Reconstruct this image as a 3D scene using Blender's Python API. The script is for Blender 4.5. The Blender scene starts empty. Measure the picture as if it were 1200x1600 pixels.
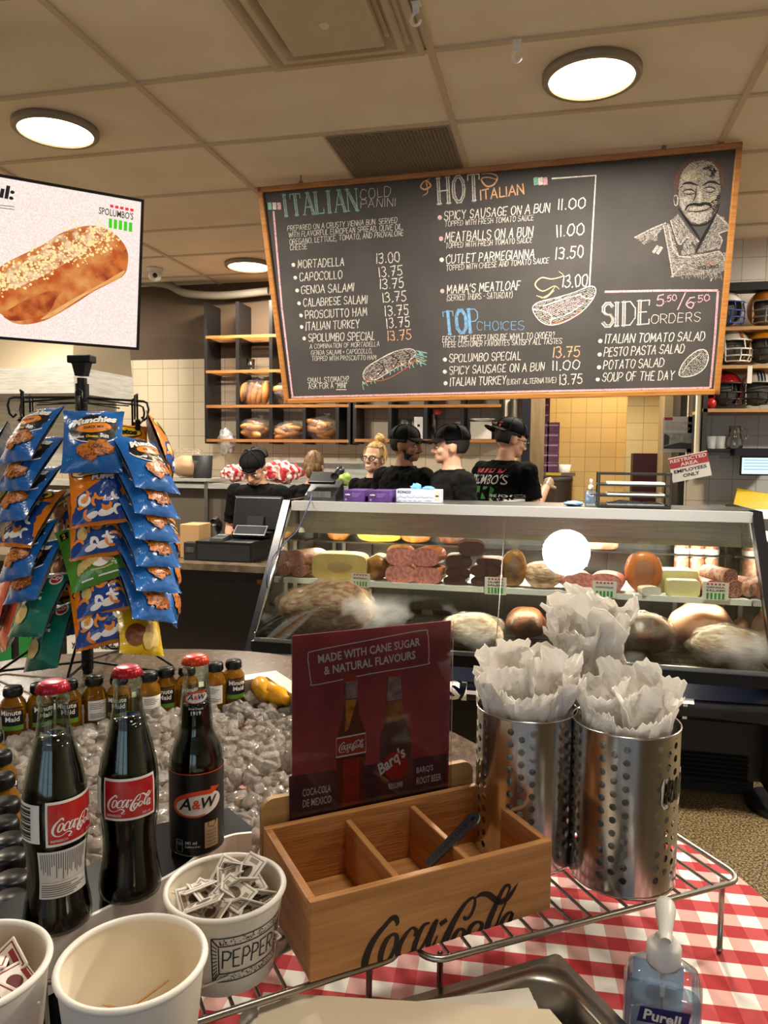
import bpy, bmesh, math, random
from math import sin, cos, pi, radians as rad, sqrt, hypot
from mathutils import Vector, Matrix, noise as mnoise
from mathutils.geometry import tessellate_polygon
V = Vector
sc = bpy.context.scene
C = sc.collection
random.seed(11)
R_ = random.random
U = random.uniform

# ------------------------------------------------------------------ camera
H = 1.5
YAW, PIT, ROL, FPX = .225, -.074, .0103, 1160.
_fw = V((-sin(YAW)*cos(PIT), cos(YAW)*cos(PIT), sin(PIT)))
_r0 = V((cos(YAW), sin(YAW), 0)); _u0 = _r0.cross(_fw)
_rt = cos(ROL)*_r0+sin(ROL)*_u0; _up = -sin(ROL)*_r0+cos(ROL)*_u0
cam = bpy.data.cameras.new('camera'); camo = bpy.data.objects.new('camera', cam); C.objects.link(camo)
cam.sensor_fit = 'VERTICAL'; cam.sensor_height = 36; cam.lens = FPX/1600*36; cam.clip_start = .02
camo.matrix_world = Matrix(((_rt.x, _up.x, -_fw.x, 0), (_rt.y, _up.y, -_fw.y, 0), (_rt.z, _up.z, -_fw.z, H), (0, 0, 0, 1)))
sc.camera = camo

def at(x, y, Y=None, Z=None, D=None, X=None):
    """a pixel of the 1200x1600 frame carried out to a real depth plane"""
    d = (x-600)/FPX*_rt-(y-800)/FPX*_up+_fw
    t = D
    if Z is not None: t = (Z-H)/d.z
    elif Y is not None: t = Y/d.y
    elif X is not None: t = X/d.x
    return V((0, 0, H))+d*t

def at_plane(x, y, o, n):
    d = (x-600)/FPX*_rt-(y-800)/FPX*_up+_fw
    c = V((0, 0, H))
    return c+d*((o-c).dot(n)/d.dot(n))

# ------------------------------------------------------------------ light and exposure
sc.view_settings.view_transform = 'Standard'; sc.view_settings.look = 'None'
sc.view_settings.exposure = 0.5; sc.view_settings.gamma = 1; sc.view_settings.use_curve_mapping = False
wd = bpy.data.worlds.new('sky'); sc.world = wd; wd.use_nodes = True
wd.node_tree.nodes['Background'].inputs[0].default_value = (.62, .78, 1, 1)
wd.node_tree.nodes['Background'].inputs[1].default_value = 1.6
sc.cycles.max_bounces = 8; sc.cycles.transparent_max_bounces = 24; sc.cycles.transmission_bounces = 6
sc.cycles.diffuse_bounces = 6; sc.cycles.glossy_bounces = 4
sc.cycles.caustics_reflective = False; sc.cycles.caustics_refractive = False
sc.cycles.sample_clamp_indirect = 6

def area(name, loc, rot, sx, sy, power, col, shape='RECTANGLE', spread=pi):
    l = bpy.data.lights.new(name, 'AREA'); l.shape = shape; l.size = sx; l.size_y = sy
    l.energy = power; l.color = col; l.spread = spread
    o = bpy.data.objects.new(name, l); o.location = loc; o.rotation_euler = rot; C.objects.link(o); return o
WARM = (1, .91, .77)
# daylight through the shop windows behind the photographer
for i, x in enumerate((-2.9, -.55, 1.8)):
    area('window_daylight', (x, -6.02, 1.55), (pi/2, 0, pi), 1.9, 2.3, 460, (.94, .97, 1))
# ceiling lamps with fixtures, then unseen ones added to light the room
LAMPS_AND_FILL = [(.1, 3.135), (-2.3, 3.135), (-2.4, 5.61), (.1, .7), (-2.3, .7), (2.5, .7), (2.5, 3.135), (.1, 5.61), (2.4, 4.9), (-4.7, 3.135), (-4.7, 5.61)]
LAMP_W = 84
for x, y in LAMPS_AND_FILL:
    area('ceiling_lamp_and_fill', (x, y, 2.955), (0, 0, 0), .34, .34, LAMP_W*(.12 if y < 1 else .55 if y > 4 else 1), WARM, 'DISK')
area('corridor_light', (.5, 7.2, 2.95), (0, 0, 0), .5, .5, 26, (1, .82, .55), 'DISK')

# ------------------------------------------------------------------ helpers
def lin(h):
    if isinstance(h, str):
        h = h.lstrip('#'); c = [int(h[i:i+2], 16)/255 for i in (0, 2, 4)]
        return tuple(x/12.92 if x <= .04045 else ((x+.055)/1.055)**2.4 for x in c)+(1,)
    return tuple(h[:3])+(1,)
_mats = {}
def mat(name, col='#888888', rough=.5, metal=0, col2=None, vs=20, vd=2, bump=0, bs=80, trans=0, ior=1.45, emit=0, alpha=1, coat=0, spec=.5, aniso=0, stretch=None, lo=.35, hi=.65, sheen=0, sub=0):
    if name in _mats: return _mats[name]
    m = bpy.data.materials.new(name); m.use_nodes = True; nt = m.node_tree; b = nt.nodes['Principled BSDF']
    I = b.inputs; I['Base Color'].default_value = lin(col); I['Roughness'].default_value = rough; I['Metallic'].default_value = metal
    I['Transmission Weight'].default_value = trans; I['IOR'].default_value = ior; I['Alpha'].default_value = alpha
    I['Coat Weight'].default_value = coat; I['Specular IOR Level'].default_value = spec
    if sub: I['Subsurface Weight'].default_value = sub; I['Subsurface Radius'].default_value = (.01, .005, .003)
    if emit: I['Emission Color'].default_value = lin(col); I['Emission Strength'].default_value = emit
    tc = nt.nodes.new('ShaderNodeTexCoord'); src = tc.outputs['Object']
    if stretch:
        mp = nt.nodes.new('ShaderNodeMapping'); mp.inputs['Scale'].default_value = stretch
        nt.links.new(src, mp.inputs[0]); src = mp.outputs[0]
    if col2 is not None:
        n = nt.nodes.new('ShaderNodeTexNoise'); n.inputs['Scale'].default_value = vs; n.inputs['Detail'].default_value = vd
        nt.links.new(src, n.inputs[0])
        r = nt.nodes.new('ShaderNodeValToRGB'); r.color_ramp.elements[0].position = lo; r.color_ramp.elements[1].position = hi
        r.color_ramp.elements[0].color = lin(col); r.color_ramp.elements[1].color = lin(col2)
        nt.links.new(n.outputs[0], r.inputs[0]); nt.links.new(r.outputs[0], I['Base Color'])
        if emit: nt.links.new(r.outputs[0], I['Emission Color'])
    if bump:
        n = nt.nodes.new('ShaderNodeTexNoise'); n.inputs['Scale'].default_value = bs; n.inputs['Detail'].default_value = 3
        nt.links.new(src, n.inputs[0])
        bp = nt.nodes.new('ShaderNodeBump'); bp.inputs['Strength'].default_value = bump; bp.inputs['Distance'].default_value = .01
        nt.links.new(n.outputs[0], bp.inputs['Height']); nt.links.new(bp.outputs[0], I['Normal'])
    _mats[name] = m; return m

def film(name, tint='#ffffff', gloss=.12, rough=.05, k=.8, fog=0, fogcol='#ffffff', bump=0, bs=40):
    """thin clear sheet: glass pane, plastic film"""
    if name in _mats: return _mats[name]
    m = bpy.data.materials.new(name); m.use_nodes = True; nt = m.node_tree; nt.nodes.clear(); N = nt.nodes.new; L = nt.links.new
    out = N('ShaderNodeOutputMaterial'); tr = N('ShaderNodeBsdfTransparent'); gl = N('ShaderNodeBsdfGlossy'); mx = N('ShaderNodeMixShader')
    tr.inputs[0].default_value = lin(tint); gl.inputs['Roughness'].default_value = rough
    fr = N('ShaderNodeFresnel'); fr.inputs[0].default_value = 1.45
    ad = N('ShaderNodeMath'); ad.operation = 'MULTIPLY_ADD'; ad.inputs[1].default_value = k; ad.inputs[2].default_value = gloss*.25
    L(fr.outputs[0], ad.inputs[0]); L(ad.outputs[0], mx.inputs[0]); L(tr.outputs[0], mx.inputs[1]); L(gl.outputs[0], mx.inputs[2])
    last = mx
    if fog:
        df = N('ShaderNodeBsdfDiffuse'); df.inputs[0].default_value = lin(fogcol); m2 = N('ShaderNodeMixShader'); m2.inputs[0].default_value = fog
        L(mx.outputs[0], m2.inputs[1]); L(df.outputs[0], m2.inputs[2]); last = m2
    if bump:
        tc = N('ShaderNodeTexCoord'); n = N('ShaderNodeTexNoise'); n.inputs['Scale'].default_value = bs; n.inputs['Detail'].default_value = 3
        bp = N('ShaderNodeBump'); bp.inputs['Strength'].default_value = bump; bp.inputs['Distance'].default_value = .02
        L(tc.outputs['Object'], n.inputs[0]); L(n.outputs[0], bp.inputs['Height']); L(bp.outputs[0], gl.inputs['Normal']); L(bp.outputs[0], fr.inputs['Normal'])
    L(last.outputs[0], out.inputs[0]); _mats[name] = m; return m

class MB:
    """collects shapes; build() links them as ONE mesh object"""
    def __init__(s): s.v = []; s.f = []; s.m = []; s.s = []
    def add(s, vs, fs, mi=0, smooth=False, M=None):
        o = len(s.v)
        for p in vs:
            p = V(p) if len(p) == 3 else V((p[0], p[1], 0))
            s.v.append(M @ p if M else p)
        for f in fs:
            s.f.append([i+o for i in f]); s.m.append(mi); s.s.append(smooth)
        return s
    def box(s, c, d, mi=0, M=None, rz=0):
        x, y, z = d[0]/2, d[1]/2, d[2]/2; c = V(c); Rz = Matrix.Rotation(rz, 3, 'Z')
        vs = [c+Rz @ V(p) for p in ((-x, -y, -z), (x, -y, -z), (x, y, -z), (-x, y, -z), (-x, -y, z), (x, -y, z), (x, y, z), (-x, y, z))]
        return s.add(vs, [(0, 3, 2, 1), (4, 5, 6, 7), (0, 1, 5, 4), (1, 2, 6, 5), (2, 3, 7, 6), (3, 0, 4, 7)], mi, False, M)
    def bbox(s, c, d, b=.004, mi=0, M=None, rz=0, seg=2):
        """box with rounded edges"""
        bm = bmesh.new(); bmesh.ops.create_cube(bm, size=1)
        for v in bm.verts: v.co = V((v.co.x*d[0], v.co.y*d[1], v.co.z*d[2]))
        bmesh.ops.bevel(bm, geom=bm.edges[:], offset=b, segments=seg, affect='EDGES', profile=.5)
        bm.verts.index_update(); Mx = Matrix.Translation(c) @ Matrix.Rotation(rz, 4, 'Z')
        s.add([v.co.copy() for v in bm.verts], [[v.index for v in f.verts] for f in bm.faces], mi, False, M @ Mx if M else Mx); bm.free(); return s
    def hull(s, a, b, mi=0, M=None):
        """eight corners: bottom loop a, top loop b"""
        n = len(a); return s.add(list(a)+list(b), [tuple(range(n))[::-1], tuple(range(n, 2*n))]+[(i, (i+1) % n, n+(i+1) % n, n+i) for i in range(n)], mi, False, M)
    def lathe(s, prof, n=24, mi=0, M=None, smooth=True, caps=True, sx=1, sy=1):
        vs = []; fs = []
        for r, z in prof:
            for k in range(n):
                a = 2*pi*k/n; vs.append((r*cos(a)*sx, r*sin(a)*sy, z))
        for i in range(len(prof)-1):
            for k in range(n):
                k2 = (k+1) % n; fs.append((i*n+k, i*n+k2, (i+1)*n+k2, (i+1)*n+k))
        s.add(vs, fs, mi, smooth, M)
        if caps:
            for i, rev in ((0, 1), (len(prof)-1, 0)):
                if prof[i][0] > 1e-6:
                    ring = [vs[i*n+k] for k in range(n)]
                    s.add(ring, [tuple(range(n))[::-1] if rev else tuple(range(n))], mi, False, M)
        return s
    def cyl(s, c, r, h, mi=0, n=20, M=None, axis='Z'):
        Mx = Matrix.Translation(c)
        if axis == 'X': Mx = Mx @ Matrix.Rotation(pi/2, 4, 'Y')
        if axis == 'Y': Mx = Mx @ Matrix.Rotation(-pi/2, 4, 'X')
        return s.lathe([(r, -h/2), (r, h/2)], n, mi, (M @ Mx) if M else Mx)
    def tube(s, pts, r, mi=0, n=8, closed=False, M=None, caps=True):
        pts = [V(p) for p in pts]; m = len(pts); vs = []; fs = []; rr = r if isinstance(r, (list, tuple)) else [r]*m
        up = None
        for i, p in enumerate(pts):
            a = pts[i-1] if (i > 0 or closed) else p; b = pts[(i+1) % m] if (i < m-1 or closed) else p
            t = (b-a).normalized()
            if up is None:
                up = V((0, 0, 1)) if abs(t.z) < .9 else V((1, 0, 0))
            x = t.cross(up).normalized(); up = x.cross(t).normalized()
            for k in range(n):
                an = 2*pi*k/n; vs.append(p+(x*cos(an)+up*sin(an))*rr[i])
        for i in range(m if closed else m-1):
            j = (i+1) % m
            for k in range(n):
                k2 = (k+1) % n; fs.append((i*n+k, j*n+k, j*n+k2, i*n+k2)[::-1])
        if caps and not closed: fs += [tuple(range(n)), tuple(range((m-1)*n, m*n))[::-1]]
        return s.add(vs, fs, mi, True, M)
    def ball(s, c, r, mi=0, n=16, m=10, M=None, nz=0, nf=3, seed=0):
        """ellipsoid, lumpy if nz"""
        r = (r, r, r) if not hasattr(r, '__len__') else r; vs = []; fs = []; c = V(c)
        for i in range(m+1):
            th = pi*i/m
            for k in range(n):
                a = 2*pi*k/n; d = V((sin(th)*cos(a), sin(th)*sin(a), cos(th)))
                q = 1+(nz*mnoise.noise(d*nf+V((seed*7.1, seed*3.3, seed))) if nz else 0)
                vs.append(c+V((d.x*r[0], d.y*r[1], d.z*r[2]))*q)
        for i in range(m):
            for k in range(n):
                k2 = (k+1) % n; fs.append((i*n+k, (i+1)*n+k, (i+1)*n+k2, i*n+k2))
        return s.add(vs, fs, mi, True, M)
    def poly(s, pts, mi=0, M=None):
        """flat polygon, any outline"""
        pts = [V(p) if len(p) == 3 else V((p[0], p[1], 0)) for p in pts]
        return s.add(pts, [tuple(t) for t in tessellate_polygon([pts])], mi, False, M)
    def prism(s, pts, z0, z1, mi=0, M=None, smooth=False):
        n = len(pts); lo = [V((p[0], p[1], z0)) for p in pts]; hi = [V((p[0], p[1], z1)) for p in pts]
        t = tessellate_polygon([hi]); s.add(lo+hi, [(i, (i+1) % n, n+(i+1) % n, n+i) for i in range(n)], mi, smooth, M)
        s.add(hi, [tuple(q) for q in t], mi, False, M); s.add(lo, [tuple(q)[::-1] for q in t], mi, False, M); return s
    def map2(s, vf, fn, mi=0):
        """flat shape laid on a surface by fn(x, y)"""
        return s.add([fn(p[0], p[1]) for p in vf[0]], vf[1], mi)
    def build(s, name, mats, parent=None, o=None, w=False, rz=0, rot=None):
        me = bpy.data.meshes.new(name); base = V((0, 0, 0))
        if w: base = parent.location if parent else V(o or (0, 0, 0))
        me.from_pydata([p-base for p in s.v] if w else s.v, [], s.f)
        for x in (mats if isinstance(mats, (list, tuple)) else [mats]): me.materials.append(x)
        me.polygons.foreach_set('material_index', s.m); me.polygons.foreach_set('use_smooth', s.s)
        me.update(); ob = bpy.data.objects.new(name, me); C.objects.link(ob)
        if parent: ob.parent = parent
        elif o is not None: ob.location = o
        if rz: ob.rotation_euler[2] = rz
        if rot: ob.rotation_euler = rot
        return ob

def tag(o, label=None, cat=None, group=None, kind=None):
    if label: o['label'] = label
    if cat: o['category'] = cat
    if group: o['group'] = group
    if kind: o['kind'] = kind
    return o
def thing(name, label, cat, loc=(0, 0, 0), rz=0, group=None):
    o = bpy.data.objects.new(name, None); C.objects.link(o); o.location = loc; o.rotation_euler = (0, 0, rz); o.empty_display_size = .05
    return tag(o, label, cat, group)
def dup(o, loc=None, rz=None, label=None, parent=None):
    c = o.copy(); C.objects.link(c)
    if parent: c.parent = parent
    for ch in list(o.children): dup(ch, parent=c)
    if loc is not None: c.location = loc
    if rz is not None: c.rotation_euler[2] = rz
    if label: c['label'] = label
    return c
def struct(o): o['kind'] = 'structure'; return o

def smooth_path(pts, n=6, closed=False):
    pts = [V(p) if len(p) == 3 else V((p[0], p[1], 0)) for p in pts]; out = []; m = len(pts)
    for i in range(m if closed else m-1):
        p1, p2 = pts[i], pts[(i+1) % m]
        p0 = pts[i-1] if (i > 0 or closed) else p1*2-p2; p3 = pts[(i+2) % m] if (i+2 < m or closed) else p2*2-p1
        for k in range(n):
            t = k/n; out.append(.5*((2*p1)+(p2-p0)*t+(2*p0-5*p1+4*p2-p3)*t*t+(3*p1-p0-3*p2+p3)*t**3))
    if not closed: out.append(pts[-1])
    return out

# ---- lettering -----------------------------------------------------------
_tc = {}
def T2(txt, h=1., bold=0., shear=0., ls=1., align='L'):
    """printed lettering as a flat mesh, cap height h; returns (verts, faces), width in T2.w"""
    k = (txt, bold, shear, ls)
    if k not in _tc:
        cu = bpy.data.curves.new('t', 'FONT'); cu.body = txt; cu.size = 1; cu.offset = bold; cu.shear = shear; cu.space_character = ls
        cu.resolution_u = 2; ob = bpy.data.objects.new('t', cu); me = bpy.data.meshes.new_from_object(ob)
        vs = [(v.co.x, v.co.y) for v in me.vertices]; fs = [tuple(p.vertices) for p in me.polygons]
        bpy.data.objects.remove(ob); bpy.data.meshes.remove(me); bpy.data.curves.remove(cu)
        x0 = min(v[0] for v in vs); x1 = max(v[0] for v in vs)
        _tc[k] = ([(v[0]-x0, v[1]) for v in vs], fs, x1-x0)
    vs, fs, w = _tc[k]; s = h/.682; dx = {'L': 0, 'C': -w/2, 'R': -w}[align]
    T2.w = w*s
    return ([((v[0]+dx)*s, v[1]*s) for v in vs], fs)
def fit2(vf, x0, y0, w, h=None):
    """move/scale a flat shape into a given width at x0,y0"""
    xs = [v[0] for v in vf[0]]; ys = [v[1] for v in vf[0]]; sx = w/(max(xs)-min(xs)); sy = sx if h is None else h/(max(ys)-min(ys))
    return ([(x0+(v[0]-min(xs))*sx, y0+(v[1]-min(ys))*sy) for v in vf[0]], vf[1])
def fine(vf, n=2):
    """split every face n times so that a flat shape can bend"""
    vs, fs = list(vf[0]), [t for f in vf[1] for t in ([(f[0], f[i], f[i+1]) for i in range(1, len(f)-1)])]
    for _ in range(n):
        mid = {}; out = []
        def m(a, b):
            k = (min(a, b), max(a, b))
            if k not in mid: mid[k] = len(vs); vs.append(((vs[a][0]+vs[b][0])/2, (vs[a][1]+vs[b][1])/2))
            return mid[k]
        for a, b, c in fs: x, y, z = m(a, b), m(b, c), m(c, a); out += [(a, x, z), (x, b, y), (z, y, c), (x, y, z)]
        fs = out
    return (vs, fs)
def ell(cx, cy, rx, ry, n=28, rings=1, rot=0):
    vs = [(0, 0)]; fs = []
    for j in range(1, rings+1):
        for k in range(n):
            a = 2*pi*k/n; vs.append((cos(a)*rx*j/rings, sin(a)*ry*j/rings))
    for k in range(n): fs.append((0, 1+k, 1+(k+1) % n))
    for j in range(1, rings):
        for k in range(n):
            k2 = (k+1) % n; a = 1+(j-1)*n; b = 1+j*n; fs.append((a+k, b+k, b+k2, a+k2))
    c, s_ = cos(rot), sin(rot)
    return ([(cx+c*x-s_*y, cy+s_*x+c*y) for x, y in vs], fs)
def rect2(x0, y0, x1, y1, nx=1, ny=1):
    vs = [(x0+(x1-x0)*i/nx, y0+(y1-y0)*j/ny) for j in range(ny+1) for i in range(nx+1)]
    return (vs, [(j*(nx+1)+i, j*(nx+1)+i+1, (j+1)*(nx+1)+i+1, (j+1)*(nx+1)+i) for j in range(ny) for i in range(nx)])
def ribbon(pts, w, taper=False):
    """flat stroke along a path; w a width or a width per point"""
    m = len(pts); ws = w if hasattr(w, '__len__') else [w]*m; vs = []; fs = []
    for i in range(m):
        a = pts[max(i-1, 0)]; b = pts[min(i+1, m-1)]; dx, dy = b[0]-a[0], b[1]-a[1]; l = hypot(dx, dy) or 1
        nx, ny = -dy/l*ws[i]/2, dx/l*ws[i]/2; vs += [(pts[i][0]+nx, pts[i][1]+ny), (pts[i][0]-nx, pts[i][1]-ny)]
    for i in range(m-1): fs.append((2*i, 2*i+1, 2*i+3, 2*i+2))
    return (vs, fs)
def segs(pts, w, jit=0):
    """hand-drawn stroke: straight pieces with overlapping ends"""
    vs = []; fs = []
    P = [(p[0]+U(-jit, jit), p[1]+U(-jit, jit)) for p in pts]
    for a, b in zip(P, P[1:]):
        dx, dy = b[0]-a[0], b[1]-a[1]; l = hypot(dx, dy) or 1e-6; ex, ey = dx/l*w*.45, dy/l*w*.45; nx, ny = -dy/l*w/2, dx/l*w/2; o = len(vs)
        vs += [(a[0]-ex+nx, a[1]-ey+ny), (a[0]-ex-nx, a[1]-ey-ny), (b[0]+ex-nx, b[1]+ey-ny), (b[0]+ex+nx, b[1]+ey+ny)]; fs.append((o, o+1, o+2, o+3))
    return (vs, fs)
def cat2(*l):
    vs = []; fs = []
    for v, f in l:
        o = len(vs); vs += list(v); fs += [tuple(i+o for i in q) for q in f]
    return (vs, fs)
_G = {'A': '0,0 3.5,10 7,0|1.3,3.6 5.7,3.6', 'B': '0,0 0,10 4,10 5.6,8.8 5.6,6.6 4,5.4 0,5.4|4,5.4 6.2,4.2 6.2,1.4 4.3,0 0,0', 'C': '6.5,8.3 4.8,10 2,10 0,7.5 0,2.5 2,0 4.8,0 6.5,1.7',
 'D': '0,0 0,10 3.6,10 6.5,7 6.5,3 3.6,0 0,0', 'E': '5.5,10 0,10 0,0 5.6,0|0,5.2 4.5,5.2', 'F': '5.5,10 0,10 0,0|0,5.2 4.5,5.2', 'G': '6.5,8.3 4.8,10 2,10 0,7.5 0,2.5 2,0 4.8,0 6.6,1.7 6.6,4.5 4,4.5',
 'H': '0,0 0,10|6.2,0 6.2,10|0,5.2 6.2,5.2', 'I': '0,0 0,10', 'J': '4.5,10 4.5,2 3,0 1.3,0 0,2', 'K': '0,0 0,10|6,10 0,4.3|2,6 6.3,0', 'L': '0,10 0,0 5,0', 'M': '0,0 .8,10 4,3 7.2,10 8,0',
 'N': '0,0 0,10 6.3,0 6.3,10', 'O': '2.2,0 0,2.5 0,7.5 2.2,10 4.8,10 7,7.5 7,2.5 4.8,0 2.2,0', 'P': '0,0 0,10 4,10 6,8.5 6,6 4,4.6 0,4.6', 'Q': '2.2,0 0,2.5 0,7.5 2.2,10 4.8,10 7,7.5 7,2.5 4.8,0 2.2,0|4.5,3 7.4,-.7',
 'R': '0,0 0,10 4,10 6,8.5 6,6 4,4.6 0,4.6|3,4.6 6.4,0', 'S': '5.8,8.6 4.2,10 1.8,10 .2,8.6 .2,6.6 1.6,5.4 4.6,4.8 6,3.4 6,1.6 4.4,0 1.8,0 0,1.6', 'T': '3.3,0 3.3,10|0,10 6.6,10',
 'U': '0,10 0,2.5 1.8,0 4.4,0 6.2,2.5 6.2,10', 'V': '0,10 3.3,0 6.6,10', 'W': '0,10 2.2,0 4.5,8 6.8,0 9,10', 'X': '0,0 6,10|0,10 6,0', 'Y': '0,10 3.2,5 6.4,10|3.2,5 3.2,0', 'Z': '0,10 6,10 0,0 6,0',
 '0': '2,0 0,2.5 0,7.5 2,10 3.8,10 5.8,7.5 5.8,2.5 3.8,0 2,0', '1': '.6,0 .6,10', '2': '0,8 1.6,10 4,10 5.4,8 5,5.8 0,0 5.8,0', '3': '.4,9.2 2,10 4,10 5.4,8.4 5,6.4 2.6,5.4 5,4.6 5.8,2.6 4.4,.2 2,0 0,1.2',
 '4': '4.2,0 4.2,10 0,3.4 6,3.4', '5': '5.6,10 1,10 .6,5.8 3.2,6.2 5.4,4.8 5.6,2 3.8,0 1.6,0 0,1.2', '6': '5,9.4 2.6,9 .6,6 0,3 1.4,.4 3.8,0 5.6,2 5,4.6 2.8,5.4 .4,3.6', '7': '0,10 6,10 2.4,0|1.6,5 5.4,5',
 '8': '3,5.4 .6,7.2 1,9.4 3,10 5,9.4 5.4,7.2 3,5.4 .2,3.4 .6,.8 3,0 5.4,.8 5.8,3.4 3,5.4', '9': '5.4,6.4 3,4.8 .6,6 .4,8.6 2.4,10 4.8,9.4 5.6,7 4.6,2 3,0',
 '.': '.5,0 1.1,.5', ',': '.9,.8 .2,-1.4', "'": '.6,10 .4,7.6', '"': '.4,10 .3,7.8|1.8,10 1.7,7.8', '?': '0,8 1.4,10 3.8,10 5,8 4.6,6 2.4,4.4 2.4,3|2.4,.6 2.5,0', '(': '2,11 .4,8 .4,2 2,-1', ')': '0,11 1.6,8 1.6,2 0,-1',
 '-': '.5,4.6 3.4,4.6', '/': '0,-1 4.5,11', '&': '6,0 1.4,7 1.6,9.2 3,10 4.2,9 4,7.2 .4,4 .2,1.6 1.8,0 4,.4 6,4', '+': '0,4.5 4,4.5|2,2.6 2,6.4', ':': '.5,1 .9,1.5|.5,6 .9,6.5', ' ': ''}
def strokes(txt, h, w, slant=0, sp=2.6, jit=.25, width=None):
    """handwritten lettering, cap height h, pen width w; squeezed to `width` if given"""
    x = 0; parts = []
    for ch in txt:
        g = _G.get(ch, ''); mx = 0
        if ch == ' ': x += 4.6; continue
        for st in g.split('|'):
            pts = [tuple(float(q) for q in p.split(',')) for p in st.split()]; mx = max([mx]+[p[0] for p in pts]); parts.append([(x+a, b) for a, b in pts])
        x += mx+sp
    k = h/10; kx = k if width is None else width/max(x-sp, 1e-6)
    return cat2(*[segs([(a*kx+b*k*slant, b*k) for a, b in p], w, jit*k) for p in parts]) if parts else ([], [])
def plane_map(o, ux, uy, n, off=.0006):
    o, ux, uy, n = V(o), V(ux), V(uy), V(n)
    return lambda x, y: o+ux*x+uy*y+n*off
def cyl_map(rad_fn, a0, M=None, off=.0004):
    """lay a flat shape round a lathe body: x is arc length, y is height"""
    def fn(x, y):
        r = rad_fn(y)+off; a = a0+x/rad_fn.ref; p = V((r*cos(a), r*sin(a), y)); return M @ p if M else p
    return fn
class prof_fn:
    def __init__(s, prof, ref): s.p = sorted(prof, key=lambda q: q[1]); s.ref = ref
    def __call__(s, z):
        p = s.p
        for (r0, z0), (r1, z1) in zip(p, p[1:]):
            if z0 <= z <= z1: return r0+(r1-r0)*(z-z0)/max(z1-z0, 1e-6)
        return p[-1][0] if z > p[-1][1] else p[0][0]

# flowing cola script, drawn once as brush strokes (x right, y up, cap C about 3 high)
def _script():
    S = [([(235, 345), (243, 325), (232, 297), (205, 300), (165, 345), (115, 405), (75, 470), (45, 550), (40, 610), (62, 660), (120, 680), (200, 655), (270, 600), (330, 560), (395, 585), (330, 660), (420, 640)], [10, 26, 34, 32, 30, 36, 44, 48, 46, 34, 22, 14, 14, 22, 26, 16, 4]),
         ([(210, 395), (238, 410), (232, 470), (200, 540), (160, 580), (136, 570), (146, 500), (178, 430), (214, 396)], [14, 28, 30, 26, 24, 34, 38, 30, 14]),
         ([(348, 410), (362, 378), (335, 358), (295, 400), (258, 465), (246, 525), (272, 545), (330, 505), (370, 455)], [22, 26, 16, 26, 34, 36, 26, 14, 8]),
         ([(446, 326), (405, 345), (368, 420), (346, 490), (370, 512), (415, 445), (470, 330), (494, 306)], [12, 24, 32, 34, 26, 18, 18, 14]),
         ([(494, 306), (466, 370), (436, 450), (440, 488), (462, 476), (494, 405)], [16, 34, 36, 26, 18, 8]),
         ([(508, 338), (552, 306)], [30, 30]),
         ([(660, 285), (668, 302), (696, 286), (722, 230), (728, 180), (706, 172), (660, 215), (606, 300), (556, 400), (526, 480), (528, 530), (560, 545), (610, 505), (650, 450)], [14, 22, 20, 20, 16, 18, 26, 36, 46, 48, 44, 28, 16, 8]),
         ([(640, 362), (660, 380), (650, 425), (616, 480), (586, 482), (592, 425), (618, 378), (644, 362)], [12, 26, 26, 24, 30, 32, 26, 12]),
         ([(752, 318), (772, 338), (756, 380), (716, 428), (686, 420), (694, 366), (722, 330), (756, 318)], [12, 26, 26, 24, 30, 32, 26, 12]),
         ([(924, 160), (946, 105), (926, 92), (896, 130), (856, 220), (812, 325), (808, 378), (836, 380), (880, 300)], [8, 16, 20, 26, 34, 40, 34, 20, 8]),
         ([(732, 170), (768, 148), (812, 150), (850, 178), (884, 196), (922, 180), (958, 138), (998, 74)], [10, 26, 34, 36, 36, 34, 26, 3]),
         ([(924, 192), (880, 290), (858, 350)], [10, 14, 8]),
         ([(962, 258), (926, 274), (884, 340), (872, 392), (896, 400), (930, 345), (964, 262), (944, 320), (932, 372), (948, 390), (985, 340)], [10, 24, 30, 30, 22, 16, 18, 30, 28, 20, 6])]
    out = []
    for pts, ws in S:
        q = smooth_path([(p[0], p[1], w) for p, w in zip(pts, ws)], 5)
        out.append(ribbon([((p.x-20)/100, -(p.y-(620-.308*(p.x-20)))/100) for p in q], [max(p.z, 2)/100 for p in q]))
    return cat2(*out)
SCRIPT = _script()
# ------------------------------------------------------------------ materials of the room
def tile_mat(name, c1, c2, grout, size=.152, mortar=.003, rough=.25, axes='XZ', off=(0, 0)):
    m = mat(name, c1, rough, spec=.4); nt = m.node_tree; b = nt.nodes['Principled BSDF']; N = nt.nodes.new; L = nt.links.new
    tc = nt.nodes['Texture Coordinate']; sp = N('ShaderNodeSeparateXYZ'); cb = N('ShaderNodeCombineXYZ'); L(tc.outputs['Object'], sp.inputs[0])
    for i, a in enumerate(axes):
        ad = N('ShaderNodeMath'); ad.operation = 'ADD'; ad.inputs[1].default_value = off[i]+50*size; L(sp.outputs[a], ad.inputs[0]); L(ad.outputs[0], cb.inputs[i])
    bk = N('ShaderNodeTexBrick'); bk.offset = 0; bk.squash = 1; I = bk.inputs; L(cb.outputs[0], I['Vector'])
    I['Color1'].default_value = lin(c1); I['Color2'].default_value = lin(c2); I['Mortar'].default_value = lin(grout); I['Scale'].default_value = 1
    I['Mortar Size'].default_value = mortar; I['Brick Width'].default_value = size; I['Row Height'].default_value = size; I['Mortar Smooth'].default_value = .3
    L(bk.outputs['Color'], b.inputs['Base Color']); bp = N('ShaderNodeBump'); bp.inputs['Strength'].default_value = .3; bp.inputs['Distance'].default_value = .002; bp.invert = True
    L(bk.outputs['Fac'], bp.inputs['Height']); L(bp.outputs[0], b.inputs['Normal']); return m
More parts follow.
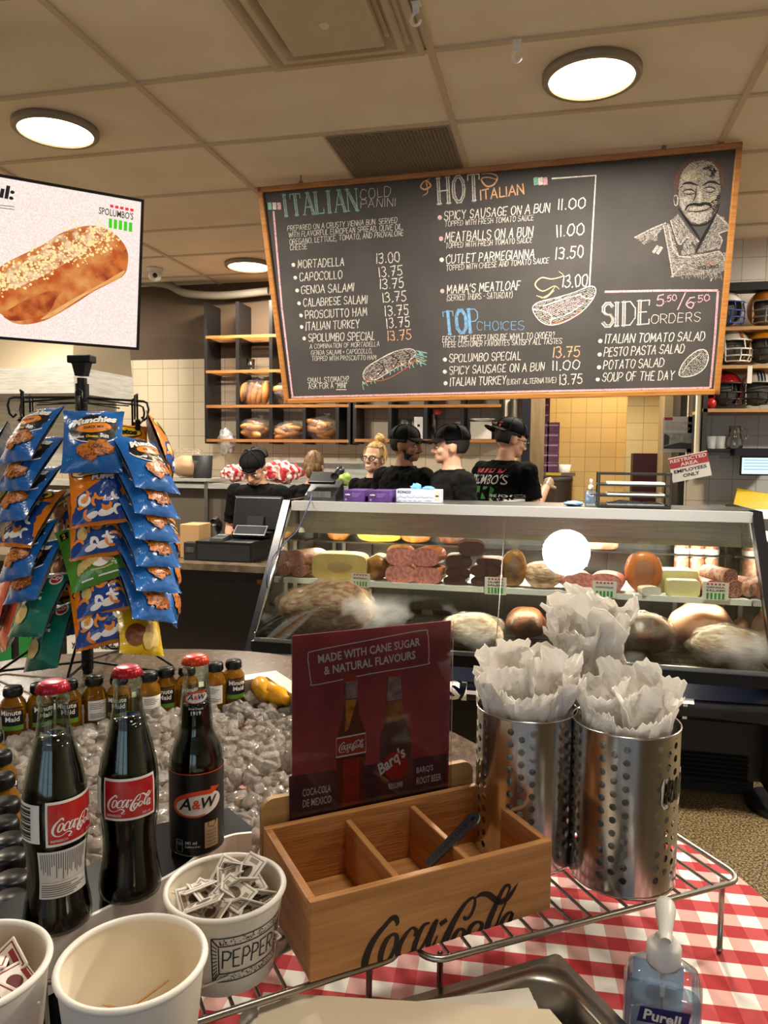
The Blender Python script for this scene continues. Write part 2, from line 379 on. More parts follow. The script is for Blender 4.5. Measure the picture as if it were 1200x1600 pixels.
CEIL = mat('ceiling_tile', '#efe6d6', .9, col2='#e8ddca', vs=3, bump=.05, bs=300)
GRID = mat('ceiling_grid_paint', '#c9baa2', .7)
BROWN = mat('brown_wall_paint', '#55432f', .7, col2='#4c3b2a', vs=2)
TILEW = tile_mat('white_wall_tile', '#d9cbb0', '#d3c4a8', '#a2937c')
TILEG = tile_mat('grey_wall_tile', '#d2d0ca', '#c9c7c1', '#a5a29a')
TILEY = tile_mat('corridor_tile', '#d8bf86', '#d2b87e', '#a5905f')
TILEWS = tile_mat('white_side_tile', '#d9cbb0', '#d3c4a8', '#a2937c', axes='YZ')
FLOOR = mat('speckled_floor', '#2a2118', .4, col2='#7d6a48', vs=120, vd=3, lo=.44, hi=.60)
BLACK = mat('black_plastic', '#0d0d0e', .35); BLACKM = mat('black_matte', '#121111', .6)
STEEL = mat('stainless', '#b9bbbc', .28, 1, col2='#a7a9ab', vs=6, stretch=(1, 1, 60))
STEELD = mat('stainless_dull', '#8f8c86', .38, 1, col2='#7d7a75', vs=5, stretch=(30, 1, 1))
CHROME = mat('chrome', '#cfd0d2', .12, 1)
WHITE = mat('white_plastic', '#e8e6e0', .4); PAPER = mat('white_paper', '#e3dfd6', .7)
WOODP = mat('shelf_oak', '#a9713a', .5, col2='#8f5c2b', vs=8, stretch=(1, 12, 12))
CREAM = mat('cream_paint', '#cfc3a6', .6)
STEELP = mat('brushed_panel', '#c2c1bb', .42, .45, col2='#adaca6', vs=3, stretch=(2, 2, 25))

# ------------------------------------------------------------------ room shell
CZ = 3.015
struct(MB().box((-1, 1, -.05), (12, 16, .1)).build('floor', FLOOR))
struct(MB().box((-1, 1, CZ+.05), (12, 16, .1)).build('ceiling', CEIL))
g = MB()
for i in range(-4, 6): g.box((-1.71+1.22*i, 1, CZ-.003), (.026, 14.8, .012))
for j in range(-14, 9): g.box((-1, 2.845+.61*j, CZ-.002), (11.8, .026, .012))
g.box((-1.1, 2.54, CZ-.003), (.026, .61, .012)); g.box((-1.1, 3.76, CZ-.003), (.026, .61, .012))
struct(g.build('trim_1', GRID))
def wall(name, x0, x1, y0, y1, z0, z1, m): return struct(MB().box(((x0+x1)/2, (y0+y1)/2, (z0+z1)/2), (x1-x0, y1-y0, z1-z0)).build(name, m))
YB = 6.2; XD0, XD1 = -.268, .96
wall('wall_back', -6, XD0, YB, YB+.12, 0, 2.36, TILEW)
wall('wall_back_upper', -6, XD0, YB, YB+.12, 2.36, CZ, BROWN)
wall('wall_back_lintel', XD0, 2.2, YB, YB+.12, 2.55, CZ, BROWN)
wall('wall_corridor', -1.2, 2.6, 8.0, 8.1, 0, CZ, TILEY)
wall('wall_corridor_left', -1.0, -.9, YB+.12, 8.0, 0, CZ, TILEWS)
wall('wall_corridor_right', 1.02, 1.14, 6.5, 8.0, 0, CZ, mat('corridor_beige', '#b79c6b', .6))
wall('wall_corridor_corner', .62, 1.02, 7.0, 7.1, 0, CZ, TILEY)
# dark frame and wooden post at the opening
wall('door_1', XD0, -.2, YB-.1, YB+.16, 0, 2.55, mat('door_frame_navy', '#15161c', .5))
wall('trim_2', -.2, -.09, YB-.02, YB+.2, 0, 2.55, mat('post_wood', '#8b7350', .6, col2='#7a6444', vs=4, stretch=(8, 8, 1)))
wall('trim_3', .86, .97, YB-.55, YB+.16, 0, 2.55, mat('door_frame_dark', '#23201d', .5))
wall('trim_4', .80, .86, YB-.2, YB+.1, 0, 2.55, mat('door_jamb', '#8f7b58', .5))
YR = 5.6
wall('wall_right_pillar', .905, 1.03, YR, YB, 0, CZ, TILEW)
wall('wall_right_back', 1.03, 4.9, YR+.02, YR+.14, 0, CZ, TILEG)
wall('wall_right', 4.8, 4.9, -6.1, YR, 0, CZ, CREAM)
wall('wall_left', -6.1, -6, -6.1, YB, 0, CZ, TILEWS)
# shop front behind the photographer: piers between three tall windows
fr = MB()
for x0, x1 in ((-6, -3.9), (-1.9, -1.55), (.45, .8), (2.8, 4.9)): fr.box(((x0+x1)/2, -6.05, CZ/2), (x1-x0, .1, CZ))
fr.box((-.55, -6.05, .18), (6.7, .1, .36)); fr.box((-.55, -6.05, 2.88), (6.7, .1, .27))
struct(fr.build('wall_front', CREAM))
for n, x in enumerate((-2.9, -.55, 1.8)):
    f = MB()
    for dx in (-.98, 0, .98): f.box((x+dx, -6.1, 1.55), (.05, .05, 2.38))
    for dz in (.38, 1.1, 2.73): f.box((x, -6.1, dz), (2, .05, .05))
    struct(f.build('window_%d' % (n+1), BLACKM))

# ------------------------------------------------------------------ ceiling fittings
LIT = mat('lamp_diffuser', '#fff2dc', .5, emit=6.5)
RIMM = mat('lamp_rim', '#8d8070', .5, .2)
def lamp():
    t = thing('ceiling_lamp', 'x', 'ceiling lamp', (0, 0, 0), 0, 'round flush ceiling lamps')
    MB().lathe([(.165, 0), (.19, 0), (.19, -.022), (.183, -.03), (.165, -.03)], 48, caps=False).build('rim', RIMM, t)
    MB().lathe([(.0001, -.02), (.1, -.02), (.166, -.02)], 48, caps=False).build('diffuser', LIT, t)
    return t
L0 = lamp(); LAMPLAB = ['large round flush ceiling lamp right of centre above the menu board', 'round flush ceiling lamp on the left above the television', 'small-looking far ceiling lamp half hidden by the left edge of the menu board']
for i, (x, y) in enumerate(LAMPS_AND_FILL):
    if i in (0, 1, 2):
        o = L0 if i == 0 else dup(L0); o.location = (x, y, CZ-.003); o['label'] = LAMPLAB[i]
# square air diffuser
t = thing('air_diffuser', 'square stepped white air diffuser in the ceiling at the top edge', 'air vent', (-.81, 2.545, CZ-.01))
DW = mat('diffuser_white', '#c2b49a', .5)
def pyr(mb, w0, z0, w1, z1, mi=0):
    a, b = w0/2, w1/2; mb.add([(-a, -a, z0), (a, -a, z0), (a, a, z0), (-a, a, z0), (-b, -b, z1), (b, -b, z1), (b, b, z1), (-b, b, z1)], [(0, 1, 5, 4), (1, 2, 6, 5), (2, 3, 7, 6), (3, 0, 4, 7)], mi)
f = MB(); pyr(f, .595, 0, .595, -.012); pyr(f, .595, -.012, .55, -.012); pyr(f, .55, -.012, .46, .03); f.build('outer_frame', DW, t)
f = MB(); pyr(f, .47, .002, .47, -.022); pyr(f, .47, -.022, .43, -.022); pyr(f, .43, -.022, .36, .02); f.build('middle_ring', DW, t)
f = MB(); pyr(f, .345, .0, .345, -.03); pyr(f, .345, -.03, .33, -.032); f.add([(-.165, -.165, -.032), (.165, -.165, -.032), (.165, .165, -.032), (-.165, .165, -.032)], [(0, 3, 2, 1)]); f.lathe([(.07, -.0321), (.045, -.02)], 32, caps=False); f.build('centre_plate', DW, t)
MB().lathe([(.0001, -.04), (.013, -.04), (.018, -.032)], 20).build('screw_cap', mat('diffuser_pin', '#ddd2bb', .4), t)
MB().box((0, 0, .03), (.56, .56, .004)).build('duct', BLACKM, t)
# return grille, egg-crate
t = thing('return_grille', 'dark egg-crate return air grille just above the menu board', 'air vent', (-.806, 3.76, CZ-.008))
f = MB()
for k in range(33): q = -.29+k*.58/32; f.box((q, 0, 0), (.0045, .58, .012)); f.box((0, q, 0), (.58, .0045, .012))
f.build('mesh', mat('grille_grey', '#9a8a72', .6), t)
MB().box((0, 0, .0055), (.58, .58, .002)).build('duct', BLACKM, t)
# small hook on the grid
def hook(p, lab):
    p = V(p); f = MB(); f.box((p.x, p.y, p.z-.008), (.03, .03, .004)); f.box((p.x, p.y-.001, p.z-.025), (.022, .002, .03))
    f.tube([(p.x+.016*cos(a), p.y-.001, p.z-.058+.02*sin(a)) for a in [pi/2+i*1.45*pi/10 for i in range(11)]], .005)
    return tag(f.build('ceiling_hook', WHITE, o=p, w=True), lab, 'hook', 'white hooks on the ceiling grid')
hook(at(808, 62, Z=CZ-.006), 'white hook clipped to the ceiling grid left of the large lamp')
hook(at(650, 2, Z=CZ-.006), 'white hook clipped beside the square air diffuser')
# sensor / dome camera near the back wall, on its conduit
p = at(242, 420, Z=CZ-.004); t = thing('security_camera', 'white dome security camera on the ceiling near the back wall', 'security camera', p)
MB().lathe([(.062, 0), (.062, -.02), (.055, -.028)], 28).build('base', WHITE, t)
f = MB(); f.ball((0, 0, -.052), .052, 0, 24, 16); f.build('turret', WHITE, t)
f = MB(); d = (V((0, 0, H))-p).normalized(); c = V((0, 0, -.052))+d*.045
f.ball(c, .02); f.build('lens', BLACK, t)
pts = smooth_path([at(222, 440, Y=6.08), at(262, 445, Y=6.08), at(290, 458, Y=6.08), at(345, 462, Y=6.1), at(420, 455, Y=6.1)], 5)
tag(MB().tube(pts, .035, n=10).build('ceiling_pipe', mat('pipe_grey', '#8d8374', .6)), 'grey wrapped pipe running along the top of the back wall', 'pipe')
# ------------------------------------------------------------------ round island counter
STONE = mat('brown_stone_top', '#46372a', .25, col2='#6e5a46', vs=75, vd=6, lo=.42, hi=.72, spec=.4, stretch=(1, .5, 1))
DARKW = mat('dark_panel', '#1a1512', .45, col2='#231c17', vs=4, stretch=(1, 1, .2))
EDGE = [(-1.62, 1.5), (-1.483, 1.76), (-1.373, 1.858), (-1.1, 1.992), (-.8, 2.02), (-.55, 1.9), (-.208, 1.542), (.0, 1.35), (.202, 1.157), (.243, 1.112), (.272, 1.061), (.29, 1.0), (.3, .85), (.24, .6), (.05, .36), (-.4, .2), (-.95, .22), (-1.45, .55), (-1.68, 1.05)]
EP = [(p.x, p.y) for p in smooth_path(EDGE, 4, True)]
BA, BB = V((-.72, -.694, 0)), V((.694, -.72, 0)); BO = V((-.708, 1.762, 0))   # ice bin: inner far corner, its two directions
BLA, BLB = .98, .92
def binp(a, b, z): return BO+BA*a+BB*b+V((0, 0, z))
ct = thing('island_counter', 'curved island counter with brown stone top holding the ice bin', 'counter', (-.7, 1.1, 0))
f = MB(); hole = [binp(0, 0, .92), binp(BLA, 0, .92), binp(BLA, BLB, .92), binp(0, BLB, .92)]
outer = [V((x, y, .92)) for x, y in EP]
vs = outer+hole; tr = tessellate_polygon([outer, hole]); f.add(vs, [tuple(t) for t in tr])
f.add(outer+[V((x, y, .885)) for x, y in EP], [(i, (i+1) % len(EP), len(EP)+(i+1) % len(EP), len(EP)+i) for i in range(len(EP))], 0, True)
bm = bmesh.new(); f.build('countertop', STONE, ct, w=True)
f = MB(); cx, cy = -.7, 1.1
inner = [(cx+(x-cx)*.93, cy+(y-cy)*.93) for x, y in EP]
f.add([V((x, y, .885)) for x, y in inner]+[V((x, y, .0)) for x, y in inner], [(i, (i+1) % len(inner), len(inner)+(i+1) % len(inner), len(inner)+i) for i in range(len(inner))], 0, True)
f.build('base_panel', DARKW, ct, w=True)
bn = thing('ice_bin', 'steel drop-in bin full of ice in the island counter', 'ice bin', (-.7, 1.1, .92))
f = MB()
r0, r1 = -.03, .0
def ringquad(mb, o1, z1, o2, z2, mi=0):
    a = [binp(-o1, -o1, z1), binp(BLA+o1, -o1, z1), binp(BLA+o1, BLB+o1, z1), binp(-o1, BLB+o1, z1)]
    b = [binp(-o2, -o2, z2), binp(BLA+o2, -o2, z2), binp(BLA+o2, BLB+o2, z2), binp(-o2, BLB+o2, z2)]
    mb.add(a+b, [(i, (i+1) % 4, 4+(i+1) % 4, 4+i) for i in range(4)], mi)
RIMW = mat('bin_rim', '#b7b0a4', .35, .3)
ringquad(f, .045, .9215, .042, .932); ringquad(f, .042, .932, .0, .932); ringquad(f, .0, .932, .0, .79)
f.build('rim', RIMW, bn, w=True)
f = MB(); f.add([binp(0, 0, .80), binp(BLA, 0, .80), binp(BLA, BLB, .80), binp(0, BLB, .80)], [(0, 1, 2, 3)]); f.build('liner', BLACKM, bn, w=True)

# bottles standing in the ice (positions first, so that the ice keeps clear of them)
JB = [(20, 1078), (62, 1073), (107, 1068), (147, 1061), (186, 1060), (232, 1055), (259, 1048), (292, 1046), (336, 1040), (365, 1036)]
JF = [(-14, 1150), (-1, 1182), (2, 1218), (8, 1258), (6, 1289), (15, 1316), (16, 1342), (18, 1378), (14, 1410), (-40, 1330), (-38, 1395), (-45, 1270)]
JPOS = [at(x, y, Z=.985) for x, y in JB+JF]

# ice
def heap(a, b):
    return .888+.022*mnoise.noise(V((a*6, b*6, 3)))+.018*sin(a/BLA*pi)*sin(b/BLB*pi)
ICE = film('ice', '#fdf9f4', .1, .04, 1.0, fog=.17, fogcol='#fbf3ea', bump=.3, bs=60)
rnd = random.Random(5); f = MB(); n = 26
vs = [binp(BLA*i/n, BLB*j/n, heap(BLA*i/n, BLB*j/n)-.03) for j in range(n+1) for i in range(n+1)]
f.add(vs, [(j*(n+1)+i, j*(n+1)+i+1, (j+1)*(n+1)+i+1, (j+1)*(n+1)+i) for j in range(n) for i in range(n)], 1, True)
for k in range(2600):
    a, b = rnd.uniform(.015, BLA-.015), rnd.uniform(.015, BLB-.015); p = binp(a, b, heap(a, b)-rnd.uniform(-.004, .022))
    if any((p.xy-q.xy).length < .034 for q in JPOS): continue
    s = rnd.uniform(.009, .0185); e = Matrix.Translation(p) @ Matrix.Rotation(rnd.uniform(0, 6.3), 4, V((rnd.uniform(-1, 1), rnd.uniform(-1, 1), rnd.uniform(-1, 1))).normalized())
    sx, sy, sz = s*rnd.uniform(.8, 1.35), s*rnd.uniform(.7, 1.1), s*rnd.uniform(.5, .9); vs = []; n_, m_ = 8, 5; ex = rnd.uniform(.3, .7)
    pw = lambda q: math.copysign(abs(q)**ex, q)
    for i in range(m_+1):
        th = pi*i/m_
        for k2 in range(n_): a_ = 2*pi*k2/n_; d = V((pw(sin(th))*pw(cos(a_)), pw(sin(th))*pw(sin(a_)), pw(cos(th)))); q = 1+.22*mnoise.noise(d*1.6+V((k, 0, 0))); vs.append((d.x*sx*q, d.y*sy*q, d.z*sz*q))
    f.add(vs, [(i*n_+k2, (i+1)*n_+k2, (i+1)*n_+(k2+1) % n_, i*n_+(k2+1) % n_) for i in range(m_) for k2 in range(n_)], 0, k % 5 < 2, e)
ib = f.build('ice', [ICE, mat('ice_bed', '#cfc2b0', .4, col2='#d79a8c', vs=6)], o=(-.7, 1.1, .87), w=True)  # pink in the bed colour paints the tint reflected from the drinks
tag(ib, 'heap of clear wet ice cubes filling the steel bin', 'ice', kind='stuff')

# ------------------------------------------------------------------ small juice bottles
JPROF = [(.0, .0), (.024, .0), (.027, .004), (.0275, .045), (.026, .05), (.0275, .056), (.0275, .082), (.024, .094), (.0165, .104), (.0155, .108)]
AMB = mat('juice_amber', '#a8741c', .1, trans=.55, ior=1.34, col2='#8a5a12', vs=30); GREENL = mat('label_green', '#5f8f2e', .45)
LBLK = mat('label_black', '#0c0d0c', .4); INKW = mat('ink_white', '#f2f0ea', .6); INKG = mat('ink_grey', '#77777a', .6)
def juice(front):
    t = thing('juice_bottle', 'x', 'juice bottle', (0, 0, 0), 0, 'small juice bottles standing in the ice')
    MB().lathe(JPROF, 24).build('bottle', AMB, t)
    f = MB(); f.lathe([(.0185, .106), (.0195, .108), (.0195, .122), (.0178, .1255), (.0, .1255)], 36)
    for k in range(36): a = 2*pi*k/36; f.box((.0195*cos(a), .0195*sin(a), .114), (.0012, .0012, .012), 0, None, a)
    f.build('cap', BLACK, t)
    pf = prof_fn(JPROF, .0275); L = cyl_map(pf, 0, off=.0004); L2 = cyl_map(pf, 0, off=.0008); f = MB()
    if front:
        f.map2(rect2(-.026, .046, .026, .086, 14, 3), L, 0); f.map2(rect2(-.026, .036, .026, .0465, 14, 1), L, 1)
        f.map2(fine(T2('Minute', .0105, .02, align='C'), 1), lambda x, y: L2(x, y+.070), 2); f.map2(fine(T2('Maid', .0105, .02, align='C'), 1), lambda x, y: L2(x+.003, y+.056), 2)
    else:
        f.map2(rect2(-.024, .03, .024, .075, 14, 3), L, 2)
        for i in range(9): f.map2(rect2(-.020, .068-i*.004, -.02+.04*(.6+.4*((i*37) % 10)/10), .0695-i*.004, 6, 1), L2, 3)
    f.build('label', [LBLK, GREENL, INKW, INKG], t)
    return t
j0, j1 = juice(True), juice(False)
JL = ['juice bottle at the far left of the back row in the ice', 'juice bottle with black label, second from the left in the back row', 'juice bottle just right of the nearest cola cap in the back row', 'juice bottle turned to its white back label beneath the wire rack base', 'juice bottle mostly hidden behind the middle cola bottle neck', 'juice bottle with white back label right of the middle cola', 'juice bottle with black label between middle cola and root beer bottles', 'juice bottle hidden behind the root beer bottle neck', 'amber juice bottle just right of the root beer cap, label turned away', 'rightmost juice bottle of the back row beside the corner of the bin',
      'farthest black-capped bottle at the left frame edge in the ice', 'second farthest black-capped bottle along the left edge of the ice', 'third farthest black-capped bottle down the left edge of the ice', 'black cap level with the label top of the near cola bottle', 'black-capped bottle directly beneath the fourth cap along the left edge', 'sixth black-capped bottle down the left edge of the ice', 'seventh black-capped bottle down the left edge of the ice', 'second nearest black-capped bottle down the left edge', 'nearest black-capped bottle beside the near cola bottle base', 'black-capped bottle in the outer left row, middle', 'black-capped bottle in the outer left row, nearest', 'black-capped bottle in the outer left row, farthest']
used = set()
for i, p in enumerate(JPOS):
    fr_ = i not in (3, 5, 8); src = j0 if fr_ else j1
    o = src if src.name not in used else dup(src); used.add(src.name)
    ang = math.atan2(-p.y, -p.x)+(.35 if i % 2 else -.2)
    o.location = (p.x, p.y, .985-.118); o.rotation_euler[2] = ang; o['label'] = JL[i]
ORJ = mat('juice_yellow', '#d99a14', .25)
def lying(px, py, lab, rz):
    p = at(px, py, Z=.917); f = MB(); f.lathe([(.0, -.05), (.022, -.05), (.024, -.045), (.024, .02), (.012, .04), (.012, .05), (.0, .05)], 20)
    tag(f.build('juice_bottle', ORJ, o=p, rot=(pi/2, 0, rz)), lab, 'juice bottle', 'yellow juice bottles sunk in the ice')
lying(412, 1079, 'yellow bottle lying in the ice at the far corner of the bin, left one', .6)
lying(432, 1086, 'yellow bottle lying in the ice against the right rim of the bin', .9)

# ------------------------------------------------------------------ black ledge with the three display bottles
LZ = 1.045
near = smooth_path([at(x, y, Z=LZ) for x, y in ((-90, 1545), (0, 1503), (68, 1470), (170, 1420), (276, 1364), (330, 1322), (362, 1308), (393, 1304))], 5)
far = [at(x, y, Z=LZ) for x, y in ((393, 1292), (357, 1262), (245, 1288), (150, 1347), (0, 1412), (-90, 1450))]
ld = thing('display_ledge', 'glossy black curved ledge with white front lip under the soda bottles', 'display stand', (-.45, .68, .92))
f = MB(); f.prism([(p.x, p.y) for p in near]+[(p.x, p.y) for p in far], .985, LZ); f.build('deck', mat('ledge_black', '#0c0a09', .3, spec=.04), ld, w=True)
f = MB(); q = [(p.x, p.y) for p in near]; nn = []
for i, p in enumerate(q):
    a, b = q[max(0, i-1)], q[min(len(q)-1, i+1)]; d = V((b[0]-a[0], b[1]-a[1])).normalized(); nn.append((p[0]+d.y*.004, p[1]-d.x*.004))
f.prism(q+nn[::-1], .992, LZ+.004); f.build('front_lip', mat('lip_white', '#dcd8d0', .35), ld, w=True)
for px_, py_ in ((0, 1440), (100, 1420), (330, 1295)): f = MB(); c = at(px_, py_, Z=LZ); f.cyl((c.x, c.y, .953), .018, .066); f.build('support_post', BLACK, ld, w=True)

GLASS = film('bottle_glass', '#e6f1e8', 0, .02, .75); COLA = mat('cola', '#0d0403', .08, coat=.6)
LRED = mat('label_red', '#b0141a', .35, coat=.3); LWHT = mat('label_white', '#e4e2dd', .4, coat=.2); LGRY = mat('label_print_grey', '#6e6f74', .5); REDCAP = mat('cap_red', '#a3172a', .3, .35); ORCAP = mat('cap_orange', '#c8401c', .3, .35)
def crown(mb, z, mi=0):
    n = 63; vs = []; fs = []
    pr = [(.0, .0085), (.010, .0083), (.0132, .0068), (.0143, .003), (.0154, -.001), (.0150, -.0012)]
    for j, (r, zz) in enumerate(pr):
        for k in range(n): q = 1+(.045*cos(2*pi*k/3) if j >= 3 else 0); a = 2*pi*k/n; vs.append((r*q*cos(a), r*q*sin(a), z+zz))
    for j in range(len(pr)-1):
        for k in range(n): fs.append((j*n+k, (j+1)*n+k, (j+1)*n+(k+1) % n, j*n+(k+1) % n))
    mb.add(vs, fs, mi, True)
CP = [(.0, .003), (.024, .001), (.0305, .004), (.0315, .012), (.030, .024), (.0272, .04), (.0262, .055), (.0272, .075), (.0293, .09), (.0298, .1), (.0296, .125), (.0283, .138), (.0245, .157), (.0195, .177), (.0152, .196), (.0134, .210), (.0132, .217), (.0146, .219), (.0146, .225), (.0131, .227), (.0131, .232)]
def script_on(mb, fn, x0, y0, w, mi):
    s = w/9.84; mb.map2(([((x+.05)*s+x0, (y+1.48)*s+y0) for x, y in SCRIPT[0]], SCRIPT[1]), fn, mi)
def cola(p, lab, turn, back, lean=(0, 0)):
    t = thing('cola_bottle', lab, 'soda bottle', p, 0, 'cola bottles on the black ledge'); t.rotation_euler = (lean[0], lean[1], math.atan2(-p.y, -p.x))
    MB().lathe(CP, 40, caps=False).build('glass', GLASS, t)
    lq = [(max(r-.0022, 0), z+(.002 if z < .01 else 0)) for r, z in CP if z < .187]; lq += [(.0145, .187), (.0, .187)]
    MB().lathe(lq, 40).build('cola', COLA, t)
    f = MB(); crown(f, .2315); f.build('cap', REDCAP, t)
    pf = prof_fn(CP, .0297); L = cyl_map(pf, turn, off=.0003); L2 = cyl_map(pf, turn, off=.0006); L3 = cyl_map(pf, turn, off=.0009); f = MB()
    f.map2(rect2(-.0275, .091, .0275, .1335, 18, 6), L, 1); f.map2(rect2(-.0255, .0935, .0255, .131, 18, 6), L2, 0)
    script_on(f, L3, -.0225, .0985, .045, 1)
    f.map2(T2('REFRESCO', .0022, .01), lambda x, y: L3(x-.023, y+.0955), 1); f.map2(T2('355 ml', .0022, .01), lambda x, y: L3(x+.012, y+.0955), 1)
    f.build('front_label', [LRED, LWHT], t)
    f = MB(); a2 = turn-.055/.0297
    L = cyl_map(pf, a2, off=.0003); L2 = cyl_map(pf, a2, off=.0006); f.map2(rect2(-.021, .0945, .022, .131, 14, 4), L, 0)
    for i in range(14): f.map2(rect2(-.017, .097+i*.0023, .013, .0978+i*.0023+.0006*(i % 3), 8, 1), L2, 1)
    f.build('barcode_label', [LWHT, LBLK], t)
    if back:
        f = MB(); a2 = turn-.35; L = cyl_map(pf, a2, off=.0003); L2 = cyl_map(pf, a2, off=.0006); f.map2(rect2(-.026, .040, .026, .086, 18, 6), L, 0)
        f.map2(rect2(-.024, .055, .024, .0553, 14, 1), L2, 1); rr = random.Random(3)
        for i in range(22): x = -.0235+i*.0021; f.map2(rect2(x, .084-rr.uniform(.012, .027), x+.0009, .084, 1, 4), L2, 1)
        for i in range(6): f.map2(rect2(-.0235, .042+i*.002, .023-rr.uniform(0, .02), .0429+i*.002, 14, 1), L2, 1)
        f.build('back_label', [LWHT, LGRY], t)
    return t
def base(x, y): return at(x, y, Z=LZ)
cola(base(91, 1441), 'cola bottle nearest the camera, at left, white ingredients label below the red one', .62, True, (.0, .0))
cola(base(204, 1393), 'middle cola bottle on the black ledge, red label facing forward', .02, False)
# root beer
RP = [(.0, .003), (.026, .001), (.0305, .005), (.0308, .012), (.0308, .1), (.0302, .11), (.0268, .124), (.0212, .134), (.0188, .142), (.0185, .150), (.0172, .170), (.0155, .188), (.0138, .2), (.0132, .206), (.0146, .208), (.0146, .213), (.0131, .215), (.0131, .219)]
AWO = mat('logo_orange', '#d2491d', .4)
def aw_logo(mb, fn, w, blk, wht, org, lift):
    """oval with arrow sweep; x centred"""
    F0, F1, F2 = fn(0), fn(1), fn(2); h = w*.5
    mb.map2(fine(ell(0, 0, w/2, h/2, 40, 3, .12), 2), F0, wht)
    arc = [(cos(a)*w*.48, sin(a)*h*.46) for a in [rad(-75-i*9.2) for i in range(26)]]
    c_, s_ = cos(.12), sin(.12); arc = [(x*c_-y*s_, x*s_+y*c_) for x, y in arc]
    mb.map2(ribbon(arc, [w*.02+w*.07*min(1, i/18) for i in range(26)]), F1, org)
    e = arc[-1]; mb.map2(fine(segs([arc[-2], (w*.30, h*.47)], w*.085), 3), F1, org)
    mb.map2(fine(([(w*.26, h*.33), (w*.26, h*.66), (w*.48, h*.58)], [(0, 1, 2)]), 3), F1, org)
    a = T2('A', h*.42, .02, .25); mb.map2(fine(fit2(a, -w*.37, -h*.2, w*.25)), F2, blk)
    a = T2('&', h*.42, .03, .1); mb.map2(fine(fit2(a, -w*.11, -h*.17, w*.17)), F2, org)
    a = T2('W', h*.42, .02, .25); mb.map2(fine(fit2(a, w*.07, -h*.16, w*.33)), F2, blk)
p = base(308, 1322); t = thing('root_beer_bottle', 'root beer bottle with orange cap and black oval-logo label on the ledge', 'soda bottle', p, math.atan2(-p.y, -p.x))
MB().lathe(RP, 40, caps=False).build('glass', GLASS, t)
MB().lathe([(max(r-.0022, 0), z+(.002 if z < .01 else 0)) for r, z in RP if z < .172]+[(.0150, .172), (.0, .172)], 40).build('root_beer', COLA, t)
f = MB(); crown(f, .2185); f.build('cap', ORCAP, t)
pf = prof_fn(RP, .0308); f = MB(); L = cyl_map(pf, 0, off=.0003)
f.map2(rect2(-.075, .006, .075, .0985, 40, 4), L, 0); f.map2(rect2(-.075, .0985, .075, .0995, 40, 1), cyl_map(pf, 0, off=.0004), 2)
aw_logo(f, lambda k: (lambda x, y: cyl_map(pf, .03, off=.0005+.0003*k)(x, y+.064)), .057, 0, 1, 2, 0)
L3 = cyl_map(pf, 0, off=.0006); L4 = cyl_map(pf, 0, off=.0009)
f.map2(rect2(.0085, .012, .0255, .042, 8, 4), L3, 3)
for i in range(5): f.map2(rect2(.0105, .015+i*.004, .0235, .0162+i*.004, 6, 1), L4, 4)
f.map2(ribbon([(.017+.005*cos(a*.5)*(1+.25*cos(a*2.5)), .0405+.005*sin(a*.5)*(1+.25*cos(a*2.5))) for a in range(14)], .0008), L4, 0)
f.map2(T2('341 ml', .0034, .015), lambda x, y: L3(x-.0135, y+.0185), 1); f.map2(T2('Caffeine-free', .0022, .01), lambda x, y: L3(x-.0135, y+.0145), 1)
f.map2(ribbon([(-.0245, .009), (-.0245, .023), (-.0165, .023), (-.0165, .009), (-.0245, .009)], .0007), L3, 5); f.map2(T2('150', .0036, .01), lambda x, y: L3(x-.0238, y+.017), 5)
f.build('body_label', [LBLK, LWHT, AWO, mat('label_kraft', '#b39a70', .6), INKG, mat('ink_blue', '#9fb4cc', .5)], t)
f = MB(); aw_logo(f, lambda k: (lambda x, y: cyl_map(prof_fn(RP, .016), .03, off=.0004+.0003*k)(x, y+.182)), .026, 0, 1, 2, 0)
L3 = cyl_map(prof_fn(RP, .0175), 0, off=.0005); f.map2(T2('1919', .0042, .02, align='C'), lambda x, y: L3(x, y+.1625), 1); f.map2(T2('Since Depuis', .0022, .01, align='C'), lambda x, y: L3(x, y+.1685), 1)
f.build('neck_label', [LBLK, LWHT, AWO], t)
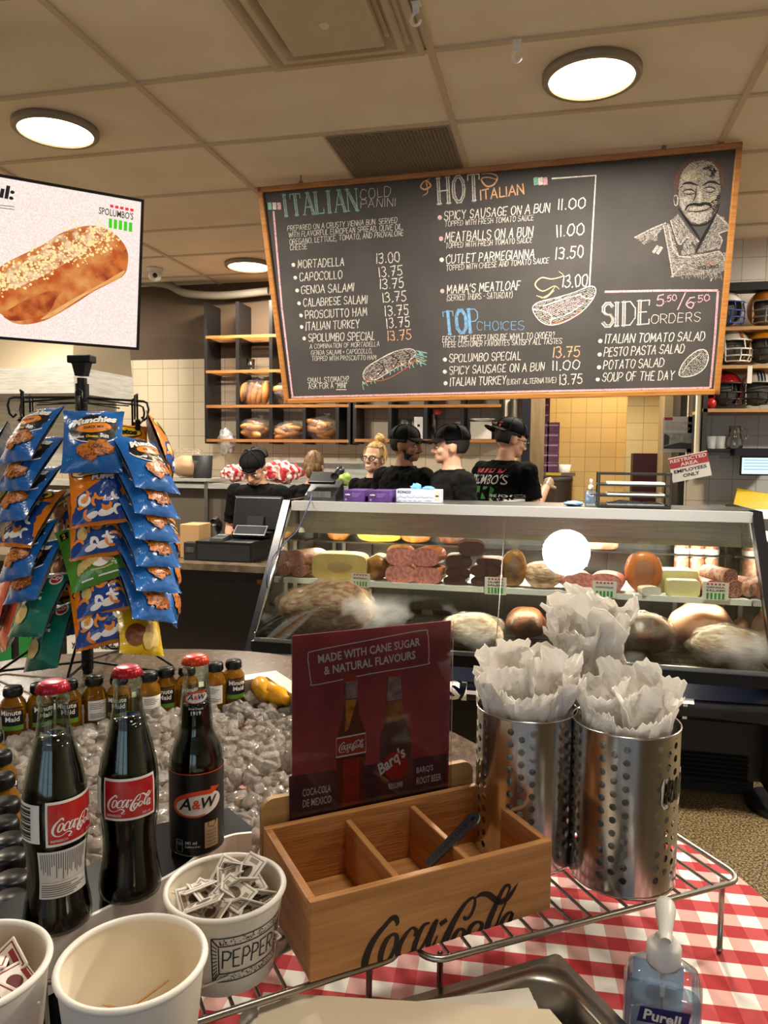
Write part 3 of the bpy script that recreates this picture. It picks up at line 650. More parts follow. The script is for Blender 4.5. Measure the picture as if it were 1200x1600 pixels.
# ------------------------------------------------------------------ gingham cloth over the near right of the counter
def gingham(name, c1, c2, size, ang):
    m = mat(name, c1, .8); nt = m.node_tree; b = nt.nodes['Principled BSDF']; N = nt.nodes.new; L = nt.links.new
    tc = nt.nodes['Texture Coordinate']; mp = N('ShaderNodeMapping'); mp.inputs['Rotation'].default_value = (0, 0, ang); L(tc.outputs['UV' if name.endswith('uv') else 'Object'], mp.inputs[0])
    sp = N('ShaderNodeSeparateXYZ'); L(mp.outputs[0], sp.inputs[0]); st = []
    for a in 'XY':
        d = N('ShaderNodeMath'); d.operation = 'DIVIDE'; d.inputs[1].default_value = size*2; L(sp.outputs[a], d.inputs[0])
        fr = N('ShaderNodeMath'); fr.operation = 'FRACT'; L(d.outputs[0], fr.inputs[0]); g_ = N('ShaderNodeMath'); g_.operation = 'GREATER_THAN'; g_.inputs[1].default_value = .5; L(fr.outputs[0], g_.inputs[0]); st.append(g_)
    s = N('ShaderNodeMath'); s.operation = 'MULTIPLY'; s.inputs[1].default_value = .62; L(st[1].outputs[0], s.inputs[0])
    h = N('ShaderNodeMath'); h.operation = 'MULTIPLY_ADD'; h.inputs[1].default_value = .38; L(st[0].outputs[0], h.inputs[0]); L(s.outputs[0], h.inputs[2])
    r = N('ShaderNodeValToRGB'); r.color_ramp.interpolation = 'CONSTANT'; e = r.color_ramp.elements
    e[0].position = 0; e[0].color = lin(c2); e[1].position = .2; e[1].color = lin('#d9a59c'); n_ = e.new(.5); n_.color = lin('#bc3f40'); n2 = e.new(.8); n2.color = lin(c1)
    L(h.outputs[0], r.inputs[0]); L(r.outputs[0], b.inputs['Base Color']); return m
GING = gingham('gingham', '#a8131b', '#efe8df', .0243, rad(-4))
edge = [p for p in EP if p[0] > .0 and p[1] < 1.36 and p[1] > .3]
bnd = [at(x, y, Z=.92) for x, y in ((800, 1330), (560, 1440), (300, 1562), (200, 1640))]
top = [(x-.012*0, y) for x, y in edge]+[(-.1, .34), (-.35, .36)]+[(p.x, p.y) for p in bnd[::-1]]
f = MB(); f.poly([(x, y, .9235) for x, y in top])
n = len(edge); cc = V((-.2, .9)); prev = [V((x, y, .9235)) for x, y in edge]
vs = list(prev); fs = []
for j, (o_, z) in enumerate(((.006, .918), (.010, .90), (.012, .84), (.014, .76))):
    for i, (x, y) in enumerate(edge):
        a, b_ = edge[max(0, i-1)], edge[min(n-1, i+1)]; d = V((b_[0]-a[0], b_[1]-a[1])).normalized(); nn = V((-d.y, d.x))
        if (V((x, y))-cc).dot(nn) < 0: nn = -nn
        q = o_+(.010*sin(i*1.3) if j > 1 else 0)*(j-1); vs.append(V((x+nn.x*q, y+nn.y*q, z)))
for j in range(4):
    for i in range(n-1): fs.append((j*n+i, (j+1)*n+i, (j+1)*n+i+1, j*n+i+1))
f.add(vs, fs, 0, True)
tag(f.build('tablecloth', GING, o=(.1, .9, .92), w=True), 'red and white gingham cloth spread over the near side of the counter', 'tablecloth')

# ------------------------------------------------------------------ wire racks
WIRE = mat('rack_wire', '#a8a39a', .28, 1)
RT = 1.02
def rack(c0, ang, Lx, Ly, n, lab, legs):
    t = thing('wire_rack', lab, 'wire rack', (c0[0], c0[1], .9235), ang, 'low wire racks on the gingham cloth'); h = RT-.9235-.0045
    r = .022; P = []
    for cx, cy, a0 in ((Lx-r, Ly-r, 0), (r, Ly-r, 90), (r, r, 180), (Lx-r, r, 270)):
        for k in range(6): a = rad(a0+k*18); P.append((cx+r*cos(a), cy+r*sin(a), h))
    MB().tube(P, .0034, 0, 8, True).build('frame', WIRE, t)
    f = MB()
    for i in range(1, n): x = Lx*i/n; f.tube([(x, .0, h+.003), (x, Ly, h+.003)], .0019, 0, 6)
    f.tube([(0, Ly*.5, h-.002), (Lx, Ly*.5, h-.002)], .0024, 0, 6)
    f.build('cross_wires', WIRE, t)
    for x, y in legs:
        f = MB(); f.tube([(x, y, h-.002), (x, y, .0035)], .0032, 0, 8); f.ball((x, y, .0042), .0042, 0, 10, 6); f.build('leg', WIRE, t)
    return t
ua = V((.787, .616, 0)); va = V((-.616, .787, 0))
rack((-.107, .672), rad(34.5), .405, .26, 17, 'wire rack at right under the two steel canisters', ((.385, .012), (.02, .012), (.385, .25), (.02, .25)))
rack((-.470, .402), rad(39.2), .44, .22, 18, 'wire rack at left under the paper tubs and the wooden crate', ((.405, .01), (.02, .01), (.405, .21), (.02, .21)))

# ------------------------------------------------------------------ wooden three-bay crate
PINE = mat('pine', '#c68d55', .5, col2='#a97440', vs=14, vd=4, stretch=(.5, 9, 9), bump=.12, bs=60)
PINES = mat('pine_side', '#c28a54', .5, col2='#a6713f', vs=14, vd=4, stretch=(9, .5, 9), bump=.12, bs=60)
CL, CD, CH, TH = .27, .152, .0765, .008
ca = math.atan2(.616, .787); A0 = V((-.2045, .611, RT+.002))
cr = thing('wooden_crate', 'pine three-bay condiment crate with dark script lettering on its front', 'crate', A0, ca)
def bxx(name, c, d, m=PINE): return MB().bbox(c, d, .0012, 0).build(name, m, cr)
fp = bxx('front_panel', (CL/2, TH/2, CH/2), (CL, TH, CH)); bxx('back_panel', (CL/2, CD-TH/2, CH/2), (CL, TH, CH))
for x in (TH/2, CL-TH/2): bxx('side_panel', (x, CD/2, CH/2-.0003), (TH, CD-2*TH-.0004, CH-.0006), PINES)
for x in (.096, .178): bxx('divider', (x, CD/2, CH/2-.002), (.007, CD-2*TH-.0004, CH-.012), PINES)
bxx('bottom_panel', (CL/2, CD/2, .004), (CL-2*TH-.001, CD-2*TH-.001, .006))
f = MB(); y0 = CD+.006; r = .014; W2 = CL; hh = CH+.026
pts = [(0, .0), (W2, .0)]+[(W2-r+r*cos(rad(k*15)), hh-r+r*sin(rad(k*15))) for k in range(7)]+[(r-r*sin(rad(k*15)), hh-r+r*cos(rad(k*15))) for k in range(7)]
f.prism(pts, -.004, .004, 0, Matrix.Translation((0, y0+.004, 0)) @ Matrix.Rotation(pi/2, 4, 'X')); f.build('back_board', mat('birch_board', '#b08a58', .5, col2='#a07a48', vs=12, stretch=(.5, 9, 9)), cr)
f = MB(); iron = mat('branded_ink', '#2a1a16', .7); vs = []
for x, y in SCRIPT[0]:
    cx_ = x*100+20; cy_ = 620-.308*x*100-y*100; d = at_plane(560+cx_/4, 1360+cy_/4, A0, V((-va.x, -va.y, 0)))-A0; vs.append((d.dot(ua), max(d.z, .0006)))
f.map2((vs, SCRIPT[1]), lambda x, y: V((x, -.0005, y))); f.build('script_lettering', iron, fp)
# bottle opener left in the right-hand bay
e = Matrix.Translation(A0+ua*.178+va*.052+V((0, 0, .069))) @ Matrix.Rotation(ca-.15, 4, 'Z') @ Matrix.Rotation(rad(-40), 4, 'Y')
f = MB(); pr = [(-.035, -.0065), (.028, -.010)]+[(.030+.011*sin(rad(k*18)), -.0105*cos(rad(k*18))) for k in range(1, 10)]+[(.028, .010), (-.035, .0065)]
f.prism(pr, 0, .0022); f.prism([(.033+.003*cos(rad(k*30)), .003*sin(rad(k*30))) for k in range(12)], .0022, .0024, 1)
f.map2(T2('CANADA DRY', .0062, .015, align='C'), lambda x, y: V((x-.004, y-.003, .0024)), 2)
ob = f.build('bottle_opener', [mat('opener_steel', '#8e9296', .3, 1), BLACK, mat('opener_emboss', '#5f6266', .4, 1)]); ob.matrix_world = e
tag(ob, 'steel bottle opener leaning in the right bay of the wooden crate', 'bottle opener')

# ------------------------------------------------------------------ promotional sign slotted behind the crate
nS = V((-va.x, -va.y, 0)); sO = A0+va*.158
BLp = at_plane(456, 1282, sO, nS); TLp = at_plane(449, 997, sO, nS); TRp = at_plane(696, 968, sO, nS); BRp = at_plane(700, 1228, sO, nS)
SW = (BRp-BLp).length; SH = ((TLp-BLp).length+(TRp-BRp).length)/2+.0; drop = .03
base_ = V((BLp.x, BLp.y, (BLp.z+BRp.z)/2)); sz0 = base_.z-drop
sg = thing('drink_sign', 'dark red cola and root beer sign in a clear holder behind the crate', 'sign', (base_.x, base_.y, sz0), ca)
SH += drop
def sq(px_, py_):
    """printed detail, read off the sign's own face"""
    p = at_plane(440+px_/4.615, 970+py_/4.615, sO, nS); d = p-V((base_.x, base_.y, sz0)); return (d.dot(ua), d.z)
ACR = film('acrylic', '#f8f8f8', .0, .06)
MB().box((SW/2, 0, SH/2), (SW, .0012, SH)).build('card', mat('sign_maroon', '#a93645', .5, col2='#86222f', vs=14, vd=3), sg)
MB().box((SW/2, -.003, SH/2), (SW+.004, .0015, SH+.003)).build('clear_holder', ACR, sg)
f = MB(); nl = -.0008
def SP(k): return lambda x, y: V((x, nl-.00012*k, y))
def spoly(pts, mi, k=0):
    q = [sq(*p) for p in pts]; q3 = [V((x, nl-.00012*k, y)) for x, y in q]; f.add(q3, [tuple(t) for t in tessellate_polygon([q3])], mi)
def sline(pts, w, mi, k=1): f.map2(ribbon([sq(*p) for p in pts], w), SP(k), mi)
spoly([(50, 1120), (1190, 955), (1190, 1210), (55, 1440)], 1, 0)
box_ = smooth_path([(235, 215), (620, 140), (1010, 68), (1050, 90), (1060, 190), (1058, 285), (1030, 315), (640, 380), (245, 460), (212, 440), (196, 340), (190, 250)], 4, True); sline([(p.x, p.y) for p in box_]+[(box_[0].x, box_[0].y)], .0011, 2)
def stext(txt, a, b, h, mi, bold=.02, k=2, shear=0):
    p, q = sq(*a), sq(*b); vf = T2(txt, 1, bold, shear); w = hypot(q[0]-p[0], q[1]-p[1]); vf = fit2(vf, 0, 0, w, h); an = math.atan2(q[1]-p[1], q[0]-p[0])
    f.map2(vf, lambda x, y: V((p[0]+x*cos(an)-y*sin(an), nl-.00012*k, p[1]+x*sin(an)+y*cos(an))), mi)
hS = lambda n_: n_/4.615/1160*.86
stext('MADE WITH CANE SUGAR', (262, 308), (998, 178), hS(62), 2); stext('& NATURAL FLAVOURS', (305, 390), (964, 272), hS(62), 2)
stext('COCA-COLA', (150, 1268), (352, 1230), hS(54), 2, .01); stext('DE MEXICO', (150, 1345), (356, 1308), hS(54), 2, .01)
stext("BARQ'S", (970, 1105), (1090, 1082), hS(54), 2, .01); stext('ROOT BEER', (970, 1180), (1148, 1146), hS(54), 2, .01)
# printed cola bottle
spoly([(445, 440), (545, 420), (548, 560), (560, 680), (598, 790), (606, 900), (598, 1060), (590, 1180), (602, 1300), (600, 1330), (400, 1372), (398, 1330), (412, 1200), (396, 1060), (388, 940), (400, 820), (436, 700), (455, 570)], 3, 1)
spoly([(458, 570), (540, 562), (520, 640), (500, 700), (480, 780), (452, 800), (460, 700)], 4, 2); spoly([(440, 1000), (560, 980), (556, 1180), (560, 1310), (430, 1345), (444, 1180)], 5, 2)
spoly([(458, 430), (545, 415), (548, 552), (456, 566)], 6, 3); spoly([(442, 405), (470, 392), (520, 392), (542, 402), (546, 424), (442, 440)], 7, 4)
spoly([(392, 842), (604, 802), (606, 948), (390, 988)], 8, 3); spoly([(394, 852), (602, 812), (603, 938), (392, 977)], 7, 4)
p0_, p1_ = sq(408, 942), sq(592, 905); w_ = hypot(p1_[0]-p0_[0], p1_[1]-p0_[1]); an = math.atan2(p1_[1]-p0_[1], p1_[0]-p0_[0]); s_ = w_/9.84
f.map2(SCRIPT, lambda x, y: V((p0_[0]+(x*cos(an)-y*sin(an))*s_, nl-.0007, p0_[1]+(x*sin(an)+y*cos(an))*s_+.0015)), 8)
# printed root beer bottle
spoly([(762, 395), (858, 380), (866, 560), (880, 690), (925, 790), (932, 900), (925, 1260), (712, 1305), (706, 900), (706, 830), (742, 740), (752, 580)], 9, 1)
spoly([(752, 585), (868, 568), (880, 690), (840, 720), (745, 735)], 10, 2); spoly([(766, 400), (856, 388), (866, 562), (754, 580)], 6, 3); spoly([(762, 378), (790, 366), (835, 362), (856, 372), (858, 392), (762, 404)], 7, 4)
spoly([(810+92*cos(a)*1.0+10, 1040-92*1.08*sin(a)-8*cos(a)) for a in [k*2*pi/32 for k in range(32)]], 11, 2)
stext("Barq's", (722, 1135), (912, 985), hS(120), 8, .03, 4, .25); stext('ROOT BEER', (768, 1195), (872, 1176), hS(22), 8, .01, 3); stext('RACINETTE', (772, 1213), (868, 1196), hS(18), 8, .01, 3)
f.build('print', [mat('s0', '#000000'), mat('sign_dark_band', '#472331', .5), mat('sign_ink', '#ddd3cb', .6), mat('print_cola_brown', '#5d1a14', .4), mat('print_amber', '#d08a1e', .4, col2='#a8480f', vs=90), mat('print_red_glow', '#a8281a', .4, col2='#861c14', vs=60), mat('print_glass', '#a08585', .4, col2='#7d5a5c', vs=90), mat('print_red', '#a5121a', .4), mat('print_white', '#e6dfd8', .5), mat('print_root_beer', '#5a3232', .4, col2='#4a2424', vs=60), mat('print_root_amber', '#a8682c', .4, col2='#7d4018', vs=60), mat('print_seal', '#a82024', .4)], sg)

# ------------------------------------------------------------------ perforated steel canisters
CST = mat('canister_steel', '#d2d1cf', .18, 1, col2='#bdbcba', vs=3, stretch=(20, 20, .3))
def canister_wall(rad_, h):
    vs = []; fs = []; ns = []; ng = 6; cw = .0128; gap = (2*pi*rad_-ng*3*cw)/ng; rows = 10; ch = .0146; zb = .014
    def quadstrip(x0, x1, z0, z1, nx=1):
        for i in range(nx):
            a, b = x0+(x1-x0)*i/nx, x0+(x1-x0)*(i+1)/nx; o = len(vs)
            vs.extend([(a, z0), (b, z0), (b, z1), (a, z1)]); fs.append((o, o+1, o+2, o+3))
    for g_ in range(ng):
        x = g_*(3*cw+gap)
        for c in range(3):
            xa = x+c*cw; off = ch/2 if c == 1 else 0; za = zb+off
            for k in range(rows+(0 if c == 1 else 1)):
                z = za+k*ch; o = len(vs); N_ = 16; mx, mz = xa+cw/2, z+ch/2
                for i in range(N_):
                    a = 2*pi*i/N_+pi/4; q = max(abs(cos(a)), abs(sin(a))); vs.append((mx+cos(a)/q*cw/2, mz+sin(a)/q*ch/2))
                for i in range(N_): a = 2*pi*i/N_+pi/4; vs.append((mx+cos(a)*.0039, mz+sin(a)*.0039))
                for i in range(N_): i2 = (i+1) % N_; fs.append((o+i, o+i2, o+N_+i2, o+N_+i))
            quadstrip(xa, xa+cw, 0, za); quadstrip(xa, xa+cw, zb+off+(rows+(0 if c == 1 else 1))*ch, h)
        quadstrip(x+3*cw, x+3*cw+gap, 0, h, 4)
    P = []; N3 = []
    for x, z in vs: a = x/rad_; P.append((rad_*cos(a), rad_*sin(a), z)); N3.append((cos(a), sin(a), 0))
    return P, fs, N3
TIS = mat('tissue_plastic', '#f1ede6', .32, col2='#faf8f4', vs=30, bump=.2, bs=160, spec=.5)
_n = TIS.node_tree; _b = _n.nodes['Principled BSDF']; _t = _n.nodes.new('ShaderNodeBsdfTranslucent'); _t.inputs[0].default_value = (.95, .92, .87, 1)
_x = _n.nodes.new('ShaderNodeMixShader'); _x.inputs[0].default_value = .45; _n.links.new(_b.outputs[0], _x.inputs[1]); _n.links.new(_t.outputs[0], _x.inputs[2]); _n.links.new(_x.outputs[0], _n.nodes['Material Output'].inputs[0])
wallP = canister_wall(.0595, .18)
def canister(c, lab, spin, sticker=False):
    t = thing('steel_canister', lab, 'canister', (c.x, c.y, RT+.0025), spin, 'perforated steel canisters of wrapped cutlery')
    f = MB(); f.add(wallP[0], wallP[1], 0, True); ob = f.build('perforated_wall', CST, t)
    ob.data.normals_split_custom_set_from_vertices(wallP[2])
    f = MB(); f.lathe([(.0575, .002), (.0575, .001), (.0595, .0), (.0599, .002), (.0596, .004)], 64, caps=False); f.lathe([(.0, .001), (.0575, .001)], 48, caps=False); f.build('base', CST, t)
    f = MB(); f.tube([(.0593*cos(a), .0593*sin(a), .18) for a in [2*pi*k/64 for k in range(64)]], .0012, 0, 6, True); f.build('rim', CST, t)
    if sticker:
        pf = prof_fn([(.0596, 0), (.0596, .2)], .0596); a = math.atan2(-c.y, -c.x)-spin+.98; L = cyl_map(pf, a, off=.0006); L2 = cyl_map(pf, a, off=.0011); f = MB()
        f.map2(([(-.012, -.018), (-.016, -.012), (-.017, .008), (-.014, .016), (.03, .018), (.032, -.014), (.02, -.021)], [(0, 1, 2, 3, 4, 5, 6)]), lambda x, y: L(x, y+.118), 0)
        f.map2(strokes('KNIVES', .021, .0034, .12, 2.8, .1, .055), lambda x, y: L2(x-.010, y+.107), 1); f.build('sticker', [PAPER, BLACK], t)
    return t
C1 = at(823, 1106, Z=1.2); C2 = at(978, 1128, Z=1.2); C3 = V((.052, 1.02, 0))
canister(C1, 'left perforated steel canister full of white wrapped cutlery', 1.2)
canister(C2, 'right perforated steel canister with a white hand-lettered sticker', 2.02, True)
canister(C3, 'rear perforated steel canister almost hidden behind the other two', .3)
def packet(c, dx, dy, h, w, tw, seed, lab):
    rr = random.Random(seed); f = MB(); nx, ny = 14, 30; vs = []
    lean = V((dx, dy, 0)); e = V((cos(tw), sin(tw), 0)); g_ = V((-sin(tw), cos(tw), 0)); kink = rr.uniform(-.5, .5); top = .165+h
    def rid(q): return 1-abs(mnoise.noise(q))*2
    for j in range(ny+1):
        v = j/ny; z = .015+(top-.015)*v; over = max(0, (z-.172)/.1)
        for i in range(nx+1):
            u = i/nx-.5; q = V((u*3.2+seed*1.7, v*5.5, seed*.7)); wid = w*(.85+.85*min(over, 1)+.12*mnoise.noise(V((v*6, seed, 0))))
            d = mnoise.noise(q*.8)*.024*(.3+1.0*over)+rid(q*1.5)*.006*(.25+1.2*over)+rid(q*3.6)*.0022*(.4+over)-.012*over*cos(u*3)
            zz = z-over*.022*(rid(V((u*1.5+seed, seed, 2))))+(.0035 if (j == ny and i % 2) else 0)+over*.06*u*kink
            p = V((0, 0, zz))+lean*(1.0+.42*over)+e*(u*wid+.006*over*mnoise.noise(q*2.5))+g_*d
            if zz < .183 and p.xy.length > .055: p.xy = p.xy.normalized()*.055
            vs.append(p)
    fs = [(j*(nx+1)+i, j*(nx+1)+i+1, (j+1)*(nx+1)+i+1, (j+1)*(nx+1)+i) for j in range(ny) for i in range(nx)]
    f.add(vs, [t for q in fs for t in ((q[0], q[1], q[2]), (q[0], q[2], q[3]))], 0, False); ob = f.build('cutlery_packet', TIS, o=(c.x, c.y, RT+.004))
    md = ob.modifiers.new('thickness', 'SOLIDIFY'); md.thickness = .0012; md.offset = 0
    return tag(ob, lab, 'cutlery packet', 'white wrapped cutlery packets in the canisters')
WHERE = ['left', 'right', 'rear']
DIRS = ['at the left rim', 'at the front left', 'at the front', 'at the front right', 'at the right rim', 'at the back right', 'at the back', 'at the back left', 'in the middle', 'just left of the middle', 'just right of the middle']
for ci, (c, hs) in enumerate(((C1, (.06, .05, .045, .05, .06, .075, .085, .085, .09, .07, .08)), (C2, (.055, .03, .02, .03, .05, .07, .07, .06, .06, .045, .05)), (C3, (.13, .10, .10, .11, .12, .13, .145, .145, .15)))):
    va_ = math.atan2(-c.y, -c.x)
    for k, h in enumerate(hs):
        a = va_-pi/2+k*2*pi/8 if k < 8 else va_; rr_ = (.044 if ci < 2 else .030) if k < 8 else .012*(0 if k == 8 else 1)
        if k == 9: a = va_-pi/2
        if k == 10: a = va_+pi/2
        packet(c, rr_*cos(a), rr_*sin(a), h, (.054 if ci < 2 else .042), a+pi/2 if k < 8 else a+.4*k, ci*20+k, 'white crumpled cutlery packet in the %s canister, standing %s' % (WHERE[ci], DIRS[k]))

# ------------------------------------------------------------------ paper tubs
TUB = mat('paper_tub', '#ece7de', .45, coat=.15); TUBI = mat('tub_inside', '#e6dac4', .5)
def tub(c, rtop, h, lab):
    t = thing('paper_tub', lab, 'paper tub', (c.x, c.y, RT+.0025), math.atan2(-c.y, -c.x)); rb = rtop*.83
    MB().lathe([(0, .006), (rb*.9, .006), (rb*.97, .0), (rb, .001), (rtop, h-.003)], 56, caps=False).build('wall', TUB, t)
    MB().lathe([(0, .0075), (rb*.96, .0075), (rtop-.0016, h-.003)], 56, caps=False).build('inside', TUBI, t)
    MB().tube([(rtop*cos(a), rtop*sin(a), h-.001) for a in [2*pi*k/64 for k in range(64)]], .0028, 0, 8, True).build('rolled_rim', TUB, t)
    t['rb'] = rb; return t
T1 = at(352, 1387, Z=1.0975); T2c = at(207, 1503, Z=1.112); T3 = at(-46, 1515, Z=1.115)
tp = tub(T1, .0540, .0775, 'paper tub with hand-drawn PEPPER label, full of paper sachets')
tub(T2c, .0540, .092, 'white paper tub with a few wooden toothpicks in the bottom, nearest the camera')
tub(T3, .0540, .095, 'white paper tub of red sachets cut by the left edge of the picture')
rb = .054*.83; rf = lambda y: rb+(.054-rb)*y/.0745
class _cf:
    ref = .05
    def __call__(s, y): return rf(y)
L = cyl_map(_cf(), .42, off=.0004); f = MB(); lw = .0011
def ln(pts, w=lw, n_=10):
    q = []
    for a, b in zip(pts, pts[1:]): q += [(a[0]+(b[0]-a[0])*i/n_, a[1]+(b[1]-a[1])*i/n_) for i in range(n_)]
    f.map2(ribbon(q+[pts[-1]], w), L)
ln([(-.033, .017), (.036, .017), (.036, .060), (-.033, .060), (-.033, .017)]); ln([(-.027, .025), (.031, .025), (.031, .052), (-.027, .052), (-.027, .025)])
ln([(-.033, .017), (-.027, .025)]); ln([(-.033, .06), (-.027, .052)])
f.map2(strokes('PEPPER', .016, .0013, .03, 2.6, .3, .050), lambda x, y: L(x-.0235, y+.031))
rr = random.Random(2)
for i in range(9): ln([(-.0325, .02+i*.0042), (-.0285, .026+i*.003)], .0009, 3); ln([(.0355, .02+i*.0042), (.0318, .026+i*.003)], .0009, 3)
for i in range(150):
    x = rr.uniform(-.027, .032); y = rr.uniform(.0185, .0238) if i % 2 else rr.uniform(.0535, .0588); f.map2(ell(x, y, .0006, .0006, 6), L)
f.build('drawn_label', mat('pen_ink', '#1d1f2b', .6), tp)
# sachets
def sachet(pal):
    f = MB(); w, h = .0175, .0135; f.bbox((0, 0, 0), (2*w, 2*h, .0016), .0006, 0, seg=1)
    for z, s_ in ((.0010, 1), (-.0010, -1)):
        m_ = (lambda x, y, z=z: V((x, y, z)))
        f.map2(rect2(-w+.002, -h+.0022, w-.002, h-.0022), m_, 1); m2 = (lambda x, y, z=z*1.15: V((x, y, z)))
        f.map2(rect2(-w+.0032, -h+.0034, w-.0032, h-.0034), m2, 0); m3 = (lambda x, y, z=z*1.3: V((x, y, z))); f.map2(ell(0, 0, .007, .0055, 16), m3, 2)
        for i in (-1, 1): f.map2(rect2(i*.0112-.0022, -.006, i*.0112+.0022, .006), m3, 1)
    return f
SACM = [mat('sachet_paper', '#e6e0d6', .7), mat('sachet_print', '#a08f7d', .7), mat('sachet_print_dark', '#6f5f51', .7)]
SACR = [SACM[0], mat('sachet_red', '#8f2f33', .7), mat('sachet_red_dark', '#5f1d24', .7)]
def fill(c, r0, zt, n_, mats_, name, group, labs, seed, z0):
    rr = random.Random(seed); proto = None
    for k in range(n_):
        if proto is None: proto = sachet(0).build(name, mats_); o = proto
        else: o = proto.copy(); C.objects.link(o)
        q = k/n_; rad__ = r0*sqrt(rr.random())*(.78); a = rr.uniform(0, 6.28)
        o.location = (c.x+rad__*cos(a), c.y+rad__*sin(a), z0+(zt-z0)*q+rr.uniform(0, .006)*(1-rad__/r0)); o.rotation_euler = (rr.uniform(-.75, .75), rr.uniform(-.75, .75), rr.uniform(0, 6.28))
        tag(o, labs, 'sachet', group)
fill(T1, .0435, RT+.083, 64, SACM, 'pepper_sachet', 'pepper sachets heaped in the tub', 'small cream and brown printed sachet heaped in the PEPPER tub', 4, RT+.018)
fill(T3, .0435, RT+.088, 44, SACR, 'sugar_sachet', 'red printed sachets in the tub at the frame edge', 'small red and white sachet in the tub at the left frame edge', 9, RT+.018)
rr = random.Random(8); PICK = mat('toothpick_wood', '#c79a5e', .6)
for k in range(11):
    f = MB(); L_ = .032; f.tube([(-L_, 0, 0), (-L_+.006, 0, 0), (L_-.006, 0, 0), (L_, 0, 0)], [.0003, .001, .001, .0003], 0, 6)
    o = f.build('toothpick', PICK, o=(T2c.x-.014+rr.uniform(-.012, .012), T2c.y+.016+rr.uniform(-.006, .006), RT+.020+k*.0020), rz=rr.uniform(-.1, 1.1))
    o.rotation_euler[1] = rr.uniform(-.35, .15); tag(o, 'wooden toothpick lying in the bottom of the nearest paper tub', 'toothpick', 'toothpicks in the nearest tub')

# ------------------------------------------------------------------ steel pan and paper sleeves
pc = at(872, 1488, Z=.985); ux, uy = V((-.815, -.58, 0)), V((.58, -.815, 0))
def rrect(w, d, r, n_=6, inset=0):
    out = []
    for cx, cy, a0 in ((w-r, d-r, 0), (r, d-r, 90), (r, r, 180), (w-r, r, 270)):
        for k in range(n_+1): a = rad(a0+k*90/n_); out.append((cx+(r-inset)*cos(a), cy+(r-inset)*sin(a)))
    return out
PW, PD = .40, .28; f = MB(); 
def inner(w, d, i, r): return [(x+i, y+i) for x, y in rrect(w-2*i, d-2*i, r, 8)]
loops = [(inner(PW, PD, 0, .006), -.004), (inner(PW, PD, .0005, .006), 0), (inner(PW, PD, .015, .030), .0005), (inner(PW, PD, .020, .034), .0), (inner(PW, PD, .0235, .036), -.004), (inner(PW, PD, .030, .036), -.050), (inner(PW, PD, .038, .036), -.0575)]
vs = []; 
for lp, z in loops: vs += [V((pc.x, pc.y, .985))+ux*x+uy*y+V((0, 0, z)) for x, y in lp]
m_ = len(loops[0][0]); fs = [(j*m_+i, (j+1)*m_+i, (j+1)*m_+(i+1) % m_, j*m_+(i+1) % m_) for j in range(len(loops)-1) for i in range(m_)]+[tuple(range((len(loops)-1)*m_, len(loops)*m_))]
f.add(vs, fs, 0, True); tag(f.build('steel_pan', mat('pan_steel', '#b4afa6', .25, 1), o=(pc.x, pc.y, .925), w=True), 'stainless steel food pan with rounded corner on the gingham cloth', 'pan')
PS = mat('sleeve_cream', '#e3d3b8', .75); PS2 = mat('sleeve_white', '#e9e2d6', .75)
def sheet(name, q, th, m, lab, grp):
    f = MB(); lo = [p-V((0, 0, th)) for p in q]; f.hull(lo, q); return tag(f.build(name, m, o=q[0], w=True), lab, 'paper sleeve', grp)
q0 = [at(411, 1550, Z=1.008), at(859, 1577, Z=1.004), at(930, 1660, Z=1.0), at(375, 1720, Z=1.0)]
NM = ['topmost', 'second', 'third', 'fourth', 'fifth', 'sixth', 'lowest']
for k in range(7):
    d = ux*(.0032*k+.001*(k % 2))+uy*(-.0006*k); sheet('paper_sleeve', [p+d-V((0, 0, .0028*k)) for p in q0], .0024, PS if k == 0 else PS2, '%s cream paper sleeve of the fanned pile at the bottom edge' % NM[k], 'cream paper sleeves in the near pile')
q1 = [at(575, 1574, Z=.990), at(826, 1543, Z=.990), at(850, 1605, Z=.990), at(560, 1640, Z=.990)]
for k in range(5):
    d = ux*(-.0012*k*(1 if k % 2 else -1))+uy*(.002*k); sheet('paper_sleeve', [p+d-V((0, 0, .0032*k)) for p in q1], .0027, PS2, '%s white paper sleeve of the flat pile inside the steel pan' % NM[k], 'white paper sleeves in the steel pan')

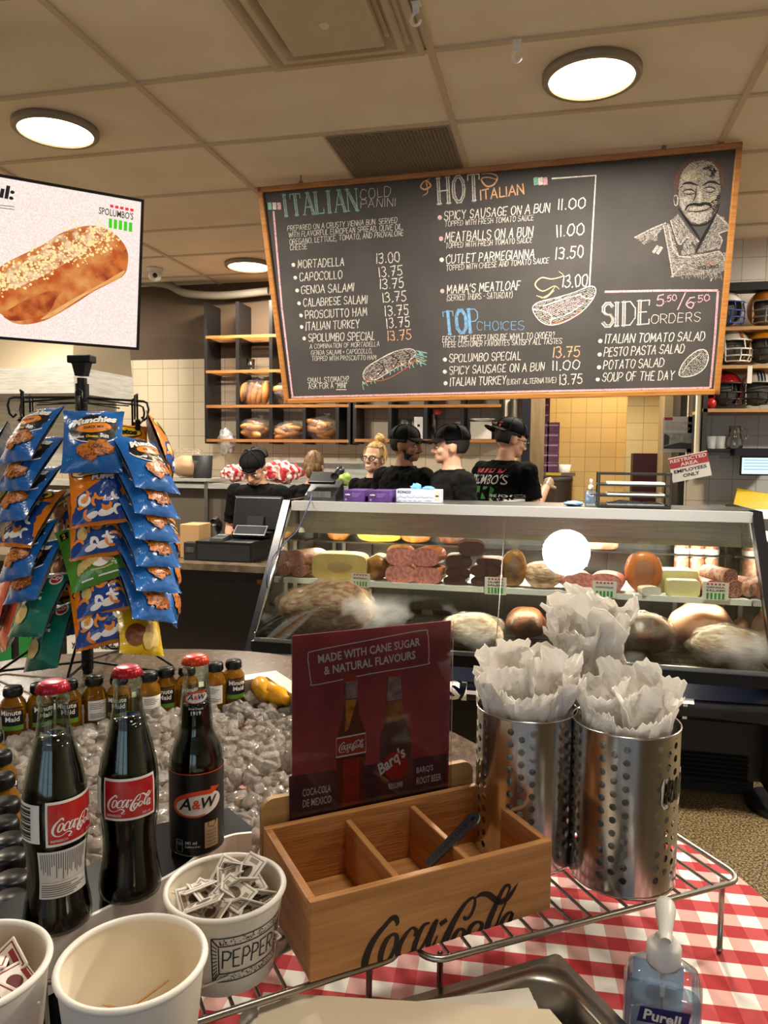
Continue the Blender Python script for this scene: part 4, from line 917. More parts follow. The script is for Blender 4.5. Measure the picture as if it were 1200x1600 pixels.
# ------------------------------------------------------------------ hand sanitiser bottle
def sanitiser(loc, s, rz, lab, name='sanitizer_bottle'):
    t = thing(name, lab, 'hand sanitizer', loc, rz); W, D, Hh = .069*s, .040*s, .105*s
    PL = film('clear_plastic', '#fafbfc', .1, .04); GEL = film('gel_blue', '#e2f0fa', 0, .05, .3, fog=.2, fogcol='#c3e0f6')
    def loop(w, d, z, r): return [(x-w/2, y-d/2, z) for x, y in rrect(w, d, r, 5)]
    def loft(ls, m, nm):
        f = MB(); k = len(ls[0]); f.add([p for l in ls for p in l], [(j*k+i, j*k+(i+1) % k, (j+1)*k+(i+1) % k, (j+1)*k+i) for j in range(len(ls)-1) for i in range(k)]+[tuple(range(k))[::-1], tuple(range((len(ls)-1)*k, len(ls)*k))], 0, True); return f.build(nm, m, t)
    loft([loop(W*.94, D*.9, 0, .012*s), loop(W, D, .004*s, .014*s), loop(W, D, Hh*.83, .014*s), loop(W*.9, D*.92, Hh*.93, .014*s), loop(W*.55, D*.75, Hh, .012*s), loop(.028*s, .028*s, Hh*1.02, .0139*s)], PL, 'bottle')
    loft([loop(W*.9, D*.86, .003*s, .012*s), loop(W*.955, D*.93, .006*s, .013*s), loop(W*.955, D*.93, Hh*.68, .013*s), loop(W*.94, D*.9, Hh*.685, .013*s)], GEL, 'gel')
    f = MB(); f.lathe([(.0145*s, Hh*.985), (.0155*s, Hh), (.0155*s, Hh*1.16), (.0135*s, Hh*1.19), (.0085*s, Hh*1.20), (.0085*s, Hh*1.24), (.0, Hh*1.24)], 32); f.build('collar', WHITE, t)
    f = MB(); f.lathe([(.0045*s, Hh*1.23), (.0045*s, Hh*1.38), (.0, Hh*1.38)], 16); f.tube([(0, 0, .01*s), (0, 0, Hh)], .0022*s, 0, 8); f.build('stem', WHITE, t)
    f = MB(); f.tube([(0, .012*s, Hh*1.47), (0, .004*s, Hh*1.475), (0, -.010*s, Hh*1.455), (0, -.026*s, Hh*1.42), (0, -.033*s, Hh*1.395)], [.0085*s, .0095*s, .0075*s, .0055*s, .0045*s], 0, 12); f.lathe([(.0055*s, Hh*1.30), (.0095*s, Hh*1.46)], 16); f.build('nozzle', WHITE, t)
    f = MB(); F = lambda k: (lambda x, y: V((x, -D/2-.0006-.0003*k, y+.0205*s)))
    f.map2(([(-.022*s, .036*s), (.022*s, .040*s), (.024*s, .055*s), (-.019*s, .051*s)], [(0, 1, 2, 3)]), F(0), 0)
    f.map2(fit2(T2('Purell', 1, .03, .15), -.0165*s, .0395*s, .033*s), F(1), 1)
    f.map2(fit2(T2('ADVANCED', 1, .02), -.0195*s, .0285*s, .039*s), F(0), 0); f.map2(fit2(T2('AVANCÉ', 1, .02), -.0155*s, .0175*s, .031*s), F(0), 0)
    f.map2(fit2(T2('hand sanitizer', 1, 0), -.012*s, .0250*s, .024*s), F(0), 0); f.map2(fit2(T2('POUR LES MAINS', 1, 0), -.013*s, .0135*s, .026*s), F(0), 0)
    f.build('label', [mat('label_navy', '#1b2260', .4), INKW], t)
    f = MB(); f.box((-.004*s, D*.40, .055*s), (.046*s, .0008, .078*s)); f.build('back_label', mat('back_label_blue', '#e3eef7', .5), t); return t
pz = at(1036, 1520, Z=1.02); sanitiser((pz.x, pz.y, .9255), 1.0, -.12, 'clear pump bottle of blue hand sanitizer on the gingham cloth at lower right')
# ------------------------------------------------------------------ revolving snack rack on the counter
RX, RY = -1.195, 1.712
WB = mat('rack_black', '#0b0b0c', .4, .3)
rk = thing('snack_rack', 'black wire revolving rack of snack bags standing on the stone counter', 'snack rack', (RX, RY, .92))
RH = 1.645-.92
f = MB(); f.cyl((0, 0, .09), .0155, .16, 0, 16); f.cyl((0, 0, .09), .019, .03, 0, 16); f.build('base_socket', WB, rk)
f = MB(); f.cyl((0, 0, RH/2+.02), .0125, RH+.06, 0, 16); f.cyl((0, 0, RH+.01), .017, .05, 0, 16); f.build('pole', WB, rk)
f = MB(); f.bbox((0, 0, RH+.098), (.068, .03, .02), .003); f.hull([(-.012, -.012, RH+.055), (.012, -.012, RH+.055), (.012, .012, RH+.055), (-.012, .012, RH+.055)], [(-.022, -.013, RH+.09), (.022, -.013, RH+.09), (.022, .013, RH+.09), (-.022, .013, RH+.09)]); f.build('sign_holder', WB, rk)
for k, a in enumerate((-160, -75, 15, 105)):
    a = rad(a); c, s = cos(a), sin(a); P = [(.016*c, .016*s, .15), (.20*c-.03*s*0, .20*s, .008)]
    l, w_ = .215, .02
    P = [(.016*c, .016*s, .155), (l*c-w_*s, l*s+w_*c, .016), ((l+.012)*c-w_*s*.5, (l+.012)*s+w_*c*.5, .006), ((l+.012)*c+w_*s*.5, (l+.012)*s-w_*c*.5, .006), (l*c+w_*s, l*s-w_*c, .006), (.017*c, .017*s, .03)]
    MB().tube(P, .0036, 0, 8).build('base_loop', WB, rk)
ANG = [-58, -122, 4, 64, 124, 182]; RR = .148
for a in ANG:
    a = rad(a); c, s = cos(a), sin(a); q = lambda r, z, t=0: (r*c-t*s, r*s+t*c, z)
    f = MB(); f.tube([q(.012, RH), q(RR+.02, RH-.01), q(RR+.03, RH-.014), q(RR+.034, RH-.03), q(RR+.030, RH-.05), q(RR+.022, RH-.058), q(RR+.015, RH-.05)], .003, 0, 8)
    f.tube([q(.012, RH-.014), q(RR-.03, RH-.02, .02)], .0018, 0, 6)
    g_ = f.build('arm', WB, rk)
    f = MB(); f.tube([q(RR, RH-.012, .006), q(RR, RH+.004, .006), q(RR+.004, RH+.008, 0), q(RR, RH+.004, -.006), q(RR, RH-.05, -.006)], .0028, 0, 8); f.tube([q(RR, RH-.012, .006), q(RR, .12, .006)], .0024, 0, 6)
    for z in [RH-.07-.062*i for i in range(9)]: f.box(q(RR+.004, z), (.008, .012, .026), 0, None, a); f.tube([q(RR, z+.012), q(RR+.012, z+.004)], .003, 0, 6)
    f.build('clip_strip', WB, rk)
# printed ring label near the foot of the rack and the top
# ---- snack bags
BW, BH = .126, .150
def bag_y(x, z, seed, amp=.025):
    u, v = abs(x)/(BW/2), abs(z+BH/2)/(BH/2); u = min(u, 1); v = min(v, 1)
    b = amp*(1-u**2.2)*(1-v**3.0)**.8
    b += .0016*mnoise.noise(V((x*70+seed*9, z*70, seed)))*(1-u**4)*(1-v**6)+.0012*sin((x+seed*.01)*160)*(v**5)
    return b
def half_w(z):
    v = abs(z+BH/2)/(BH/2); return BW/2*(1-.07*(1-v**4))
def bag_mesh(seed, base_m, decals, mats_):
    f = MB(); nx, nz = 22, 30; rr = random.Random(seed)
    for side, mi in ((-1, 0), (1, 1)):
        vs = []
        for j in range(nz+1):
            z = -BH*j/nz
            for i in range(nx+1):
                x = (i/nx-.5)*2*half_w(z); edge_ = (j in (0, nz)); zz = z+(.0012 if (edge_ and i % 2) else 0)
                vs.append((x, side*(bag_y(x, z, seed+(50 if side > 0 else 0), (.025 if side < 0 else .014))+.0004), zz))
        fs = []
        for j in range(nz):
            for i in range(nx):
                q = (j*(nx+1)+i, (j+1)*(nx+1)+i, (j+1)*(nx+1)+i+1, j*(nx+1)+i+1); fs.append(q if side < 0 else q[::-1])
        f.add(vs, fs, mi, True)
    def F(k): return lambda x, z: V((x*half_w(z)/(BW/2), -bag_y(x, z, seed)-.0026-.0004*k, z))
    decals(f, F, rr); return f
def chips(f, F, rr, cx, cz, n, sx, sz, m0, m1):
    for i in range(n):
        a = rr.uniform(0, 6.28); r = sqrt(rr.random()); x, z = cx+sx*r*cos(a), cz+sz*r*sin(a)*.8; w = rr.uniform(.011, .018); ro = rr.uniform(-.9, .9)
        k = 6 if i % 3 else 4
        o = [(cos(t*2*pi/k)*w*rr.uniform(.8, 1.1), sin(t*2*pi/k)*w*.72*rr.uniform(.8, 1.1)) for t in range(k)]
        def sh(s, d): 
            c_, s_ = cos(ro), sin(ro); P = [(x+(p[0]*c_-p[1]*s_)*s+d, z+(p[0]*s_+p[1]*c_)*s-d) for p in o]; c0 = (x+d, z-d)
            v = [c0]+[((c0[0]+p[0])/2, (c0[1]+p[1])/2) for p in P]+P; n_ = len(P)
            return (v, [(0, 1+t, 1+(t+1) % n_) for t in range(n_)]+[(1+t, 1+n_+t, 1+n_+(t+1) % n_, 1+(t+1) % n_) for t in range(n_)])
        f.map2(sh(1.08, .0008), F(2+i*.22), m1); f.map2(sh(1, 0), F(2.1+i*.22), m0)
        f.map2(ribbon([(x-w*.5, z-.001), (x, z+.001), (x+w*.4, z-.002)], .0012), F(2.2+i*.22), m1)
FOIL = dict(rough=.22, spec=.6, coat=.3, bump=.18, bs=70)
BLUE = mat('bag_blue', '#1460ad', **FOIL); ORAN = mat('bag_orange', '#df7d12', **FOIL); GRN = mat('bag_green', '#4b8a2a', **FOIL); TEAL = mat('bag_teal', '#0f6b5c', **FOIL); YEL = mat('bag_yellow', '#c9a512', **FOIL); REDB = mat('bag_coral', '#d55a3a', **FOIL)
SILV = mat('bag_back_silver', '#b8b8b8', .4, .3, col2='#8b8b8e', vs=60, stretch=(.1, 1, 3)); BDK = mat('bag_dark_blue', '#123f8a', **FOIL)
pK = mat('print_black', '#111014', .35); pW = mat('print_bag_white', '#f1eee8', .35); pO = mat('print_chip', '#c8761c', .4, col2='#b4621a', vs=120); pD = mat('print_chip_dark', '#6e3510', .4); pY = mat('print_yellow', '#f0c81e', .35); pT = mat('print_tan', '#d9bd78', .4, col2='#c7a860', vs=80); pOO = mat('print_orange', '#e8892a', .35); pR = mat('print_seal_red', '#b3222c', .4); pB = mat('print_light_blue', '#4aa3df', .35)
def d_munch(f, F, rr):
    f.map2(ell(.004, -.055, .053, .034, 40, 9, .12), F(0), 2); f.map2(ribbon([(.004+.053*cos(a)*1.02, -.055+.034*sin(a)*1.05) for a in [rad(-170+i*9) for i in range(22)]], .0022), F(.6), 3)
    f.map2(ell(.004, -.053, .037, .0135, 26, 5, .12), F(.8), 4)
    v = fit2(T2('Munchies', 1, .06, .18), -.043, -.0435, .094, .017); f.map2(v, lambda x, z: F(1.2)(x+.0013, z+.16*x-.0015), 2); f.map2(v, lambda x, z: F(1.8)(x, z+.16*x), 3)
    f.map2(fit2(T2('SNACK MIX', 1, .02), -.018, -.057, .044), lambda x, z: F(1.5)(x, z+.12*x), 2)
    f.map2(fit2(T2('Original', 1, .02), -.014, -.020, .03), lambda x, z: F(1)(x, z+.1*x), 3)
    f.map2(fit2(T2('Doritos', 1, .05), -.040, -.079, .024), F(1.5), 3); f.map2(fit2(T2('Cheetos', 1, .05), -.012, -.079, .026), F(1.5), 5); f.map2(fit2(T2('Sun', 1, .05), .018, -.077, .018), F(1.5), 3)
    chips(f, F, rr, .008, -.106, 17, .032, .020, 6, 7)
    f.map2(fit2(T2('54 g', 1, .03), -.052, -.128, .012), F(1), 8)
MUN = [BLUE, SILV, pK, pW, pOO, pY, pO, pD, pB]
def d_cheet(f, F, rr):
    n = 16; vs = []; fs = []
    for j in range(13):
        for i in range(n+1):
            x = (i/n-.5)*BW*.985; top = -.062+.34*x+.006*sin(x*40); vs.append((x, -BH+.006+(top+BH-.006)*j/12))
    fs = [(j*(n+1)+i, j*(n+1)+i+1, (j+1)*(n+1)+i+1, (j+1)*(n+1)+i) for j in range(12) for i in range(n)]
    f.map2((vs, fs), F(0), 2)
    f.map2(ell(-.004, -.026, .052, .017, 30, 3, .06), F(.5), 3); f.map2(ribbon([(-.004+.052*cos(a), -.026+.003*cos(a)+.017*sin(a)) for a in [i*2*pi/40 for i in range(41)]], .003), F(1), 4)
    v = fit2(T2('Cheetos', 1, .07, .1), -.043, -.035, .080, .017); f.map2(v, lambda x, z: F(1.6)(x, z+.08*x+.0), 4)
    v = fit2(T2('PUFFS', 1, .05, .1), -.010, -.056, .048, .011); f.map2(v, F(1.6), 5); f.map2(v, lambda x, z: F(2)(x-.0012, z+.001), 6)
    for i in range(11):
        x, z, a0 = rr.uniform(-.045, .05), rr.uniform(-.135, -.075), rr.uniform(0, 6.28); r = rr.uniform(.008, .013)
        if z > -.075+.3*x: z -= .02
        P = [(x+r*cos(a0+t*.35), z+r*sin(a0+t*.35)) for t in range(9)]
        f.map2(ribbon(P, [.003, .0055, .0065, .0068, .0068, .0068, .0065, .0055, .003]), F(2+.1*i), 7 if i % 3 else 6)
    f.map2(ell(-.034, -.10, .012, .015, 16, 2), F(1.2), 8); f.map2(ell(.012, -.128, .018, .008, 16, 2, .2), F(1.4), 6); f.map2(ell(-.018, -.132, .014, .006, 16, 2, .3), F(1.4), 6)
CHE = [ORAN, SILV, BDK, pY, pK, BDK, pW, pOO, pT]
def d_green(f, F, rr):
    f.map2(rect2(-.056, -.030, -.036, -.012, 4, 4), F(0), 2); f.map2(T2('2', .012, .02), lambda x, z: F(.6)(x-.050, z-.027), 3)
    f.map2(fit2(T2('SOUR CREAM', 1, .02), -.03, -.04, .06), F(.5), 4)
    f.map2(fit2(T2('FRENCH ONION', 1, .03), -.034, -.072, .068), F(.5), 4); f.map2(fit2(T2('OIGNON À LA FRANÇAISE', 1, .03), -.050, -.084, .098), F(.5), 4)
    f.map2(ell(.016, -.106, .020, .016, 20, 2), F(.5), 4)
    for i in range(6): f.map2(ell(-.032+i*.009, -.112+.003*i, .006, .014, 14, 2, -.5), F(.8+.1*i), 5)
    f.map2(ell(.034, -.104, .013, .012, 16, 2), F(1.5), 6); f.map2(ribbon([(-.01, -.123), (.02, -.126), (.04, -.122)], .003), F(1.5), 5)
    f.map2(rect2(-.036, -.140, -.010, -.137, 4, 1), F(.5), 4); f.map2(rect2(.002, -.140, .044, -.137, 5, 1), F(.5), 4)
GRE = [GRN, SILV, pK, pY, pW, pT, mat('print_onion', '#a9743a', .4)]
def d_teal(f, F, rr):
    f.map2(ell(.042, -.022, .014, .014, 20, 2), F(.5), 2); f.map2(ell(.042, -.022, .011, .011, 20, 2), F(.9), 3); f.map2(fit2(T2('LSF', 1, .04), .033, -.025, .018), F(1.3), 2)
    f.map2(fit2(T2('Salt & Vinegar', 1, .02), -.044, -.066, .074), F(.5), 2); f.map2(fit2(T2('Sel & vinaigre', 1, .03), -.044, -.078, .078), F(.5), 2)
    P = [(cos(t*.4)*(1+.06*sin(t*3))*.024-.012, sin(t*.4)*.021-.108) for t in range(16)]; f.map2(([(-.012, -.108)]+P, [(0, 1+t, 1+(t+1) % 16) for t in range(16)]), F(1.4), 4)
    f.map2(ell(-.048, -.10, .006, .009, 12), F(.6), 2)
TEA = [TEAL, SILV, pW, pR, pT]
def d_yel(f, F, rr):
    f.map2(fit2(T2('Coarse', 1, .02), .002, -.062, .040), F(.5), 2); f.map2(fit2(T2('Classic', 1, .02), -.002, -.074, .044), F(.5), 2)
    f.map2(ell(-.028, -.112, .025, .024, 24, 3), F(.5), 3)
    for i, (x, z) in enumerate(((.012, -.105), (.026, -.116), (.004, -.122))): f.map2(ell(x, z, .020, .018, 20, 3, i), F(1+.3*i), 4)
YEP = [YEL, SILV, pK, pD, pT]
def d_red(f, F, rr): f.map2(ell(0, -.09, .035, .025, 24, 3), F(.5), 2); f.map2(ell(.005, -.095, .026, .018, 24, 3), F(.9), 3)
REP = [REDB, SILV, pW, pO]
TYPES = {'m': ('snack_bag', d_munch, MUN), 'c': ('snack_bag', d_cheet, CHE), 'g': ('snack_bag', d_green, GRE), 't': ('snack_bag', d_teal, TEA), 'y': ('snack_bag', d_yel, YEP), 'r': ('snack_bag', d_red, REP)}
BAGM = {}
def bag(ty, top, bot, D, dD, yaw, lab, var=0, s=1.09, flip=False):
    nm, dec, ms = TYPES[ty]; key = (ty, var)
    p = at(top[0], top[1], D=D); q = at(bot[0], bot[1], D=D-dD); down = (q-p).normalized(); a = rad(yaw); n = V((cos(a), sin(a), 0))
    if key not in BAGM: ob = bag_mesh(hash(ty) % 7+var*3 if False else ord(ty)+var*3, None, dec, ms).build(nm, ms); BAGM[key] = ob.data
    else: ob = bpy.data.objects.new(nm, BAGM[key]); C.objects.link(ob)
    z = -down; y = -(n-n.dot(z)*z).normalized(); x = y.cross(z)
    ob.matrix_world = Matrix.Translation(p) @ Matrix((x, y, z)).transposed().to_4x4() @ Matrix.Scale(s, 4)
    tag(ob, lab, 'snack bag', 'snack bags clipped to the revolving rack'); return ob
FL, FM, FR = -108, -62, -18
LS = [('m', (74, 640), (26, 714), 1.80), ('m', (76, 684), (24, 758), 1.80), ('m', (70, 732), (22, 800), 1.80), ('c', (76, 766), (22, 852), 1.81), ('m', (66, 816), (28, 890), 1.81), ('m', (74, 846), (36, 930), 1.80), ('t', (84, 896), (40, 992), 1.79), ('t', (92, 944), (62, 1050), 1.81)]
LL = ['topmost blue snack mix bag of the left column on the rack', 'second blue snack mix bag down the left column', 'third blue snack mix bag down the left column', 'orange and blue cheese puff bag below three blue bags, left column', 'blue bag under the cheese puff bag in the left column', 'lowest blue snack mix bag of the left column, above the teal bags', 'upper teal salt and vinegar chip bag at lower left of the rack', 'lower teal chip bag, hanging lowest at left above the counter']
for i, (ty, a, b, D) in enumerate(LS): bag(ty, a, b, D+.004*i*0, .075, FL, LL[i], i % 2)
MS = [('m', (147, 643), (144, 728), 1.76), ('c', (152, 722), (160, 815), 1.76), ('c', (150, 772), (158, 862), 1.775), ('g', (130, 818), (156, 904), 1.775), ('c', (152, 862), (166, 948), 1.78), ('c', (152, 906), (166, 1000), 1.77)]
ML = ['blue snack mix bag at the top of the middle column facing the camera', 'upper orange and blue cheese puff bag of the middle column', 'cheese puff bag overlapped by the one above it, over the green bag', 'green french onion chip bag in the middle column', 'cheese puff bag directly under the green bag', 'lowest cheese puff bag of the middle column, above the rack base']
for i, (ty, a, b, D) in enumerate(MS): bag(ty, a, b, D, .055, FM, ML[i], i % 2)
RS = [('m', (207, 686), (246, 764), 1.79), ('m', (206, 726), (244, 800), 1.79), ('m', (206, 764), (244, 838), 1.79), ('m', (208, 802), (248, 882), 1.79), ('m', (208, 842), (244, 914), 1.79), ('m', (212, 880), (238, 956), 1.79), ('y', (208, 922), (222, 1022), 1.80)]
RL = ['topmost blue snack mix bag of the right column', 'second blue bag down the right column', 'third blue bag down the right column', 'fourth blue bag down the right column', 'fifth blue bag down the right column', 'lowest blue bag of the right column, above the yellow bag', 'yellow chip bag hanging lowest at right above the counter']
for i, (ty, a, b, D) in enumerate(RS): bag(ty, a, b, D, .06, FR, RL[i], i % 2)
XS = [('c', (232, 660), (262, 736), 1.95, 25, 'orange and blue cheese puff bag behind the right column, against the wall tiles'), ('m', (246, 786), (262, 850), 1.93, 15, 'blue bag peeping out right behind the third bag of the right column'), ('m', (248, 836), (264, 905), 1.93, 15, 'blue bag peeping out right behind the fifth bag of the right column'), ('m', (250, 880), (262, 944), 1.93, 15, 'blue bag peeping out right behind the lowest bag of the right column'),
      ('m', (20, 672), (-22, 742), 1.88, -150, 'blue bag behind the left column at the upper left frame edge'), ('m', (24, 716), (-18, 770), 1.9, -150, 'second blue bag behind the left column at the frame edge'), ('y', (28, 764), (-16, 830), 1.88, -150, 'yellow bag behind the left column at the frame edge'),
      ('r', (30, 880), (4, 962), 1.88, -140, 'coral red bag at the left frame edge, upper one'), ('r', (36, 918), (12, 996), 1.87, -135, 'coral red bag at the left frame edge, lower one'),
      ('c', (112, 762), (124, 830), 1.86, -85, 'orange cheese puff bag in the gap between left and middle columns'), ('c', (108, 846), (118, 905), 1.88, -88, 'orange bag low in the gap behind the green bag'), ('m', (112, 892), (116, 960), 1.86, -80, 'blue bag low in the gap between the teal and cheese puff bags'),
      ('c', (188, 664), (190, 740), 1.90, -50, 'orange bag in the gap between the middle and right columns, upper'), ('c', (190, 750), (192, 830), 1.90, -50, 'orange bag in the gap between the middle and right columns, lower'), ('m', (186, 800), (194, 880), 1.86, -40, 'blue bag in the gap left of the right column, middle'), ('m', (188, 866), (196, 940), 1.86, -40, 'blue bag in the gap left of the right column, lower')]
for i, (ty, a, b, D, yw, lab) in enumerate(XS): bag(ty, a, b, D, .04, yw, lab, i % 2)
# ------------------------------------------------------------------ hanging chalk menu board
TLb, TRb, BLb, BRb = at(400, 292, Y=3.93), at(1163, 222, Y=3.90), at(447, 632, Y=4.30), at(1122, 615, Y=4.29)
bu = ((TRb-TLb)+(BRb-BLb)).normalized(); bn_ = bu.cross(((TLb-BLb)+(TRb-BRb))).normalized()
if bn_.y > 0: bn_ = -bn_
bv = bn_.cross(bu)
if bv.z < 0: bv = -bv
bo = (TLb+TRb+BLb+BRb)/4
def bp(x, y): d = at_plane(x, y, bo, bn_)-bo; return (d.dot(bu), d.dot(bv))
cs = [bp(400, 292), bp(1163, 222), bp(1122, 615), bp(447, 632)]
xl, xr = (cs[0][0]+cs[3][0])/2, (cs[1][0]+cs[2][0])/2; yt, yb_ = (cs[0][1]+cs[1][1])/2, (cs[2][1]+cs[3][1])/2
mb_ = thing('menu_board', 'large chalk menu board in an oak frame, hung tilted from the ceiling', 'menu board', bo)
mb_.rotation_euler = Matrix((bu, -bn_, bv)).transposed().to_euler()   # local x along the board, y into it, z up
BO = mat('board_oak', '#ad763c', .45, col2='#95602c', vs=10, stretch=(.6, 10, 10))
CB = mat('chalkboard', '#393635', .8, col2='#423e3c', vs=4, vd=5)
MB().box(((xl+xr)/2, .012, (yt+yb_)/2), (xr-xl-.02, .016, yt-yb_-.02)).build('slate', CB, mb_)
f = MB(); w_ = .030
for x in (xl+w_/2, xr-w_/2): f.bbox((x, .006, (yt+yb_)/2), (w_, .034, yt-yb_), .005)
for z in (yt-w_/2, yb_+w_/2): f.bbox(((xl+xr)/2, .006, z), (xr-xl-.001, .034, w_), .005)
f.build('oak_frame', BO, mb_)
def chalk(name, col, dark='#4a4644'): return mat(name, col, .95, col2=dark, vs=170, vd=2, lo=.50, hi=.78)
CHK = [chalk('chalk_white', '#d6cfc5'), chalk('chalk_peach', '#d9a77c'), chalk('chalk_pink', '#d3a3ab'), chalk('chalk_blue', '#6f9cc4'), chalk('chalk_mint', '#7fb0a3'), chalk('chalk_cream', '#d9c795'), chalk('chalk_grey', '#7d7671', '#3b3836'), chalk('chalk_brown', '#5e3f34', '#3a2d2a'), mat('chalk_black', '#1a1717', .95), chalk('chalk_rust', '#a05a3a')]
W_, PE, PI_, BL, MI, CR, GY, BR_, BK, RU = range(10)
ck = MB(); dc = MB(); pt = MB()
def BM(k=0): return lambda x, y: V((x, .0036-.0004*k, y))
def line(txt, a, b, h, mi=W_, pen=.0055, slant=.12, k=1, m=None, jit=.45):
    p, q = bp(*a), bp(*b); w = hypot(q[0]-p[0], q[1]-p[1]); an = math.atan2(q[1]-p[1], q[0]-p[0]); hh = h*sq_(a)
    vf = strokes(txt, hh, pen*(.62 if pen < .005 else .78), slant, 2.6, jit, w)
    (m or ck).map2(vf, lambda x, y: BM(k)(p[0]+x*cos(an)-y*sin(an), p[1]+x*sin(an)+y*cos(an)), mi)
def sq_(a):
    p, q = bp(a[0], a[1]), bp(a[0], a[1]-10); return hypot(q[0]-p[0], q[1]-p[1])/10
def path(pts, w, mi=W_, k=1, m=None, sm=0, taper=False):
    P = [bp(*p) for p in pts]
    if sm: P = [(p.x, p.y) for p in smooth_path(P, sm)]
    ws = w
    if taper: n_ = len(P); ws = [w*(.25+.75*sin(pi*(i+.5)/n_)) for i in range(n_)]
    (m or ck).map2(ribbon(P, ws), BM(k), mi)
def dot(x, y, r, mi=W_): p = bp(x, y); ck.map2(ell(p[0], p[1], r, r, 10), BM(1), mi)
# rule lines
for pts in ([(427, 330), (440, 480), (457, 622)], [(455, 621), (780, 613), (1109, 606)], [(1122, 455), (1117, 530), (1110, 606)], [(945, 456), (1040, 454), (1122, 454)]):
    path(pts, .011, PI_, 1)
path([(862, 279), (931, 274), (926, 360), (921, 448)], .007, W_, 1)
for x, y, w, h in ((428, 322, 22, 11), (844, 283, 22, 12)):
    for i, c in enumerate((MI, W_, PI_)): path([(x-w/2+w*(i+.5)/3, y-h/2), (x-w/2+w*(i+.5)/3+1, y+h/2)], .022, c, 1+.3*i)
# headings: serif capitals with shaded stems
SER = {'I': [(0, 0, 0, 10)], 'T': [(3.5, 0, 3.5, 10)], 'A': [(3.4, 10, 6.6, 0), ], 'L': [(0, 0, 0, 10)], 'N': [(0, 10, 6.2, 0)], 'H': [(0, 0, 0, 10), (6, 0, 6, 10)], 'O': [], 'P': [(0, 0, 0, 10)], 'S': [], 'D': [(0, 0, 0, 10)], 'E': [(0, 0, 0, 10)]}
EXT = {'T': '0,8 0,10 7,10 7,8', 'A': '0,0 3.4,10|1.1,3.4 5.4,3.4', 'L': '0,0 5,0 5,2', 'N': '0,0 0,10|6.2,0 6.2,10', 'H': '0,5 6,5', 'O': '', 'P': '0,10 4,10 6,8.5 6,6 4,4.6 0,4.6', 'S': '', 'D': '0,10 3.6,10 6.5,7 6.5,3 3.6,0 0,0', 'E': '0,10 5.5,10 5.5,8|0,5.2 4,5.2|0,0 5.6,0 5.6,2', 'I': ''}
def heading(txt, a, b, h, c_out, c_in, pen=.0042, fat=.17):
    p, q = bp(*a), bp(*b); W = hypot(q[0]-p[0], q[1]-p[1]); an = math.atan2(q[1]-p[1], q[0]-p[0]); hh = h*sq_(a); K = hh/10
    adv = {'I': 4.2, 'O': 9.4, 'S': 8.2}; tot = sum(adv.get(c, 9.) for c in txt)-2; x = 1.4; kx = W/tot/K
    fn = lambda X, Y, k: BM(k)(p[0]+X*cos(an)-Y*sin(an), p[1]+X*sin(an)+Y*cos(an))
    def st(pts, w, mi, k): ck.map2(segs([((x+a_)*K*kx, b_*K) for a_, b_ in pts], w, .0006), lambda X, Y: fn(X, Y, k), mi)
    for c in txt:
        t = fat*hh*.5
        if c in 'OS':
            pts = [tuple(float(v) for v in s.split(',')) for s in (_G[c] if c == 'S' else '2.4,0 .4,2.2 0,5 .4,7.8 2.4,10 4.6,10 6.6,7.8 7,5 6.6,2.2 4.6,0 2.4,0').split()]
            st(pts, t*1.5, c_in, 1); st([(a_*1.12-.45, b_*1.04-.2) for a_, b_ in pts], pen, c_out, 2); st([(a_*.72+1., b_*.86+.7) for a_, b_ in pts], pen, c_out, 2)
        else:
            for x0, y0, x1, y1 in SER[c]:
                st([(x0, y0), (x1, y1)], t*1.6, c_in, 1)
                for d in (-.75, .75): st([(x0+d, y0), (x1+d, y1)], pen, c_out, 2)
                for (xx, yy) in ((x0, y0), (x1, y1)):
                    if not (c == 'T' and yy > 5): st([(xx-1.3, yy), (xx+1.3, yy)], pen*1.2, c_out, 2)
            for s in EXT[c].split('|'):
                if s: st([tuple(float(v) for v in q_.split(',')) for q_ in s.split()], pen*1.2, c_out, 2)
            if c in 'AN':
                for (xx, yy) in ((0, 0), (6.2, 10) if c == 'N' else (0, 0)): st([(xx-1, yy), (xx+1, yy)], pen, c_out, 2)
        x += adv.get(c, 9.)
heading('ITALIAN', (444, 338), (557, 329), 33, MI, GY); heading('HOT', (683, 319), (746, 313), 40, W_, GY); heading('TOP', (692, 523), (747, 518), 35, BL, BL); heading('SIDE', (938, 511), (1014, 506), 36, W_, GY)
line('COLD', (563, 312), (610, 306), 15, W_, .0034); line('PANINI', (563, 325), (617, 322), 13, W_, .0034); line('ITALIAN', (751, 312), (818, 303), 15, PE, .008, 0)
line('CHOICES', (745, 516), (818, 515), 13, BL, .0045, 0); line('ORDERS', (1018, 506), (1094, 502), 14, W_, .0042, 0)
for pts in ([(672, 279), (662, 284), (657, 292), (664, 296), (673, 290), (666, 283), (668, 300), (660, 306)], [(752, 272), (766, 271), (777, 276), (772, 288), (760, 291), (752, 280), (762, 277), (778, 281)]): path(pts, .008, PE, 1, None, 4, True)
for pts in ([(873, 424), (880, 431), (862, 436), (846, 434), (836, 445), (848, 455), (866, 447), (874, 452)], [(838, 462), (852, 465), (866, 454)], [(868, 447), (858, 460), (846, 466)]): path(pts, .0065, CR, 1, None, 4, True)
